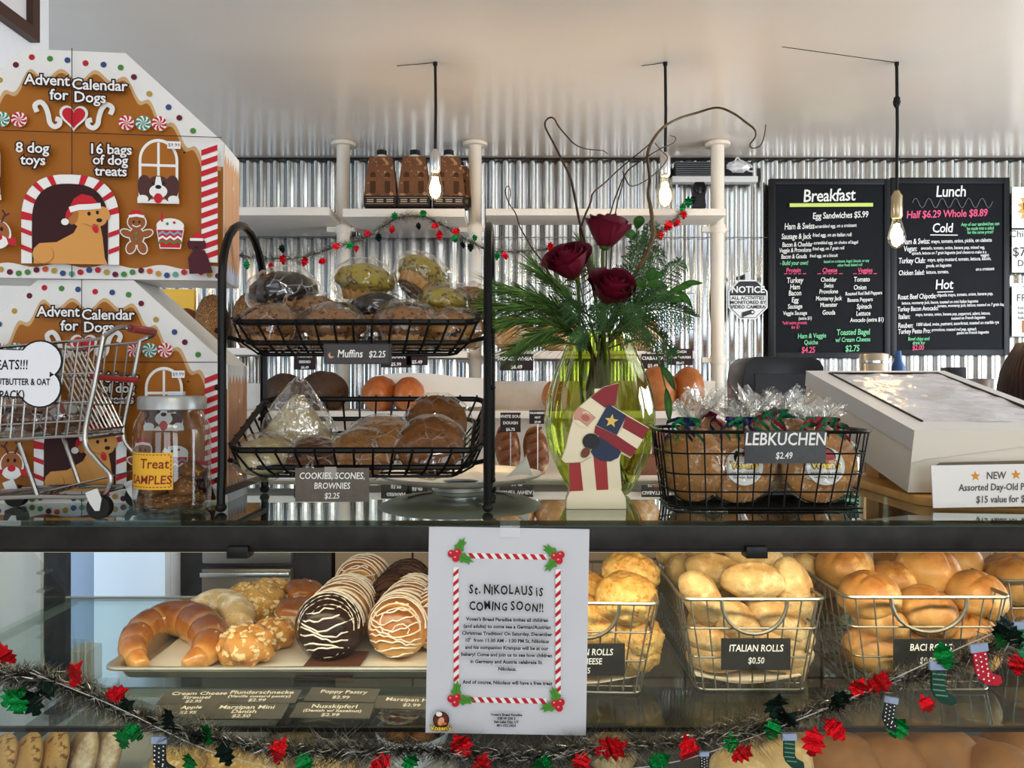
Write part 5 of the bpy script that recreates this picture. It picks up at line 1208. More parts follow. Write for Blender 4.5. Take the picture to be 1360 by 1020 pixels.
mb = MB(); mb.grid(lambda u, v: (f+.008+(bw-2*f-.008)*u, f+.02+(bd_-2*f-.02)*v, tz-.0005+.003*nz((u*3,v*4,0),2,3)+.0025*max(0,nz((u*7+v*2,v*3,0),1.5,9))), 40, 50)
mb.part('window_film', mat('crinkled_film', (222,222,228), .22, var=.08, vs=10, bump=.6, bs=22, bd=.01), t, smooth=80)
def star2(A, k): A.star(-26*k, 13*k, 7*k, mat('star_orange', (226,150,48), .5)); A.star(28*k, 14*k, 7*k, mat('star_orange', (226,150,48), .5))
counter_sign('price_sign', 1322, 645, 168, 56, 1.128, (('NEW',1,9,9.5,C),('Assorted Day-Old Pastries',8,-6,9,C),('$15 value for $7.50',14,-22,9,C)), mat('sign_card_white', (240,238,234), .5), 'white new assorted day-old pastries sign in front of the white box', (R_(-4),R_(-1),0), mat('sign_grey_ink', (92,90,88), .6), art=star2)
# ================================================================ vase and bouquet
vg = glass('green_vase_glass', (208,218,126), base=.09, power=2.2, gcol=(246,250,214)); vg2 = glass('vase_ridge_glass', (206,220,100), base=.10, power=2.)
VX, VY = (797-680)*1.285/F, 1.285
vt = thing('glass_vase', 'lime-green ribbed glass vase of the bouquet, behind the wooden figure', 'vase', (VX, VY, DECK))
VH = P(0, 441, VY).z-DECK
prof = [(0.0,.0012),(.040,.0012),(.048,.006),(.062,.030),(.078,.065),(.0875,.105),(.0885,.130),(.083,.165),(.072,.200),(.060,.228),(.053,VH-.010),(.054,VH)]
pr = [(q.x, q.y) for q in spline([(r,z,0) for r,z in prof[1:]], 4)]
n = 72; vs = []; fs = []
for r, z in pr:
    for k in range(n): a = 2*PI*k/n; tw = a+z*.8; q = r*(1+.022*math.sin(tw*14)); vs.append((q*math.cos(a), q*math.sin(a), z))
for i in range(len(pr)-1):
    for k in range(n): fs.append((i*n+k, i*n+(k+1)%n, (i+1)*n+(k+1)%n, (i+1)*n+k))
fs.append(tuple(range(n-1,-1,-1)))
MB().add(vs, fs).part('glass', vg, vt, smooth=80)
mb = MB(); rw = .063; zw = P(0,472,VY).z-DECK; mb.lathe([(0,zw),(rw,zw)], 40, caps=False); mb.part('water_surface', glass('water', (226,234,170), base=.08), vt)
V0 = Vector((VX, VY, DECK))
# roses
rose_m = bread('rose_petal', (92,8,30), (112,10,38), (84,6,28), 14, .05, .55); stem_m = mat('stem_green', (74,96,40), .5); leaf_m = mat('leaf_green', (46,84,30), .42, var=.2, vs=30); needle_m = mat('pine_green', (84,116,54), .5, var=.25, vs=25); cedar_m = mat('cedar_green', (58,88,50), .5, var=.25, vs=30); twig_m = mat('twig_brown', (66,46,34), .6, var=.2, vs=60)
def rose(px, py, D, r, rot, lab, seed, base):
    c = P(px, py, D); t = thing('rose', lab, 'rose', c, (0,0,0), 'dark red roses')
    R = Matrix.Rotation(rot[0], 4, 'X') @ Matrix.Rotation(rot[1], 4, 'Y')
    mb = MB(); mb.M = R
    rnd = random.Random(seed)
    for ring, (n_, rr, h, flare) in enumerate(((3,.22,1.05,-.02),(4,.42,1.08,.0),(5,.62,1.05,.06),(6,.82,.98,.16),(6,.96,.84,.30))):
        for k in range(n_):
            a0 = 2*PI*k/n_+ring*.6+rnd.uniform(-.15,.15); span = 2*PI/n_*1.5; hh = h*(1+rnd.uniform(-.08,.08)); fl = flare*(1+rnd.uniform(-.4,.6))
            def pf_(u, v, a0=a0, span=span, rr=rr, hh=hh, fl=fl, ring=ring, k=k):
                e = (u-.5)*2; a = a0+e*span/2*(.55+.45*math.sin(min(1,v*1.1)*PI/1.7))
                rad = r*(rr*(.35+.75*math.sin(min(1,v*.9+.08)*PI/1.75))+fl*v**3*1.2+.05*e*e*v*(1 if k%2 else -.4))
                z = r*(-.85+hh*1.75*(v-.10*e*e*v-.05*max(0,v-.85)*8*fl))
                return Vector((rad*math.cos(a), rad*math.sin(a), z+r*.05*nz((a*2,v*3,ring),1,seed)*v))
            mb.grid(pf_, 8, 8)
    mb.part('bloom', rose_m, t, smooth=80)
    mb = MB(); mb.M = R
    for k in range(5):
        a = 2*PI*k/5; mb.grid(lambda u, v: Vector(((r*(.25+.75*v))*math.cos(a)+(u-.5)*.35*r*(1-v)*-math.sin(a), (r*(.25+.75*v))*math.sin(a)+(u-.5)*.35*r*(1-v)*math.cos(a), r*(-.82-.28*v*v+.1*v))), 3, 5)
    mb.blob((0,0,-r*.9), (r*.34,r*.34,r*.22), None, 12, 8); mb.part('sepals', stem_m, t, smooth=80)
    s0 = R @ Vector((0,0,-r*1.0)); e = base-c
    MB().tube(spline([s0, s0*1.8, s0.lerp(e,.5)+Vector((0,0,-.01)), e], 5), .0030, 7).part('stem', stem_m, t)
    return t
bs = lambda dx, dy, dz=.05: V0+Vector((dx,dy,dz))
rose(806, 308, 1.245, .0262, (.15,.12), 'tallest dark red rose standing at the top of the bouquet', 1, bs(.01,0))
rose(756, 350, 1.225, .0262, (.55,-.35), 'dark red rose leaning left in the bouquet', 2, bs(-.02,.01))
rose(812, 386, 1.215, .0268, (.75,.25), 'lowest dark red rose nestled among the fir greens', 3, bs(.02,-.01))
# pine sprays
def pine(pts, lab, seed, L=.062, n=150, tw=.0016):
    rnd = random.Random(seed); aa = seed*2.4; pts = [V0+Vector((.042*math.cos(aa), .042*math.sin(aa), .02)), V0+Vector((.02*math.cos(aa+2), .02*math.sin(aa+2), .15))]+pts; sp_ = spline(pts, 8); o = sp_[0]
    t = thing('pine_spray', lab, 'pine branch', o, (0,0,0), 'pine sprays')
    loc = [q-o for q in sp_]; MB().tube(loc, [tw*(1.5-.9*i/len(loc)) for i in range(len(loc))], 5).part('twig', twig_m, t)
    mb = MB()
    n = int(n*1.6)
    for k in range(n):
        f = .56+.44*(k/n); x = f*(len(loc)-1); i = min(int(x), len(loc)-2); p = loc[i].lerp(loc[i+1], x-i); d = (loc[i+1]-loc[i]).normalized()
        a, b = frame_at(d); an = rnd.uniform(0, 2*PI); sd = a*math.cos(an)+b*math.sin(an)
        dr = (d*rnd.uniform(.75,1.25)+sd*rnd.uniform(.25,.75)).normalized(); l = L*rnd.uniform(.7,1.15); w = sd.cross(d).normalized()*.00075
        m = p+dr*l*.5+Vector((0,0,-.002)); e = p+dr*l+Vector((0,0,-.007))
        mb.add([p-w, p+w, m+w, m-w, e], [(0,1,2,3),(3,2,4)])
    mb.part('needles', needle_m, t, smooth=0, stuff=True)
PX = lambda px, py, D: P(px, py, D)
root = P(790, 455, 1.28)
pine([P(785,470,1.27), P(762,425,1.24), P(715,395,1.20), P(668,384,1.18)], 'pine spray reaching farthest left, across the wire stand', 1, n=190)
pine([P(785,470,1.27), P(755,435,1.24), P(715,425,1.21), P(675,428,1.19)], 'pine spray reaching left, second from the top', 2, n=170)
pine([P(785,470,1.27), P(750,455,1.24), P(718,452,1.22), P(690,462,1.20)], 'pine spray drooping left beside the vase neck', 3, L=.055, n=170)
pine([P(788,470,1.27), P(768,415,1.25), P(745,385,1.24), P(718,362,1.23)], 'pine spray rising left under the leaning rose', 4, n=150)
pine([P(785,470,1.27), P(765,445,1.22), P(742,438,1.18), P(712,444,1.16)], 'pine spray in front, drooping left over the vase', 5, L=.05, n=140)
pine([P(795,470,1.27), P(820,420,1.25), P(850,400,1.24), P(885,392,1.24)], 'pine spray reaching right from the bouquet', 6, L=.048, n=130)
pine([P(795,470,1.27), P(800,400,1.30), P(790,360,1.32), P(775,325,1.33)], 'pine spray standing behind the roses', 7, L=.05, n=120)
pine([P(788,470,1.27), P(760,430,1.28), P(728,408,1.30), P(690,404,1.31)], 'pine spray behind, reaching left at mid height', 8, n=150)
def cedar(pts, lab, seed, W=.040, n=22, droop=.0):
    rnd = random.Random(seed); aa = seed*1.9+1; pts = [V0+Vector((.045*math.cos(aa), .045*math.sin(aa), .02)), V0+Vector((.018*math.cos(aa+2), .018*math.sin(aa+2), .15))]+pts; sp_ = spline(pts, 8); o = sp_[0]
    t = thing('cedar_sprig', lab, 'cedar sprig', o, (0,0,0), 'cedar sprigs')
    loc = [q-o for q in sp_]; MB().tube(loc, [.0015*(1.3-.8*i/len(loc)) for i in range(len(loc))], 5).part('twig', stem_m, t)
    mb = MB(); up = Vector((rnd.uniform(-.6,.6), -1, rnd.uniform(-.4,.5))); n = int(n*.72)
    for k in range(n):
        g_ = k/n; f = .55+.45*g_; x = f*(len(loc)-1); i = min(int(x), len(loc)-2); p = loc[i].lerp(loc[i+1], x-i); d = (loc[i+1]-loc[i]).normalized()
        for s in (-1, 1):
            sd = d.cross(up).normalized()*s; l = W*(1.0-g_*.75)*rnd.uniform(.8,1.2); dr = (d*.75+sd*.8+Vector((0,0,-droop))).normalized()
            m = 6
            for j in range(1, m+1):
                q = p+dr*l*j/m+up*.003*rnd.uniform(-1,1)+Vector((0,0,-.010*(j/m)**2))
                for s2 in (-1, 1):
                    s3 = dr.cross(up).normalized()*s2; l2 = .0105*(1.25-j/m)*rnd.uniform(.8,1.2); d2 = (dr*.9+s3*.65).normalized(); w = d2.cross(up).normalized()*.00075
                    e = q+d2*l2; h = q+d2*l2*.55+up*.0008
                    mb.add([q-w*.6, q+w*.6, h+w, e, h-w], [(0,1,2,3,4)])
            w = dr.cross(up).normalized()*.0008; e = p+dr*l; mb.add([p-w, p+w, e+w*.5+Vector((0,0,-.010)), e-w*.5+Vector((0,0,-.010))], [(0,1,2,3)])
    mb.part('scale_leaves', cedar_m, t, smooth=0, stuff=True)
cedar([P(800,470,1.27), P(830,400,1.25), P(852,345,1.25), P(866,298,1.26)], 'cedar sprig rising tall to the right of the top rose', 1, .050, 26)
cedar([P(800,470,1.27), P(840,405,1.26), P(862,365,1.27), P(875,330,1.29)], 'cedar sprig just behind the tall right one', 2, .045, 22)
cedar([P(800,470,1.27), P(850,420,1.23), P(885,410,1.21), P(918,418,1.20)], 'cedar sprig reaching farthest right', 3, .050, 24, .15)
cedar([P(800,470,1.27), P(840,430,1.22), P(870,440,1.19), P(895,470,1.18)], 'cedar sprig drooping right toward the golden loaf', 4, .045, 22, .3)
cedar([P(795,470,1.26), P(805,432,1.21), P(800,418,1.18), P(790,405,1.165)], 'cedar sprig in front, beneath the lowest rose', 5, .036, 18)
cedar([P(800,470,1.27), P(835,415,1.22), P(860,400,1.19), P(885,385,1.18)], 'cedar sprig reaching right below the leaves', 6, .046, 22, .05)
cedar([P(795,470,1.27), P(780,425,1.22), P(765,410,1.19), P(752,400,1.18)], 'cedar sprig leaning left beneath the leaning rose', 7, .036, 18)
cedar([P(800,470,1.27), P(825,430,1.20), P(842,430,1.17), P(862,452,1.16)], 'cedar sprig drooping over the right side of the vase', 8, .040, 20, .3)
cedar([P(795,470,1.26), P(785,440,1.20), P(775,440,1.17), P(765,450,1.16)], 'cedar sprig drooping over the front lip of the vase', 9, .034, 16, .3)
cedar([P(795,470,1.30), P(775,400,1.33), P(768,360,1.34), P(765,330,1.34)], 'cedar sprig behind the leaning rose', 10, .036, 18)
cedar([P(800,470,1.27), P(825,400,1.24), P(842,350,1.235), P(850,312,1.24)], 'cedar sprig close beside the tallest rose, in front of the big one', 12, .045, 26)
cedar([P(800,470,1.27), P(812,420,1.21), P(832,412,1.185), P(852,420,1.175)], 'cedar sprig in front, right beneath the lowest rose', 13, .036, 18)
pine([P(785,470,1.27), P(745,420,1.23), P(705,408,1.20), P(660,408,1.18)], 'pine spray reaching left between the two upper left sprays', 9, n=170)
cedar([P(800,470,1.28), P(850,410,1.30), P(880,372,1.31), P(905,345,1.32)], 'cedar sprig behind, reaching up right', 11, .045, 22)
# broad leaves
def leafy(pts, leaves, lab, seed):
    sp_ = spline(pts, 6); o = sp_[0]; t = thing('leafy_stem', lab, 'leaf stem', o, (0,0,0), 'broad-leaved stems')
    loc = [q-o for q in sp_]; MB().tube(loc, .0013, 5).part('stem', stem_m, t)
    for (f, l, dx, dz, wd) in leaves:
        x = f*(len(loc)-1); i = min(int(x), len(loc)-2); p = loc[i].lerp(loc[i+1], x-i); d = Vector((dx,-.35,dz)).normalized(); w = d.cross(Vector((0,-1,.4))).normalized()*wd
        mb = MB(); mb.grid(lambda u, v: p+d*l*v+w*(u-.5)*2*math.sin(PI*min(1,v*.96+.02))**.8+Vector((0,-.004*math.sin(PI*v)-.006*abs(u-.5),-.008*v*v)), 4, 8); mb.part('leaf', leaf_m, t, smooth=80)
leafy([P(800,465,1.27), P(840,410,1.22), P(856,385,1.20), P(862,372,1.20)], ((.6,.032,-.3,1,.008),(.75,.030,.9,.3,.008),(.9,.030,.2,1,.008),(1,.028,.8,.6,.007)), 'broad green leaves right of the lowest rose', 1)
leafy([P(800,465,1.27), P(850,420,1.22), P(880,395,1.20), P(900,380,1.20)], ((.6,.042,.9,.1,.0055),(.75,.04,.9,.5,.0055),(.9,.036,.6,-.6,.0055),(1,.038,1,.3,.005)), 'long dark leaves reaching right of the bouquet', 2)
leafy([P(800,465,1.27), P(860,450,1.22), P(875,480,1.19), P(884,515,1.18)], ((.7,.04,.5,-.8,.006),(1,.045,.05,-1,.006)), 'long leaf hanging down right of the vase', 3)
leafy([P(800,465,1.27), P(842,350,1.27), P(846,325,1.28), P(845,305,1.28)], ((.8,.03,-.8,.4,.009),(1,.03,.2,1,.009)), 'small leaves right of the tallest rose', 4)
# curly willow
def willow(pts, r0, r1, lab, seed, root=True):
    D0 = 1.27; v = []
    if root: v = [V0+Vector((.004*seed-.02, .01, .03)), P(795+2*seed, 455, 1.285)]
    for i, (x, y) in enumerate(pts): v.append(P(x, y, D0+.05*math.sin(i*.9+seed*1.7)))
    sp_ = spline(v, 7); o = sp_[0]; m = len(sp_)
    MB().tube([q-o for q in sp_], [r0+(r1-r0)*(i/m)**.8 for i in range(m)], 6).solo('willow_twig', twig_m if r0 < .003 else mat('willow_bark', (92,72,40), .55, var=.2, vs=60), lab, 'twig', o, group='curly willow twigs')
willow([(778,330),(770,296),(762,255),(757,235),(745,210),(735,190),(724,168),(727,158),(735,157),(742,168),(752,180),(764,192),(780,198),(800,200),(807,204)], .0028, .0007, 'curly willow twig bending over at the upper left of the bouquet', 1)
willow([(772,320),(774,295),(784,270),(788,256),(803,243),(821,226),(840,210),(855,198),(866,188)], .0023, .0008, 'curly willow twig crossing right behind the top rose', 2)
willow([(862,330),(866,296),(864,275),(861,258),(863,238),(861,220),(860,205),(866,188),(880,170),(900,158),(925,150),(952,143),(973,150),(990,162),(1002,172),(1003,182),(996,192),(1000,197),(1010,193),(1015,180),(1017,166)], .0040, .0008, 'thick curly willow branch arching over to the right', 3)
willow([(806,310),(812,279),(820,255),(832,229),(849,215),(866,204),(880,196),(894,190),(897,183),(890,180)], .0018, .0006, 'thin curly willow twig ending beside the middle hanging bulb', 4)
willow([(815,300),(828,240),(827,228),(832,240),(838,247),(850,244),(863,236),(875,226),(884,215),(886,208),(878,200),(870,190)], .0013, .0006, 'thin looped willow twig under the middle hanging bulb', 5)
willow([(745,395),(735,375),(719,346),(708,332),(698,315),(690,300),(685,284),(676,270),(671,254),(675,247),(678,256),(675,272)], .0017, .0006, 'thin curly willow twig at the far left of the bouquet', 6)
# ================================================================ pastries and rolls in the case
alu = mat('sheet_pan_aluminium', (186,182,168), .38, .85, var=.08, vs=9); parch = mat('parchment', (228,222,206), .7)
def sheet_tray(loc, w, d, lab, hgt=.024):
    t = thing('sheet_tray', lab, 'tray', loc, (0,0,0), 'aluminium sheet trays')
    mb = MB(); s = .016; q = .022
    def rr(x0, x1, y0, y1, z):
        pts = []
        for cx, cy, a0 in ((x0+q,y0+q,180),(x1-q,y0+q,270),(x1-q,y1-q,0),(x0+q,y1-q,90)):
            for k in range(5): a = R_(a0+90*k/4); pts.append((cx+q*math.cos(a), cy+q*math.sin(a), z))
        return pts
    rings = [rr(s,w-s,s,d-s,.0006), rr(.006,w-.006,.006,d-.006,hgt-.002), rr(-.004,w+.004,-.004,d+.004,hgt), rr(-.005,w+.005,-.005,d+.005,hgt-.006), rr(.002,w-.002,.002,d-.002,hgt-.007)]
    vs = []; fs = []
    for r in rings: vs += r
    for i in range(4):
        for k in range(20): fs.append((i*20+k, i*20+(k+1)%20, (i+1)*20+(k+1)%20, (i+1)*20+k))
    fs.append(tuple(range(20))); mb.add(vs, fs); mb.part('pan', alu, t, smooth=50)
    MB().tube([(p[0],p[1],hgt-.003) for p in rr(-.003,w+.003,-.003,d+.003,0)], .0032, 7, closed=True).part('rolled_rim', alu, t)
    return t
T0 = Vector((-.640, 1.245, SHELF+.0004))
tr_ = sheet_tray(T0, .665, .455, 'aluminium sheet tray of pastries on the glass shelf of the case')
mb = MB(); mb.grid(lambda u, v: (.03+.60*u, .03+.39*v, .0022+.0016*nz((u*3,v*3,0),1)), 20, 16); mb.solo('parchment_liner', parch, 'sheet of baking parchment lining the pastry tray', 'paper', T0, group=None)
TZ = SHELF+.0045
GP = 'pastries on the sheet tray'
def banded(name, dark, mid, pale, rough=.2):
    N = NT(name); at = N.a('ShaderNodeAttribute'); at.attribute_name = 'band'; n = N.noise(40, 4); tc = N.a('ShaderNodeTexCoord'); sp = N.a('ShaderNodeSeparateXYZ'); N.l(tc.outputs['Generated'], sp.inputs[0])
    z = N.math('ADD', sp.outputs[2], N.math('MULTIPLY', N.math('SUBTRACT', n.outputs[0], .5), .5))
    c = N.ramp(z, [(.1, pale), (.45, mid), (.85, dark)]).outputs[0]
    f = N.math('MULTIPLY', at.outputs['Fac'], N.math('ADD', n.outputs[0], .35))
    c = N.mix(f, c, lin(pale)); N.l(c, N.b.inputs['Base Color']); N.b.inputs['Roughness'].default_value = rough; N.b.inputs['Specular IOR Level'].default_value = .6
    N.bump(n.outputs[0], .12, .004); MATS[name] = N.m; return N.m
def set_band(o, vals):
    a = o.data.attributes.new('band', 'FLOAT', 'POINT'); a.data.foreach_set('value', vals)
brio = banded('croissant_crust', (126,64,22), (184,112,46), (232,180,104))
puff = banded('laminated_crust', (134,72,28), (190,118,50), (230,176,100), .3)
nutty = bread('nut_pastry', (206,140,66), (214,152,78), (206,140,66), 55, .9, .5, spots=(236,206,150), spotpos=.56)
sugar = bread('sugar_dusted', (206,158,92), (222,186,126), (226,196,144), 70, .8, .8, dust=(244,238,226), dusts=.48)
strus = bread('streusel', (196,132,56), (218,160,78), (224,178,104), 85, 1.2, .6, spots=(240,214,160), spotpos=.58)
choco = mat('chocolate_glaze', (44,26,20), .25); icing = mat('icing_white', (238,228,210), .5); almond = mat('almond_flake', (236,210,160), .6); cupp = mat('paper_cup', (236,226,206), .7)
def crescent(name, m, lab, keys, ridges=True, sq=.85, seed=1):
    kp_ = []
    for px, py, r in keys:
        D = (CZ-TZ-r*sq)*F/(py-510); kp_.append(((px-680)*D/F, D, r))
    sp_ = spline([Vector(k) for k in kp_], 12); n = len(sp_); o = sp_[n//2]; rs = []; pts = []
    for i, q in enumerate(sp_):
        r = q.z; f = i/(n-1)
        if ridges: ph = abs(f-.5)*10; r *= 1.07-.20*(ph % 1)**4
        if i in (0, n-1): r *= .4
        rs.append(r); pts.append(Vector((q.x-o.x, q.y-o.y, max(q.z, .004)*sq)))
    mb = MB(); mb.tube(pts, rs, 20); mb.v = [(x+.002*nz((x,y,z),60,seed), y, max(z, .0)) for x, y, z in mb.v]
    ob = mb.solo(name, m, lab, 'pastry', (o.x, o.y, TZ+.001), group=GP, smooth=70)
    vals = []
    for i in range(n):
        ph = (abs(i/(n-1)-.5)*10) % 1; vals += [.9*max(0, (ph-.72)/.28)**1.5 if ridges else 0.]*20
    set_band(ob, vals); return ob
crescent('horseshoe_croissant', brio, 'glossy brown horseshoe croissant at the front left of the tray', [(190,886,.011),(179,872,.018),(178,853,.023),(196,833,.028),(231,822,.032),(262,829,.033),(280,848,.030),(270,870,.022),(244,886,.011)])
crescent('sugared_crescent', sugar, 'white sugar-dusted crescent behind the glossy croissant', [(248,830,.018),(262,815,.028),(288,806,.034),(312,815,.034),(316,835,.026)], False, .95, 2)
def danish(m, lab, px, py, D, r, seed, flakes=22, hgt=.55):
    c = P(px, py, D); t = thing('danish_pastry', lab, 'pastry', (c.x, c.y, TZ), (0,0,seed), GP)
    mb = MB(); mb.blob((0,0,r*hgt*.75), (r,r,r*hgt), lambda d: 1+.12*nz(d,2.2,seed)+.06*nz(d,6,seed)+.06*math.sin(6*math.atan2(d.y,d.x)+5*d.z), 40, 22); mb.v = [(x,y,max(0,z)) for x,y,z in mb.v]; src = list(mb.v)
    mb.part('pastry', m, t, smooth=80)
    if flakes:
        mb = MB(); rnd = random.Random(seed)
        top = [v for v in src if v[2] > r*hgt*.6]
        for k in range(flakes):
            v = Vector(rnd.choice(top)); nrm = Vector((v.x, v.y, (v.z-r*hgt*.5)*1.8)).normalized(); a, b = frame_at(nrm); a = (a+b*rnd.uniform(-1,1)).normalized(); b = nrm.cross(a); a += nrm*rnd.uniform(-.3,.3)
            s = rnd.uniform(.004,.008); q = v+nrm*.0015; mb.add([q-a*s-b*s*.35, q-a*s*.2-b*s*.6, q+a*s-b*s*.2, q+a*s*.8+b*s*.4, q-a*s*.5+b*s*.6], [(0,1,2,3,4)])
        mb.part('almond_flakes', almond, t, smooth=0, stuff=True)
danish(nutty, 'golden almond-topped pastry in the front of the tray, right of the croissant', 328, 880, 1.325, .047, 1.3, 34, .72)
danish(nutty, 'golden almond pastry tucked behind the front almond one', 364, 870, 1.40, .038, 2.1, 22, .75)
danish(strus, 'crumbly streusel pastry at the back of the tray, left of the paper cups', 336, 840, 1.56, .060, 3.4, 60, .68)
danish(strus, 'second crumbly streusel pastry at the back, beside the muffin cups', 362, 838, 1.64, .048, 4.4, 30, .72)
def cupcake(lab, px, py, D, r, seed, z=0.):
    c = P(px, py, D); t = thing('cup_pastry', lab, 'pastry', (c.x, c.y, TZ+z), (0,0,0), GP)
    mb = MB(); n = 40; vs = []; fs = []
    for zz, rr in ((0,.72),(.35,.84),(.72,1.0)):
        for k in range(n): a = 2*PI*k/n; q = rr*r*(1+.03*(1 if k%2 else -1)); vs.append((q*math.cos(a), q*math.sin(a), zz*r))
    for i in range(2):
        for k in range(n): fs.append((i*n+k, i*n+(k+1)%n, (i+1)*n+(k+1)%n, (i+1)*n+k))
    fs.append(tuple(range(n-1,-1,-1))); mb.add(vs, fs); mb.part('paper_cup', cupp, t, smooth=20)
    mb = MB(); mb.blob((0,0,r*.72), (r*.96,r*.96,r*.55), lambda d: 1+.16*nz(d,2.5,seed)+.06*math.sin(5*math.atan2(d.y,d.x)), 28, 16); mb.part('pastry', puff, t, smooth=80)
cupcake('golden pastry in a white paper cup at the very back of the tray', 403, 850, 1.62, .040, 1, .012)
cupcake('golden pastry in a white paper cup, in front of the back cup', 394, 862, 1.50, .041, 2, .006)
def log(lab, p0, p1, r, m, seed, dip=True, dens=25, zoff=0., z1=0., drizzle=icing):
    a = Vector((p0[0], p0[1], r+zoff)); b = Vector((p1[0], p1[1], r+zoff+z1)); t = thing('pastry_log', lab, 'pastry', (p0[0], p0[1], TZ), (0,0,0), GP); o = Vector((p0[0],p0[1],0))
    n = 30; d = b-a; dn = d.normalized(); pts = []; rs = []
    for i in range(n+1):
        f = i/n; e = min(f, 1-f)*d.length/r; k = math.sqrt(max(.004, 1-(1-min(1,e*1.0))**2.4)); pts.append(a+d*f-o); rs.append(r*k*(1+.045*math.sin(f*44))*(1+.02*nz((f*5,seed,0),1)))
    mb = MB(); mb.tube(pts, rs, 26); mb.v = [(x,y,max(0,z)) for x,y,z in mb.v]; ob = mb.part('pastry', m, t, smooth=70)
    vals = []
    for i in range(n+1): vals += [max(0, -math.sin(i/n*44))**2*.8]*26
    set_band(ob, vals)
    u, v = frame_at(dn); up = Vector((0,0,1)); side = dn.cross(up).normalized()
    if dip:
        mb = MB(); mb.tube([p-dn*.0016 for p in pts[:9]], [q*1.03+.0008 for q in rs[:9]], 26); mb.v = [(x,y,max(0,z)) for x,y,z in mb.v]; mb.part('chocolate_dip', choco, t, smooth=70)
    mb = MB(); rnd = random.Random(seed)
    for k in range(dens):
        f = .012+.97*k/dens+rnd.uniform(-.014,.014); row = []
        for q in range(13):
            an = R_(-88+176*q/12); ff = min(.995, max(.004, f+.030*math.sin(an*1.2+k*.5)+.010*nz((k,q*.6,seed),1)+.02*(q/12-.5)*(1 if k%2 else -1))); x = ff*n; i = min(int(x), n-1); c = pts[i].lerp(pts[i+1], x-i); rr = (rs[i]+(rs[i+1]-rs[i])*(x-i))*(1.035 if dip and ff < .3 else 1.0)+.0006
            row.append(c+side*math.sin(an)*rr+(up-dn*up.dot(dn)).normalized()*math.cos(an)*rr)
        mb.tube(row, [.0009+.0006*abs(math.sin(q*.9+k)) for q in range(13)], 5)
    un = (up-dn*up.dot(dn)).normalized()
    for k in range(9):                                        # lines across the rounded near end
        hgt = -.75+1.6*k/8+rnd.uniform(-.06,.06); row = []
        for q in range(15):
            xx = (-.97+1.94*q/14); yy = hgt+.10*math.sin(xx*3+k)+.05*rnd.uniform(-1,1); rho = math.hypot(xx, yy)*r
            if rho > r*.95: continue
            i = next((j for j in range(n) if rs[j] >= rho), n//2); i0 = max(i-1, 0); fr = 0 if i == i0 else (rho-rs[i0])/max(1e-6, rs[i]-rs[i0])
            c = pts[i0].lerp(pts[i], min(1, max(0, fr))); row.append(c+side*xx*r+un*yy*r-dn*.0022)
        if len(row) > 3: mb.tube(row, [.0012+.0006*abs(math.sin(q*1.3+k)) for q in range(len(row))], 5)
    mb.part('icing_drizzle', drizzle, t, smooth=80)
    return t
xq = lambda px, D: (px-680)*D/F
log('chocolate-dipped pastry log with white icing stripes, in the middle of the tray', (xq(428,1.292),1.292), (xq(468,1.50),1.53), .054, puff, 1)
log('striped pastry log lying behind the chocolate-dipped one', (xq(462,1.50),1.56), (xq(490,1.64),1.68), .053, puff, 2, dip=False, dens=16, zoff=.006)
log('golden striped pastry log right of the chocolate-dipped one', (xq(521,1.30),1.30), (xq(556,1.55),1.55), .051, puff, 3, dip=False)
log('dark chocolate-striped pastry log behind the golden striped log', (xq(512,1.42),1.45), (xq(545,1.64),1.68), .050, bread('cocoa_pastry', (96,58,34), (110,66,38), (84,48,28), 40, .4, .4), 4, dip=False, dens=22, zoff=.002, drizzle=choco)
log('golden pastry log half hidden by the christmas poster', (xq(575,1.34),1.34), (xq(600,1.6),1.6), .05, puff, 6, dip=False)
c = P(434, 888, 1.272); MB().box(-.046,.046,-.02,.09,0,.0014).solo('brown_paper', mat('brown_paper', (96,58,40), .6), 'brown paper slip under the chocolate-dipped pastry log', 'paper', (c.x, 1.272, TZ-.0005), (R_(3),0,R_(-4)))
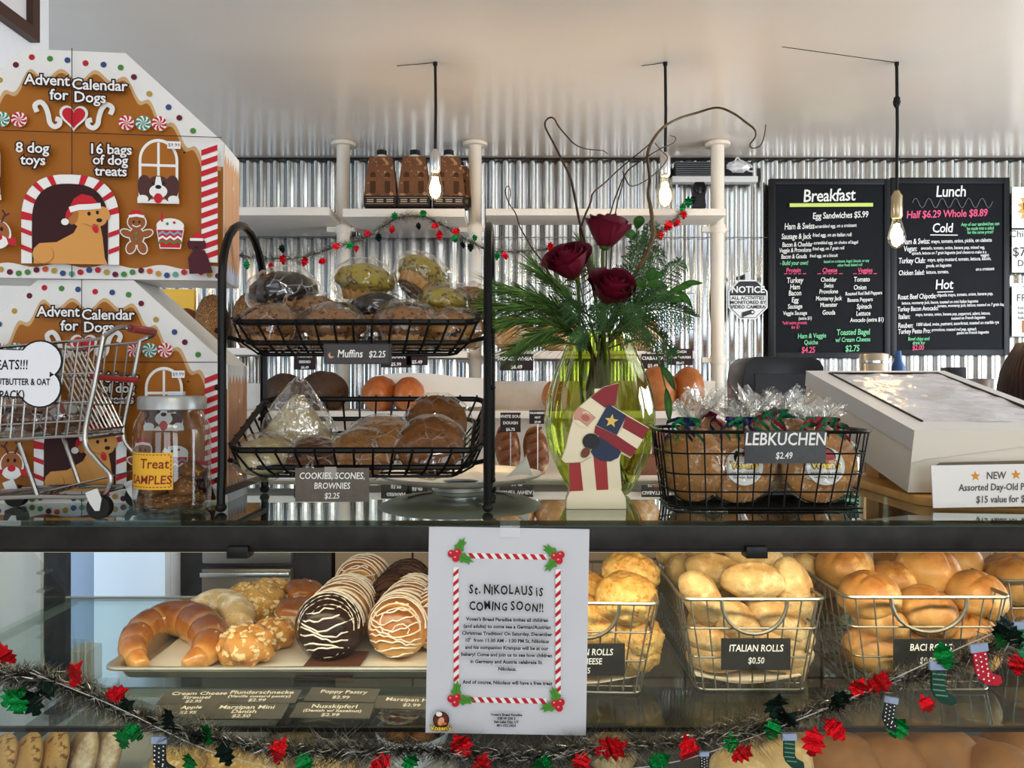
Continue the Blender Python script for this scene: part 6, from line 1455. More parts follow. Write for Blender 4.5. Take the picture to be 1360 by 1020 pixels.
# price cards lying on the shelf in front of the tray
cardk = mat('shelf_card', (74,72,64), .35, var=.08, vs=30)
def flat_card(px, py, w, d, lines, lab, rz=0):
    D = .469*F/(py-510); c = P(px, py, D); t = thing('price_card', lab, 'price card', (c.x, D, SHELF+.006), (R_(6), 0, rz), 'price cards lying on the glass shelf')
    MB().box(-w/2, w/2, -d/2, d/2, -.0004, .0012).part('card', cardk, t)
    A = Art(.0002, .0014)
    for s, y, sz in lines: A.text(s, 0, y, sz, mat('card_print', (206,200,184), .6), off=.0002)
    A.part('lettering', t); return t
for px, py, w, d, lines, lab, rz in (
  (262, 932, .105, .040, (('Cream Cheese',.006,.0135),('Streusel',-.006,.0125),('$2.95',-.017,.0105)), 'cream cheese streusel card, leftmost on the shelf', .02),
  (345, 931, .115, .040, (('Plunderschnecke',.007,.0140),('(Vanilla custard pastry)',-.004,.0100),('$2.99',-.016,.0115)), 'plunderschnecke card in the back row on the shelf', .0),
  (455, 929, .105, .040, (('Poppy Pastry',.004,.0135),('$2.99',-.012,.0115)), 'poppy pastry card in the back row on the shelf', -.06),
  (252, 950, .10, .036, (('Apple',.004,.0125),('$2.95',-.010,.0105)), 'apple pastry card partly under the tinsel, front left of the shelf', .05),
  (325, 951, .115, .042, (('Marzipan Mini',.006,.0140),('Danish',-.006,.0130),('$2.50',-.018,.0115)), 'marzipan mini danish card in the front row on the shelf', .0),
  (442, 950, .112, .042, (('Nusskipferl',.006,.0145),('(Danish w/ hazelnut)',-.005,.0100),('$2.99',-.017,.0115)), 'nusskipferl card in the front row on the shelf', -.03),
  (548, 940, .11, .036, (('Marzipan Horn',.004,.0135),('$2.99',-.011,.0115)), 'marzipan card touching the left edge of the christmas poster', -.08)): flat_card(px, py, w, d, lines, lab, rz)
# ---------------------------------------------------------------- wire bread baskets
grayw = mat('grey_wire', (132,128,116), .32, .75)
def wire_basket(x0, x1, y0, y1, h, lab, rz=0., taper=.028):
    loc = Vector(((x0+x1)/2, (y0+y1)/2, SHELF+.0005)); t = thing('wire_bread_basket', lab, 'basket', loc, (0,0,rz), 'grey wire bread baskets in the case')
    W, D = (x1-x0)/2, (y1-y0)/2
    def pr(f, i): return W-taper*(1-f)*.9, D-taper*(1-f)*.35
    def ring(f, r, mb, dip=False):
        w, d = pr(f, 0); q = .014; z = .003+(h-.003)*f; pts = []
        for cx, cy, a0 in ((-w+q,-d+q,180),(w-q,-d+q,270),(w-q,d-q,0),(-w+q,d-q,90)):
            for k in range(4): a = R_(a0+90*k/3); pts.append((cx+q*math.cos(a), cy+q*math.sin(a), z))
        mb.tube(pts, r, 6, closed=True)
    mb = MB(); ring(1, .0030, mb); mb.part('rim', grayw, t)
    mb = MB(); w1, d1 = pr(1,0); hw = w1*.46
    mb.tube([(hw*math.cos(PI*k/14)*-1, -d1-.001-.0, h-.052*math.sin(PI*k/14)**.9) for k in range(15)], .0030, 6); mb.part('front_dip', grayw, t)
    mb = MB(); ring(0, .0020, mb); ring(.36, .0018, mb); ring(.68, .0018, mb)
    (wt, dt), (wb_, db) = pr(1,0), pr(0,0)
    n = 9
    for k in range(n):
        f = (k+.5)/n*2-1
        for s in (-1,1):
            zt = h
            if s < 0 and abs(f*wt) < hw: zt = h-.052*math.sin(math.acos(abs(f*wt)/hw))**.9
            g = (zt-.003)/(h-.003); ya = db+(dt-db)*g
            mb.tube([(f*(wb_+(wt-wb_)*g), s*ya, zt), (f*wb_, s*db, .003)], .0013, 5)
        mb.tube([(f*wb_, -db, .003), (f*wb_, db, .003)], .0013, 5)
    for k in range(13):
        f = (k+.5)/13*2-1
        for s in (-1,1): mb.tube([(s*wt, f*dt, h), (s*wb_, f*db, .003)], .0013, 5)
    for k in range(5): f = (k+.5)/5*2-1; mb.tube([(-wb_, f*db, .003), (wb_, f*db, .003)], .0013, 5)
    mb.part('wire_mesh', grayw, t)
    return t
bfront, bback = 1.195, 1.475
wire_basket(.010, .226, 1.185, 1.465, .140, 'wire basket of cheese rolls, half hidden by the christmas poster', -.05)
wire_basket(.258, .474, bfront, bback, .143, 'wire basket of pale italian rolls in the case')
wire_basket(.505, .755, bfront, bback+.06, .146, 'wire basket of golden baci rolls in the case')
wire_basket(.800, 1.03, bfront+.10, bback+.12, .146, 'wire basket of rolls at the right edge of the case')
k_ = 1.18/F
def bsign(px, py, w, h, D, lines, lab):
    counter_sign('price_sign', px, py, w, h, D, lines, mat('sign_black_gloss', (40,41,39), .2), lab, grp='price signs on the wire bread baskets')
bsign(788, 876, 84, 42, 1.176, (('GERMAN ROLLS',-10,6,8.5,C),('W/ CHEESE',-12,-6,8,C),('$0.75',-14,-18,7.5,C)), 'black cheese rolls price sign cut off by the christmas poster')
bsign(1004, 869, 92, 42, 1.182, (('ITALIAN ROLLS',0,4,9.0,C),('$0.50',0,-12,8.2,C)), 'black italian rolls price sign on its wire basket')
bsign(1236, 869, 98, 40, 1.182, (('BACI ROLLS',0,5,9.0,C),('$0.95',-4,-12,8.2,C)), 'black baci rolls price sign on its wire basket')
# rolls: one of each kind, then copies
floury = bread('italian_roll', (216,176,112), (222,188,130), (196,144,80), 60, .8, .7, dust=(228,204,156), dusts=.50, bd=.006)
baci = bread('baci_roll', (214,164,96), (220,168,98), (168,100,44), 30, .5, .45, dust=(234,196,132), dusts=.54)
chees = bread('cheese_roll', (214,172,100), (232,194,118), (216,154,72), 80, 1.0, .5, spots=(196,120,48), spotpos=.58)
def roll_mesh(kind, seed):
    mb = MB()
    if kind == 'italian':
        def fn(d):
            g = math.exp(-((d.y-.22+.10*nz(d,2,seed))/.07)**2)*(1 if d.z > -.2 else 0)*(1 if abs(d.x) < .75 else .1); return 1+.06*nz(d,2.2,seed)+.012*nz(d,9,seed)-.16*g+.09*math.exp(-((d.y-.02)/.14)**2)*max(0,d.z)*(1 if abs(d.x) < .7 else .3)-(.10*max(0,-d.z-.55))
        mb.blob((0,0,0), (.058,.034,.032), fn, 48, 30)
    elif kind == 'baci':
        def fn(d):
            g = 0
            a = math.atan2(d.y, d.x)
            for s in (0, 1): g += math.exp(-((math.sin(a*1+s*PI/2+seed)*math.hypot(d.x,d.y))/.09)**2)
            return 1+.06*nz(d,1.6,seed)+.012*nz(d,7,seed)-.10*min(1,g)*max(0,d.z)**1.5-(.12*max(0,-d.z-.6))
        mb.blob((0,0,0), (.050,.049,.041), fn, 48, 30)
    else:
        mb.blob((0,0,0), (.054,.050,.042), lambda d: 1+.07*nz(d,2.4,seed)+.05*nz(d,5,seed)+.05*nz(d,11,seed), 60, 38)
    m = dict(italian=floury, baci=baci, cheese=chees)[kind]
    return mb.mesh(kind+'_roll', m, 80)
RM = {k: [roll_mesh(k, s) for s in (1,2,3)] for k in ('italian','baci','cheese')}
def roll(kind, px, py, D, lab, rot=(0,0,0), sc=1., v=0):
    o = bpy.data.objects.new(kind+'_roll', RM[kind][v % 3]); COL.objects.link(o); D = max(D, 1.256 if py > 805 else 1.25); q_ = P(px, py, D); q_.z = max(q_.z, SHELF+.010+(.030 if kind == 'italian' else .039)*sc); o.location = q_; o.rotation_euler = [R_(x) for x in rot]; o.scale = (sc*(.92 if kind == 'italian' else .95),)*3
    o['label'] = lab; o['category'] = 'bread roll'; o['group'] = {'italian':'pale italian rolls in the wire basket','baci':'golden baci rolls in the wire basket','cheese':'cheese rolls in the wire basket'}[kind]
    return o
I_ = 'italian'
for a in ((I_,1001,772,1.26,'pale oval italian roll lying across the front top of its pile',(10,4,4),1.0,0),
 (I_,1002,742,1.37,'pale italian roll at the very top middle of its pile, under the rail',(8,10,10),1.05,1),
 (I_,1052,785,1.27,'pale italian roll standing on end at the right of its pile',(0,75,-10),1.05,2),
 (I_,932,795,1.25,'pale italian roll leaning at the front left of its pile above the wire rim',(10,55,30),1.0,1),
 (I_,952,760,1.33,'pale italian roll behind the leaning left one',(10,10,-20),1.0,2),
 (I_,908,762,1.41,'pale italian roll at the back left corner of its pile',(0,30,60),1.0,0),
 (I_,900,738,1.46,'pale italian roll highest at the back left of its pile',(0,10,40),.95,2),
 (I_,950,736,1.45,'pale italian roll at the back, left of the topmost one',(0,0,15),1.0,0),
 (I_,978,828,1.25,'pale italian roll behind the curved dip of the wire rim, left half',(5,40,15),1.0,2),
 (I_,1030,822,1.26,'pale italian roll behind the curved dip of the wire rim, right half',(5,30,-25),.98,0),
 (I_,938,842,1.28,'pale italian roll low at the left wires of its basket',(0,70,20),.95,0),
 (I_,948,852,1.225,'pale italian roll at the front left, beside its price sign',(0,20,10),.9,1),
 (I_,1046,832,1.27,'pale italian roll under the one standing on end',(5,20,30),.95,1),
 (I_,1044,868,1.235,'pale italian roll at the right of its price sign',(0,60,10),.95,0),
 (I_,1040,850,1.24,'pale italian roll just above its price sign',(5,0,6),.95,2),
 (I_,955,888,1.225,'pale italian roll at the bottom left of its basket under the sign',(0,0,8),1.0,0),
 (I_,1035,893,1.225,'pale italian roll at the bottom right of its basket under the sign',(0,0,-6),1.0,1),
 (I_,985,868,1.29,'pale italian roll buried in the middle of its basket',(0,0,40),1.,1),
 (I_,1068,760,1.42,'pale italian roll at the back right of its pile',(0,30,70),1.,0)): roll(*a)
B_ = 'baci'
for a in ((B_,1122,752,1.36,'golden baci roll high at the left back of its pile',(15,-10,0),1.0,0),
 (B_,1233,757,1.34,'golden baci roll at the top middle, the largest in view',(25,5,40),1.12,1),
 (B_,1155,792,1.26,'golden baci roll at the front left above the wire rim',(10,-5,20),1.02,2),
 (B_,1298,790,1.28,'golden baci roll at the front right above the wire rim',(15,10,0),.98,0),
 (B_,1232,812,1.245,'golden baci roll behind the curved dip of the wire rim',(30,0,60),1.0,2),
 (B_,1185,772,1.34,'golden baci roll behind the front left one',(0,0,10),.9,1),
 (B_,1270,745,1.42,'golden baci roll behind the largest one, on its right',(10,0,80),.95,2),
 (B_,1090,745,1.49,'golden baci roll at the back left corner of its pile',(0,10,50),1.0,1),
 (B_,1195,742,1.47,'golden baci roll at the back behind the largest one',(0,0,0),.95,0),
 (B_,1160,863,1.235,'golden baci roll low at the left of the price sign',(5,0,100),1.0,0),
 (B_,1168,824,1.25,'golden baci roll behind the front wires, second from the bottom left',(0,40,0),.95,1),
 (B_,1285,845,1.25,'golden baci roll low at the right of the curved dip',(0,0,50),.98,2),
 (B_,1215,858,1.28,'golden baci roll hidden behind the price sign',(0,0,0),1.,1),
 (B_,1170,899,1.225,'golden baci roll at the bottom left of its basket',(0,0,30),.85,2),
 (B_,1290,885,1.235,'golden baci roll at the bottom right behind the polka-dot stocking',(0,0,70),.9,0),
 (B_,1340,762,1.46,'golden roll at the left of the rightmost basket pile',(0,0,10),1.0,1),
 (B_,1352,772,1.36,'golden roll at the right edge of the picture, front of its pile',(0,0,60),1.1,0),
 (B_,1362,740,1.48,'golden roll at the right edge of the picture, back of its pile',(0,0,20),1.0,2),
 (B_,1358,822,1.38,'golden roll at the right edge of the picture, low in its basket',(0,0,20),1.0,2)): roll(*a)
C_ = 'cheese'
for a in ((C_,838,762,1.31,'bumpy cheese roll topmost at the back of its basket',(0,10,0),.92,0),
 (C_,832,796,1.245,'bumpy cheese roll at the front just above the wire rim',(5,0,60),1.05,1),
 (C_,800,835,1.24,'bumpy cheese roll below the wire dip near the poster edge',(0,15,20),1.0,2),
 (C_,842,845,1.235,'bumpy cheese roll at the right, level with the price sign',(0,0,100),.95,0),
 (C_,775,790,1.32,'smoother cheese roll peeping out beside the poster',(0,0,10),1.0,1),
 (C_,768,820,1.25,'bumpy cheese roll mostly behind the poster edge',(0,0,10),.95,0),
 (C_,838,892,1.232,'bumpy cheese roll at the bottom right of its basket',(0,0,40),.95,2),
 (C_,790,900,1.23,'bumpy cheese roll at the bottom, under its price sign',(0,0,70),.92,1),
 (C_,745,880,1.26,'bumpy cheese roll at the bottom left of its basket behind the poster',(0,0,70),.95,2)): roll(*a)
# paper liners in the baskets
for x0, x1, lab in ((.035,.20,'paper liner under the cheese rolls'), (.285,.448,'paper liner under the italian rolls')):
    mb = MB(); mb.grid(lambda u, v: ((x1-x0)*u, .24*v, .001+.012*abs(u-.5)**2*4+.003*nz((u*4,v*4,0),1,5)), 10, 8); mb.solo('paper_liner', parch, lab, 'paper', (x0, 1.222, SHELF+.006), group='basket liners')
# things behind the baskets
loaf('round_loaf', bread('small_round_loaf', (180,128,72), (196,140,76), (168,108,54), 20, .2, .55), 'small round loaf on the shelf behind the italian roll basket, left', (P(985,895,1.56).x, 1.56, SHELF+.001), (.05,.05,.04), grp='round loaves behind the wire baskets', seed=21)
loaf('round_loaf', bread('small_round_loaf', (180,128,72), (196,140,76), (168,108,54), 20, .2, .55), 'small round loaf on the shelf behind the baskets, between italian and baci rolls', (P(1092,890,1.58).x, 1.58, SHELF+.001), (.05,.05,.04), grp='round loaves behind the wire baskets', seed=22)
mb = MB(); mb.blob((0,0,.06), (.055,.03,.062), lambda d: 1+.16*nz(d,3,6), 22, 14); mb.v = [(x,y,max(z,0)) for x,y,z in mb.v]
mb.solo('plastic_bag', glass('bag_film', (216,214,204), base=.1, haze=.42, hazec=(176,172,158), bump=.9, bs=30), 'crumpled clear bag standing between cheese and italian roll baskets', 'bag', (P(885,880,1.40).x+.003, 1.52, SHELF+.001))
# ---------------------------------------------------------------- lower deck
LZ = LOWER+.001
flat = bread('cinnamon_round', (206,164,104), (214,174,112), (186,136,80), 34, .4, .6, spots=(120,76,44), spotpos=.60)
flat2 = bread('dark_round', (206,170,120), (206,172,128), (120,84,66), 30, .4, .6, dust=(226,206,176), dusts=.5)
st = sheet_tray((-.86, 1.24, LZ), .40, .44, 'lower sheet tray of cinnamon rounds at the bottom left of the case', .04)
mb = MB(); mb.grid(lambda u, v: (.03+.34*u, .03+.37*v, .003+.006*abs(nz((u*3,v*3,0),1,2))), 14, 12); mb.solo('parchment_liner', parch, 'baking parchment in the lower left sheet tray', 'paper', (-.86, 1.24, LZ))
GR = 'flat rounds leaning in the lower tray'
for i, (x, y, m, lab) in enumerate(((-.838,1.285,flat,'pale cinnamon round, leftmost of the leaning row in the lower tray'),(-.800,1.29,flat,'pale cinnamon round, second of the leaning row in the lower tray'),(-.762,1.30,flat,'cinnamon round in the middle of the leaning row in the lower tray'),(-.722,1.315,flat2,'dark-topped sugared round, last but one of the leaning row'),(-.690,1.33,flat2,'dark-topped sugared round, rightmost of the leaning row'))):
    mb = MB(); mb.blob((0,0,0), (.058,.056,.019), lambda d: 1+.05*nz(d,3,i), 30, 14); mb.solo('flat_round', m, lab, 'pastry', (x, y, LZ+.060), (R_(18), R_(-66), R_(24)), GR, smooth=80)
GC = 'crumble cookies on the lower deck'
for i, (px, py, D, r, lab) in enumerate(((236,1010,1.30,.045,'crumbly golden cookie low in the case under the stocking ornament'),(290,1000,1.36,.05,'crumbly golden cookie low in the case, second from the left'),(345,1012,1.32,.05,'crumbly golden cookie low in the case, third from the left'),(385,990,1.42,.048,'crumbly golden cookie low in the case behind the tinsel dip'),(440,1014,1.34,.045,'crumbly golden cookie low in the case, left of the white bowl'))):
    c = P(px, 0, D); mb = MB(); mb.blob((0,0,r*.5), (r,r,r*.52), lambda d: 1+.12*nz(d,3,i)+.07*nz(d,8,i), 32, 18)
    mb.v = [(x,y,max(z,0)) for x,y,z in mb.v]; mb.solo('crumble_cookie', strus, lab, 'cookie', (c.x, D, P(0,py,D).z-r*.6), (0,0,i), GC, smooth=80)
c = P(345, 0, 1.36); MB().box(-.21,.19,-.12,.12,0,P(0,1010,1.34).z-.025-LZ).solo('cookie_riser', mat('riser_white', (190,186,176), .5), 'pale low riser carrying the crumble cookies', 'riser', (c.x, 1.36, LZ), bevel=.003)
c = P(548, 0, 1.36); bz = P(0, 1010, 1.36).z
MB().box(-.075,.075,-.075,.075,0,bz-LZ).solo('bowl_riser', mat('riser_white', (190,186,176), .5), 'pale riser under the white bowl', 'riser', (c.x, 1.36, LZ), bevel=.003)
MB().lathe([(0,.0005),(.035,.0005),(.04,.006),(.060,.040),(.064,.056),(.061,.055),(.056,.040),(.036,.008),(0,.006)], 36, caps=False).solo('white_bowl', mat('bowl_white', (226,228,232), .2), 'white bowl of small brown treats left of the poster, under the shelf edge', 'bowl', (c.x, 1.36, bz+.0005))
for i, (dx, dy) in enumerate(((-.022,-.012),(.02,-.016),(.002,.02),(-.03,.02),(.032,.012))):
    mb = MB(); mb.blob((0,0,0), (.021,.02,.016), lambda d: 1+.15*nz(d,3,i), 18, 11); mb.solo('small_treat', cook, ('small brown treat at the front left of the white bowl','small brown treat at the front right of the white bowl','small brown treat at the back of the white bowl','small brown treat at the left rim of the white bowl','small brown treat at the right rim of the white bowl')[i], 'cookie', (c.x+dx, 1.36+dy, bz+.052), (0,0,i), 'treats in the white bowl', smooth=80)
bun = bread('brown_bun', (160,108,60), (166,110,58), (138,86,42), 24, .2, .55)
palebun = bread('pale_bun', (214,176,122), (222,190,140), (206,164,106), 26, .15, .6, dust=(232,214,182), dusts=.52)
GB = 'buns on the lower deck'
bm0 = MB(); bm0.blob((0,0,0), (.060,.058,.044), lambda d: 1+.04*nz(d,2,3), 32, 20); me_b = bm0.mesh('brown_bun', bun, 80)
bm0 = MB(); bm0.blob((0,0,0), (.058,.050,.040), lambda d: 1+.05*nz(d,2,8), 32, 20); me_p = bm0.mesh('pale_bun', palebun, 80)
for (px, py, D, me, s, lab) in ((1118,1012,1.24,me_b,1.0,'brown bun low in the case under the striped stocking'),(1175,1012,1.25,me_b,1.05,'brown bun low in the case, second from the left of the brown ones'),(1205,992,1.34,me_b,1.0,'brown bun resting behind the front row, under the baci basket'),(1245,1005,1.26,me_b,1.12,'biggest brown bun low in the case, right of the green foil leaf'),
  (1300,1018,1.25,me_b,.95,'brown bun low in the case near the right edge'),(1352,1000,1.28,me_b,1.0,'brown bun cut off by the right edge of the picture'),(1330,1020,1.20,me_b,.8,'dark bun at the bottom right corner'),
  (1040,1012,1.25,me_p,1.0,'pale bun low in the case left of the striped stocking'),(1000,1006,1.28,me_p,1.0,'pale bun low in the case, middle of the pale ones'),(985,1024,1.22,me_p,.9,'pale bun low at the bottom edge, left of the other pale ones'),(1065,1000,1.34,me_p,1.0,'pale bun behind the front pale one'),(812,1000,1.30,me_p,.8,'pale bun low in the case just right of the poster')):
    o = bpy.data.objects.new('brown_bun' if me is me_b else 'pale_bun', me); COL.objects.link(o); o.location = P(px, py, D); o.scale = (s,)*3; o.rotation_euler = (0,0,px*.01); o['label'] = lab; o['category'] = 'bun'; o['group'] = GB
zb = P(0,1012,1.25).z-.05
MB().box(P(960,0,1.28).x, P(1400,0,1.28).x, 1.17, 1.42, LZ, zb).solo('bun_riser', mat('riser_shaded_brown', (66,54,44), .6), 'brown riser carrying the buns at the bottom right of the case', 'riser', (0,0,0), bevel=.003)  # riser colour darkened for the shade under the baskets
MB().box(P(770,0,1.30).x, P(850,0,1.30).x, 1.24, 1.36, LZ, P(0,1000,1.3).z-.034).solo('small_riser', mat('riser_shaded_brown', (66,54,44), .6), 'small brown riser under the single pale bun beside the poster', 'riser', (0,0,0), bevel=.003)
# ================================================================ poster on the glass
pap = mat('poster_paper', (206,208,214), .45, var=.015, vs=8)
DP = 1.0455; kp = DP/F; pc = P(674, 838, DP)
t = thing('poster', 'white christmas poster with candy-cane border taped to the glass case', 'poster', pc, (0, R_(1.0), 0))
W, H = 213*kp, 274*kp
mb = MB(); mb.prism([(-W/2,-H/2),(W/2,-H/2),(W/2,H/2),(-W/2,H/2)], -.0012, 0); mb.part('sheet', pap, t, M=front(0))
A = Art(.00008, .0002); pb = mat('poster_ink', (20,18,20), .6); pr_ = mat('poster_red', (190,28,44), .5); pg = mat('poster_green', (72,140,46), .5); pgd = mat('poster_green_dark', (40,94,34), .5); phi = mat('poster_highlight', (240,150,150), .5)
U = lambda cx, cy: ((cx-388)/3.4*kp, (500-cy)/3.4*kp)      # poster drawing units
def bar(x0, y0, x1, y1, w, n, vert):
    if vert:
        A.poly([U(x0-w,y0),U(x0+w,y0),U(x1+w,y1),U(x1-w,y1)][::-1], wht)
        for k in range(n): y = y0+(y1-y0)*k/n; xx = x0+(x1-x0)*k/n; s = (y1-y0)/n; A.poly([U(xx-w,y+s*.62),U(xx+w,y+s*.10),U(xx+w,y+s*.55),U(xx-w,y+s*1.05)][::-1], pr_)
    else:
        A.poly([U(x0,y0-w),U(x0,y0+w),U(x1,y1+w),U(x1,y1-w)], wht)
        for k in range(n): x = x0+(x1-x0)*k/n; s = (x1-x0)/n; A.poly([U(x+s*.05,y0-w),U(x+s*.50,y0+w),U(x+s*1.0,y0+w),U(x+s*.55,y0-w)], pr_)
bar(200,163,560,163,12,9,False); bar(215,812,570,812,12,9,False); bar(151,215,163,775,12,13,True); bar(611,215,621,775,12,13,True)
def holly(cx, cy, s, rot):
    for a in (rot, rot+1.45):
        pts = []
        for k in range(24):
            q = 2*PI*k/24; r = (1.0+.24*math.cos(8*q))*s; x = r*1.25*math.cos(q); y = r*.55*math.sin(q)
            x += s*1.0; pts.append((x*math.cos(a)-y*math.sin(a), x*math.sin(a)+y*math.cos(a)))
        o = U(cx, cy); A.poly([(o[0]+x*kp/3.4, o[1]+y*kp/3.4) for x, y in pts], pg)
        A.stroke([o, (o[0]+s*1.9*math.cos(a)*kp/3.4, o[1]+s*1.9*math.sin(a)*kp/3.4)], .0006, pgd)
    for dx, dy in ((-18,-5),(10,-12),(2,14)):
        x, y = U(cx+dx*(1 if math.cos(rot) > 0 or True else -1), cy+dy); A.ell(x, y, 17*kp/3.4, 17*kp/3.4, pr_); A.ell(x-4*kp/3.4, y+5*kp/3.4, 5*kp/3.4, 4*kp/3.4, phi)
holly(148,158,36,-.9+.55); holly(612,160,36,PI-.65); holly(158,808,36,.0); holly(624,820,36,PI*.62)
def tx(s, cx, cy, cap, off=.0003, al=C): A.text(s, *U(cx, cy), cap*kp/3.4/.70, pb, al, off=off)
def jumpy(s, cx, cy, cap, seed):
    rnd = random.Random(seed); x = cx; adv = {}
    ws = []
    for ch in s: v_ = text2d(ch, 1.)[0]; ws.append(.42 if ch == ' ' else (max(a for a,b in v_)-min(a for a,b in v_))/.70+.30)
    q_ = 336/(sum(ws)*cap); ws = [a*q_ for a in ws]; tot = sum(ws)*cap; x = cx-tot/2
    for ch, w_ in zip(s, ws):
        if ch != ' ': A.text(ch, *U(x+w_*cap/2, cy+rnd.uniform(-4,5)), cap*rnd.uniform(.92,1.12)*kp/3.4/.70, pb, C, off=.0004, sx=q_, rot=rnd.uniform(-.09,.09))
        x += w_*cap
jumpy('St. NIKOLAUS iS', 378, 328, 38, 3); jumpy('COMING SOON!!', 382, 398, 36, 5)
for i, s in enumerate(("Vosen's Bread Paradise invites all children","(and adults) to come see a German/Austrian","Christmas Tradition! On Saturday, December","10   from 11:30 AM - 1:30 PM St. Nikolaus","and his companion Krampus will be at our","bakery! Come and join us to see how children","in Germany and Austria celebrate St.","Nikolaus.")): tx(s, 386+(0 if i < 7 else 4), 447+31.4*i, 15.2, .00022)
A.text('th', *U(221,530), 9*kp/3.4/.7, pb, C, off=.0001)
tx('And of course, Nikolaus will have a free treat', 392, 728, 15.2, .00022)
for i, s in enumerate(("Vosen's Bread Paradise","328 W 200 S","Salt Lake City, UT","801-322-2424")): tx(s, 390, 869+16*i, 10.5, .00018)
x, y = U(98, 905); r = 46*kp/3.4; brd_ = mat('logo_brown', (92,40,28), .5); A.ell(x, y+r*.3, r*.80, r*.80, obl); A.ell(x, y+r*.3, r*.70, r*.70, brd_); A.ell(x+r*.0, y+r*.15, r*.30, r*.42, opk, -.4); A.ell(x-r*.2, y+r*.85, r*.30, r*.22, stk); A.ell(x+r*.28, y-r*.05, r*.30, r*.12, mat('logo_bread', (206,120,50), .5)); A.text("Vosen's", x, y-r*.72, r*.66, yel, off=r*.02, out=(obl, r*.07))
A.part('printed_notice', t, M=front(0))
mb = MB(); mb.prism([(-.012,H/2-.012),(.014,H/2-.012),(.014,H/2+.010),(-.012,H/2+.010)], .0013, .0016); mb.part('tape', glass('clear_tape', base=.08, rough=.2, haze=.08), t, M=front(0))
# ================================================================ tinsel garlands
def foil(name, c): return mat(name, c, .26, .9, bump=1.0, bs=180, bd=.003)
fr_, fg_, fk_ = foil('foil_red', (188,16,26)), foil('foil_green', (12,112,50)), foil('foil_dark_green', (14,30,24))
tins = mat('tinsel_pewter', (92,92,84), .3, .8); tins2 = mat('tinsel_silver', (120,114,100), .3, .8); tin_glint = mat('tinsel_glint', (214,212,202), .3, .7); cordm2 = mat('garland_cord', (186,184,176), .5)
def hleaf(parent, p, l, rot, m, seed, nm='foil_leaf'):
    """spiky holly leaf of foil: folded, thin but solid"""
    pts = []; sp_ = [(0,-.5),(.16,-.42),(.13,-.30),(.34,-.26),(.24,-.10),(.42,.0),(.25,.12),(.33,.28),(.13,.30),(.0,.52)]
    half = sp_+[(-x, y) for x, y in sp_[-2:0:-1]]
    mb = MB(); n = len(half); f = lambda x, y: (x*l, y*l, l*(.28*abs(x)+.10*math.sin(y*6+seed)))
    top = [f(x,y) for x,y in half]; bot = [(a,b,c-.0005) for a,b,c in top]
    tr = geometry.tessellate_polygon([[Vector((x,y,0)) for x,y in half]])
    fs = [tuple(q) for q in tr]+[tuple(i+n for i in q[::-1]) for q in tr]+[(i,(i+1)%n,(i+1)%n+n,i+n) for i in range(n)]
    mb.add(top+bot, fs); o = mb.part(nm, m, parent, smooth=20); o.location = p; o.rotation_euler = rot
    o['label'] = {id(fr_):'red foil leaf', id(fg_):'green foil leaf', id(fk_):'dark foil leaf'}[id(m)]
def garland(name, lab, pts, r, per_m, seed, m, leaves, cord=None, lsz=.03, w=.0007, grp='tinsel garlands'):
    rnd = random.Random(seed); sp_ = spline(pts, 8); o = sp_[len(sp_)//2].copy(); t = thing(name, lab, 'garland', o, (0,0,0), grp)
    loc = [q-o for q in sp_]; MB().tube(loc, .0016, 5).part('core', m, t)
    mb = MB()
    for i in range(len(loc)-1):
        a, b = loc[i], loc[i+1]; d = b-a; n = max(1, int(d.length*per_m)); u, v = frame_at(d); d = d.normalized(); thick = .75+.5*noise.noise(a*14+Vector((seed,0,0)))
        for k in range(n):
            p = a.lerp(b, rnd.random()); an = rnd.uniform(0, 2*PI); dr = (u*math.cos(an)+v*math.sin(an)+d*rnd.uniform(-.8,.8)).normalized(); l = r*rnd.uniform(.5,1.25)*thick; sd = dr.cross(d).normalized()*w; bend = Vector((rnd.uniform(-.25,.25), rnd.uniform(-.25,.25), rnd.uniform(-.35,.1)))*l; e = p+dr*l+bend; q = p+dr*l*.55
            mb.add([p-sd, p+sd, q+sd, q-sd, e], [(0,1,2,3),(3,2,4)], 1 if rnd.random() < .35 else 0)  # brighter needles scattered in to imitate sparkle
    mb.part('tinsel', [m, tin_glint], t, smooth=0, stuff=True)
    for i, (p, c, l, rz, nm) in enumerate(leaves):
        if nm is None: hleaf(t, p-o, l*1.12, (R_(90+rnd.uniform(-25,25)), R_(rz), R_(rnd.uniform(-25,25))), {'r':fr_,'g':fg_,'k':fk_}[c], i)
        else: stocking(t, p-o, l, rz, c, nm)
    if cord: MB().tube([q-o for q in spline(cord, 4)], .0007, 5).part('cord', cordm2, t)
    return t
stb = dict(rd=mat('stocking_red', (186,28,50), .5), gs=mat('stocking_green', (24,60,48), .5), kd=mat('stocking_black', (26,34,34), .5), gp=mat('stocking_bright_green', (28,120,74), .5)); cuff = mat('stocking_cuff', (150,168,196), .5)
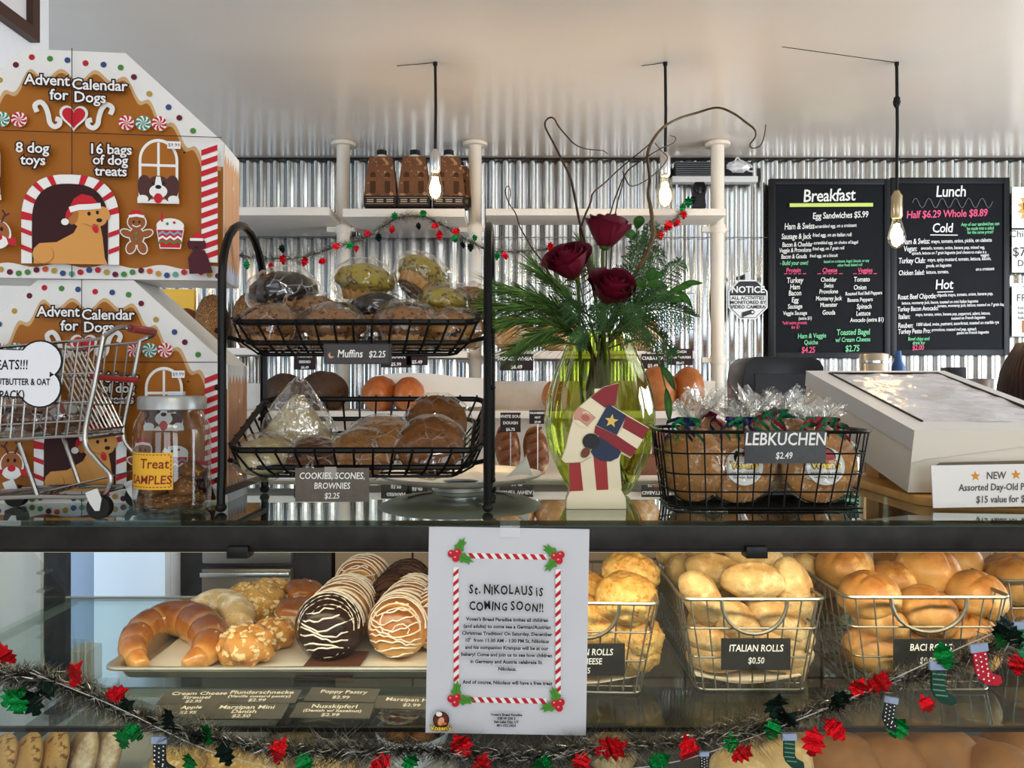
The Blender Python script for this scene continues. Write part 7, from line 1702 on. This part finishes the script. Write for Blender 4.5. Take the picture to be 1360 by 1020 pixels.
def stocking(parent, p, l, rz, c, nm):
    sh_ = [(-.16,.34),(.16,.34),(.16,-.10),(.22,-.20),(.40,-.30),(.42,-.44),(.30,-.50),(.06,-.44),(-.10,-.28),(-.16,-.12)]
    t = MB(); t.prism([(x*l, y*l) for x, y in sh_], -.0015, .0015); o = t.part(nm, stb[c], parent, M=Matrix.Translation(p) @ Matrix.Rotation(R_(rz), 4, 'Y') @ FRONT, bevel=.0005)
    MB().prism([(-.20*l,.32*l),(.20*l,.32*l),(.20*l,.50*l),(-.20*l,.50*l)], -.002, .002).part('cuff', cuff, o)
    A = Art(.0001, .0017)
    if c in ('rd','kd'):
        for i in range(6):
            for j in range(3): 
                x, y = (-.11+.11*j)*l, (.26-.11*i-(.05 if j%2 else 0))*l
                if y > -.40*l: A.ell(x+(.10*l if y < -.2*l else 0), y, .022*l, .022*l, wht, n=8)
    else:
        for i in range(5): y = (.24-.12*i)*l; A.stroke([(-.14*l+(.06*l if y<-.15*l else 0), y), (.14*l+(.06*l if y<-.15*l else 0), y-.03*l)], .03*l, mat('stocking_stripe', (90,150,120), .5))
    A.part('pattern', o)
    o['label'] = {'rd':'red polka-dot stocking','gs':'dark green striped stocking','kd':'dark dotted stocking','gp':'bright green stocking'}[c]
Q = lambda px, py, D=1.024: P(px, py, D)
def lf(px, py, c, l=.032, rz=0, nm=None, D=1.008): return (P(px, py, D), c, l, rz, nm)
garland('tinsel_garland', 'grey tinsel garland drooping at the left across the glass case front', [Q(-25,893),Q(15,897),Q(60,903),Q(105,918),Q(150,938),Q(200,958),Q(250,975),Q(300,984),Q(360,995),Q(450,999),Q(540,997),Q(600,1000),Q(690,1006),Q(770,996)], .036, 11000, 1, tins,
  [lf(102,895,'r',.034,25), lf(8,868,'r',.03,-30), lf(155,920,'r',.026,80), lf(28,930,'g',.036,10), lf(44,932,'k',.034,-20), lf(15,925,'g',.03,40), lf(170,935,'k',.028,60), lf(165,980,'g',.030,20), lf(178,972,'g',.026,-40), lf(212,1004,'kd',.050,0,'stocking'), lf(275,975,'g',.026,-50), lf(252,1012,'g',.028,10), lf(262,978,'k',.026,20), lf(300,1000,'k',.03,-20), lf(372,997,'r',.032,10), lf(404,1012,'g',.028,-20), lf(505,1014,'r',.03,60), lf(545,1012,'g',.026,30), lf(612,988,'r',.036,-30), lf(640,1014,'r',.03,20), lf(720,1012,'g',.03,50), lf(65,915,'k',.03,30), lf(225,955,'k',.028,-30)],
  [Q(40,893,1.012),Q(150,937,1.010),Q(280,998,1.010),Q(420,1032,1.012)])
garland('tinsel_garland', 'grey tinsel garland with stockings climbing to the right across the glass case front', [Q(760,1000),Q(800,994),Q(860,990),Q(930,983),Q(990,972),Q(1050,955),Q(1110,935),Q(1170,912),Q(1220,896),Q(1270,880),Q(1320,858),Q(1390,830)], .035, 11000, 2, tins2,
  [lf(812,992,'r',.040,70), lf(772,1012,'r',.03,20), lf(912,994,'r',.036,-10), lf(875,1010,'g',.03,60), lf(935,1014,'kd',.03,0,'stocking'), lf(1030,935,'k',.038,0), lf(1045,955,'k',.034,40), lf(1026,968,'g',.026,20), lf(1048,998,'gs',.046,0,'stocking'), lf(1080,985,'r',.034,10), lf(1108,968,'r',.03,-40), lf(1115,930,'k',.032,60), lf(1140,912,'r',.028,20), lf(1166,905,'r',.036,50), lf(1230,935,'r',.024,-30), lf(1180,948,'kd',.044,10,'stocking'), lf(1193,966,'g',.030,30), lf(1253,870,'g',.032,-10), lf(1246,908,'gs',.056,0,'stocking'), lf(1303,884,'rd',.056,-8,'stocking'), lf(1330,830,'k',.03,30), lf(1325,850,'g',.026,10), lf(1356,852,'gp',.05,0,'stocking'), lf(1350,882,'r',.026,0), lf(970,985,'g',.024,0), lf(985,1000,'r',.028,50), lf(1345,845,'k',.03,-30)],
  [Q(780,1024,1.012),Q(905,1010,1.010),Q(1100,940,1.010),Q(1280,858,1.010),Q(1390,812,1.012)])
# garlands on the wall shelves
QB = lambda px, py, D=3.44: P(px, py, D)
lb = lambda px, py, c, l=.06, rz=0: (P(px, py, 3.41), c, l*.62, rz, None)
garland('tinsel_garland', 'silver tinsel garland looping below the upper shelves, left of the bouquet', [QB(306,338),QB(350,343),QB(400,342),QB(440,330),QB(480,318),QB(510,300),QB(530,289),QB(560,288),QB(590,300),QB(615,316),QB(650,332),QB(690,334),QB(735,330)], .055, 2600, 3, tins2,
  [lb(328,352,'g'), lb(375,330,'k'), lb(376,344,'r',.07), lb(360,353,'r',.05), lb(405,347,'r',.07,20), lb(428,347,'r',.06,60), lb(447,327,'r',.06,80), lb(465,326,'g',.06,60), lb(473,330,'r',.05), lb(503,315,'k'), lb(488,310,'r',.05,70), lb(524,287,'g',.06), lb(521,305,'r',.06), lb(562,284,'g',.06), lb(556,300,'k',.05), lb(578,300,'r',.06,60), lb(584,312,'r',.07), lb(606,307,'r',.06,80), lb(604,317,'g',.06), lb(615,325,'k',.05), lb(630,316,'g',.05), lb(625,328,'k',.06), lb(660,340,'g',.06), lb(671,340,'r',.06), lb(731,327,'r',.06,10)], w=.0010)
garland('tinsel_garland', 'silver tinsel garland rising to the shelf end, right of the bouquet', [QB(860,322,3.43),QB(880,305,3.43),QB(898,290,3.43),QB(912,270,3.43)], .055, 2600, 4, tins2,
  [lb(877,312,'r',.07), lb(887,300,'r',.08,20), lb(899,296,'r',.06,40), lb(908,285,'r',.06), lb(914,268,'g',.07), lb(920,265,'k',.06), lb(906,275,'g',.06)], w=.0010)
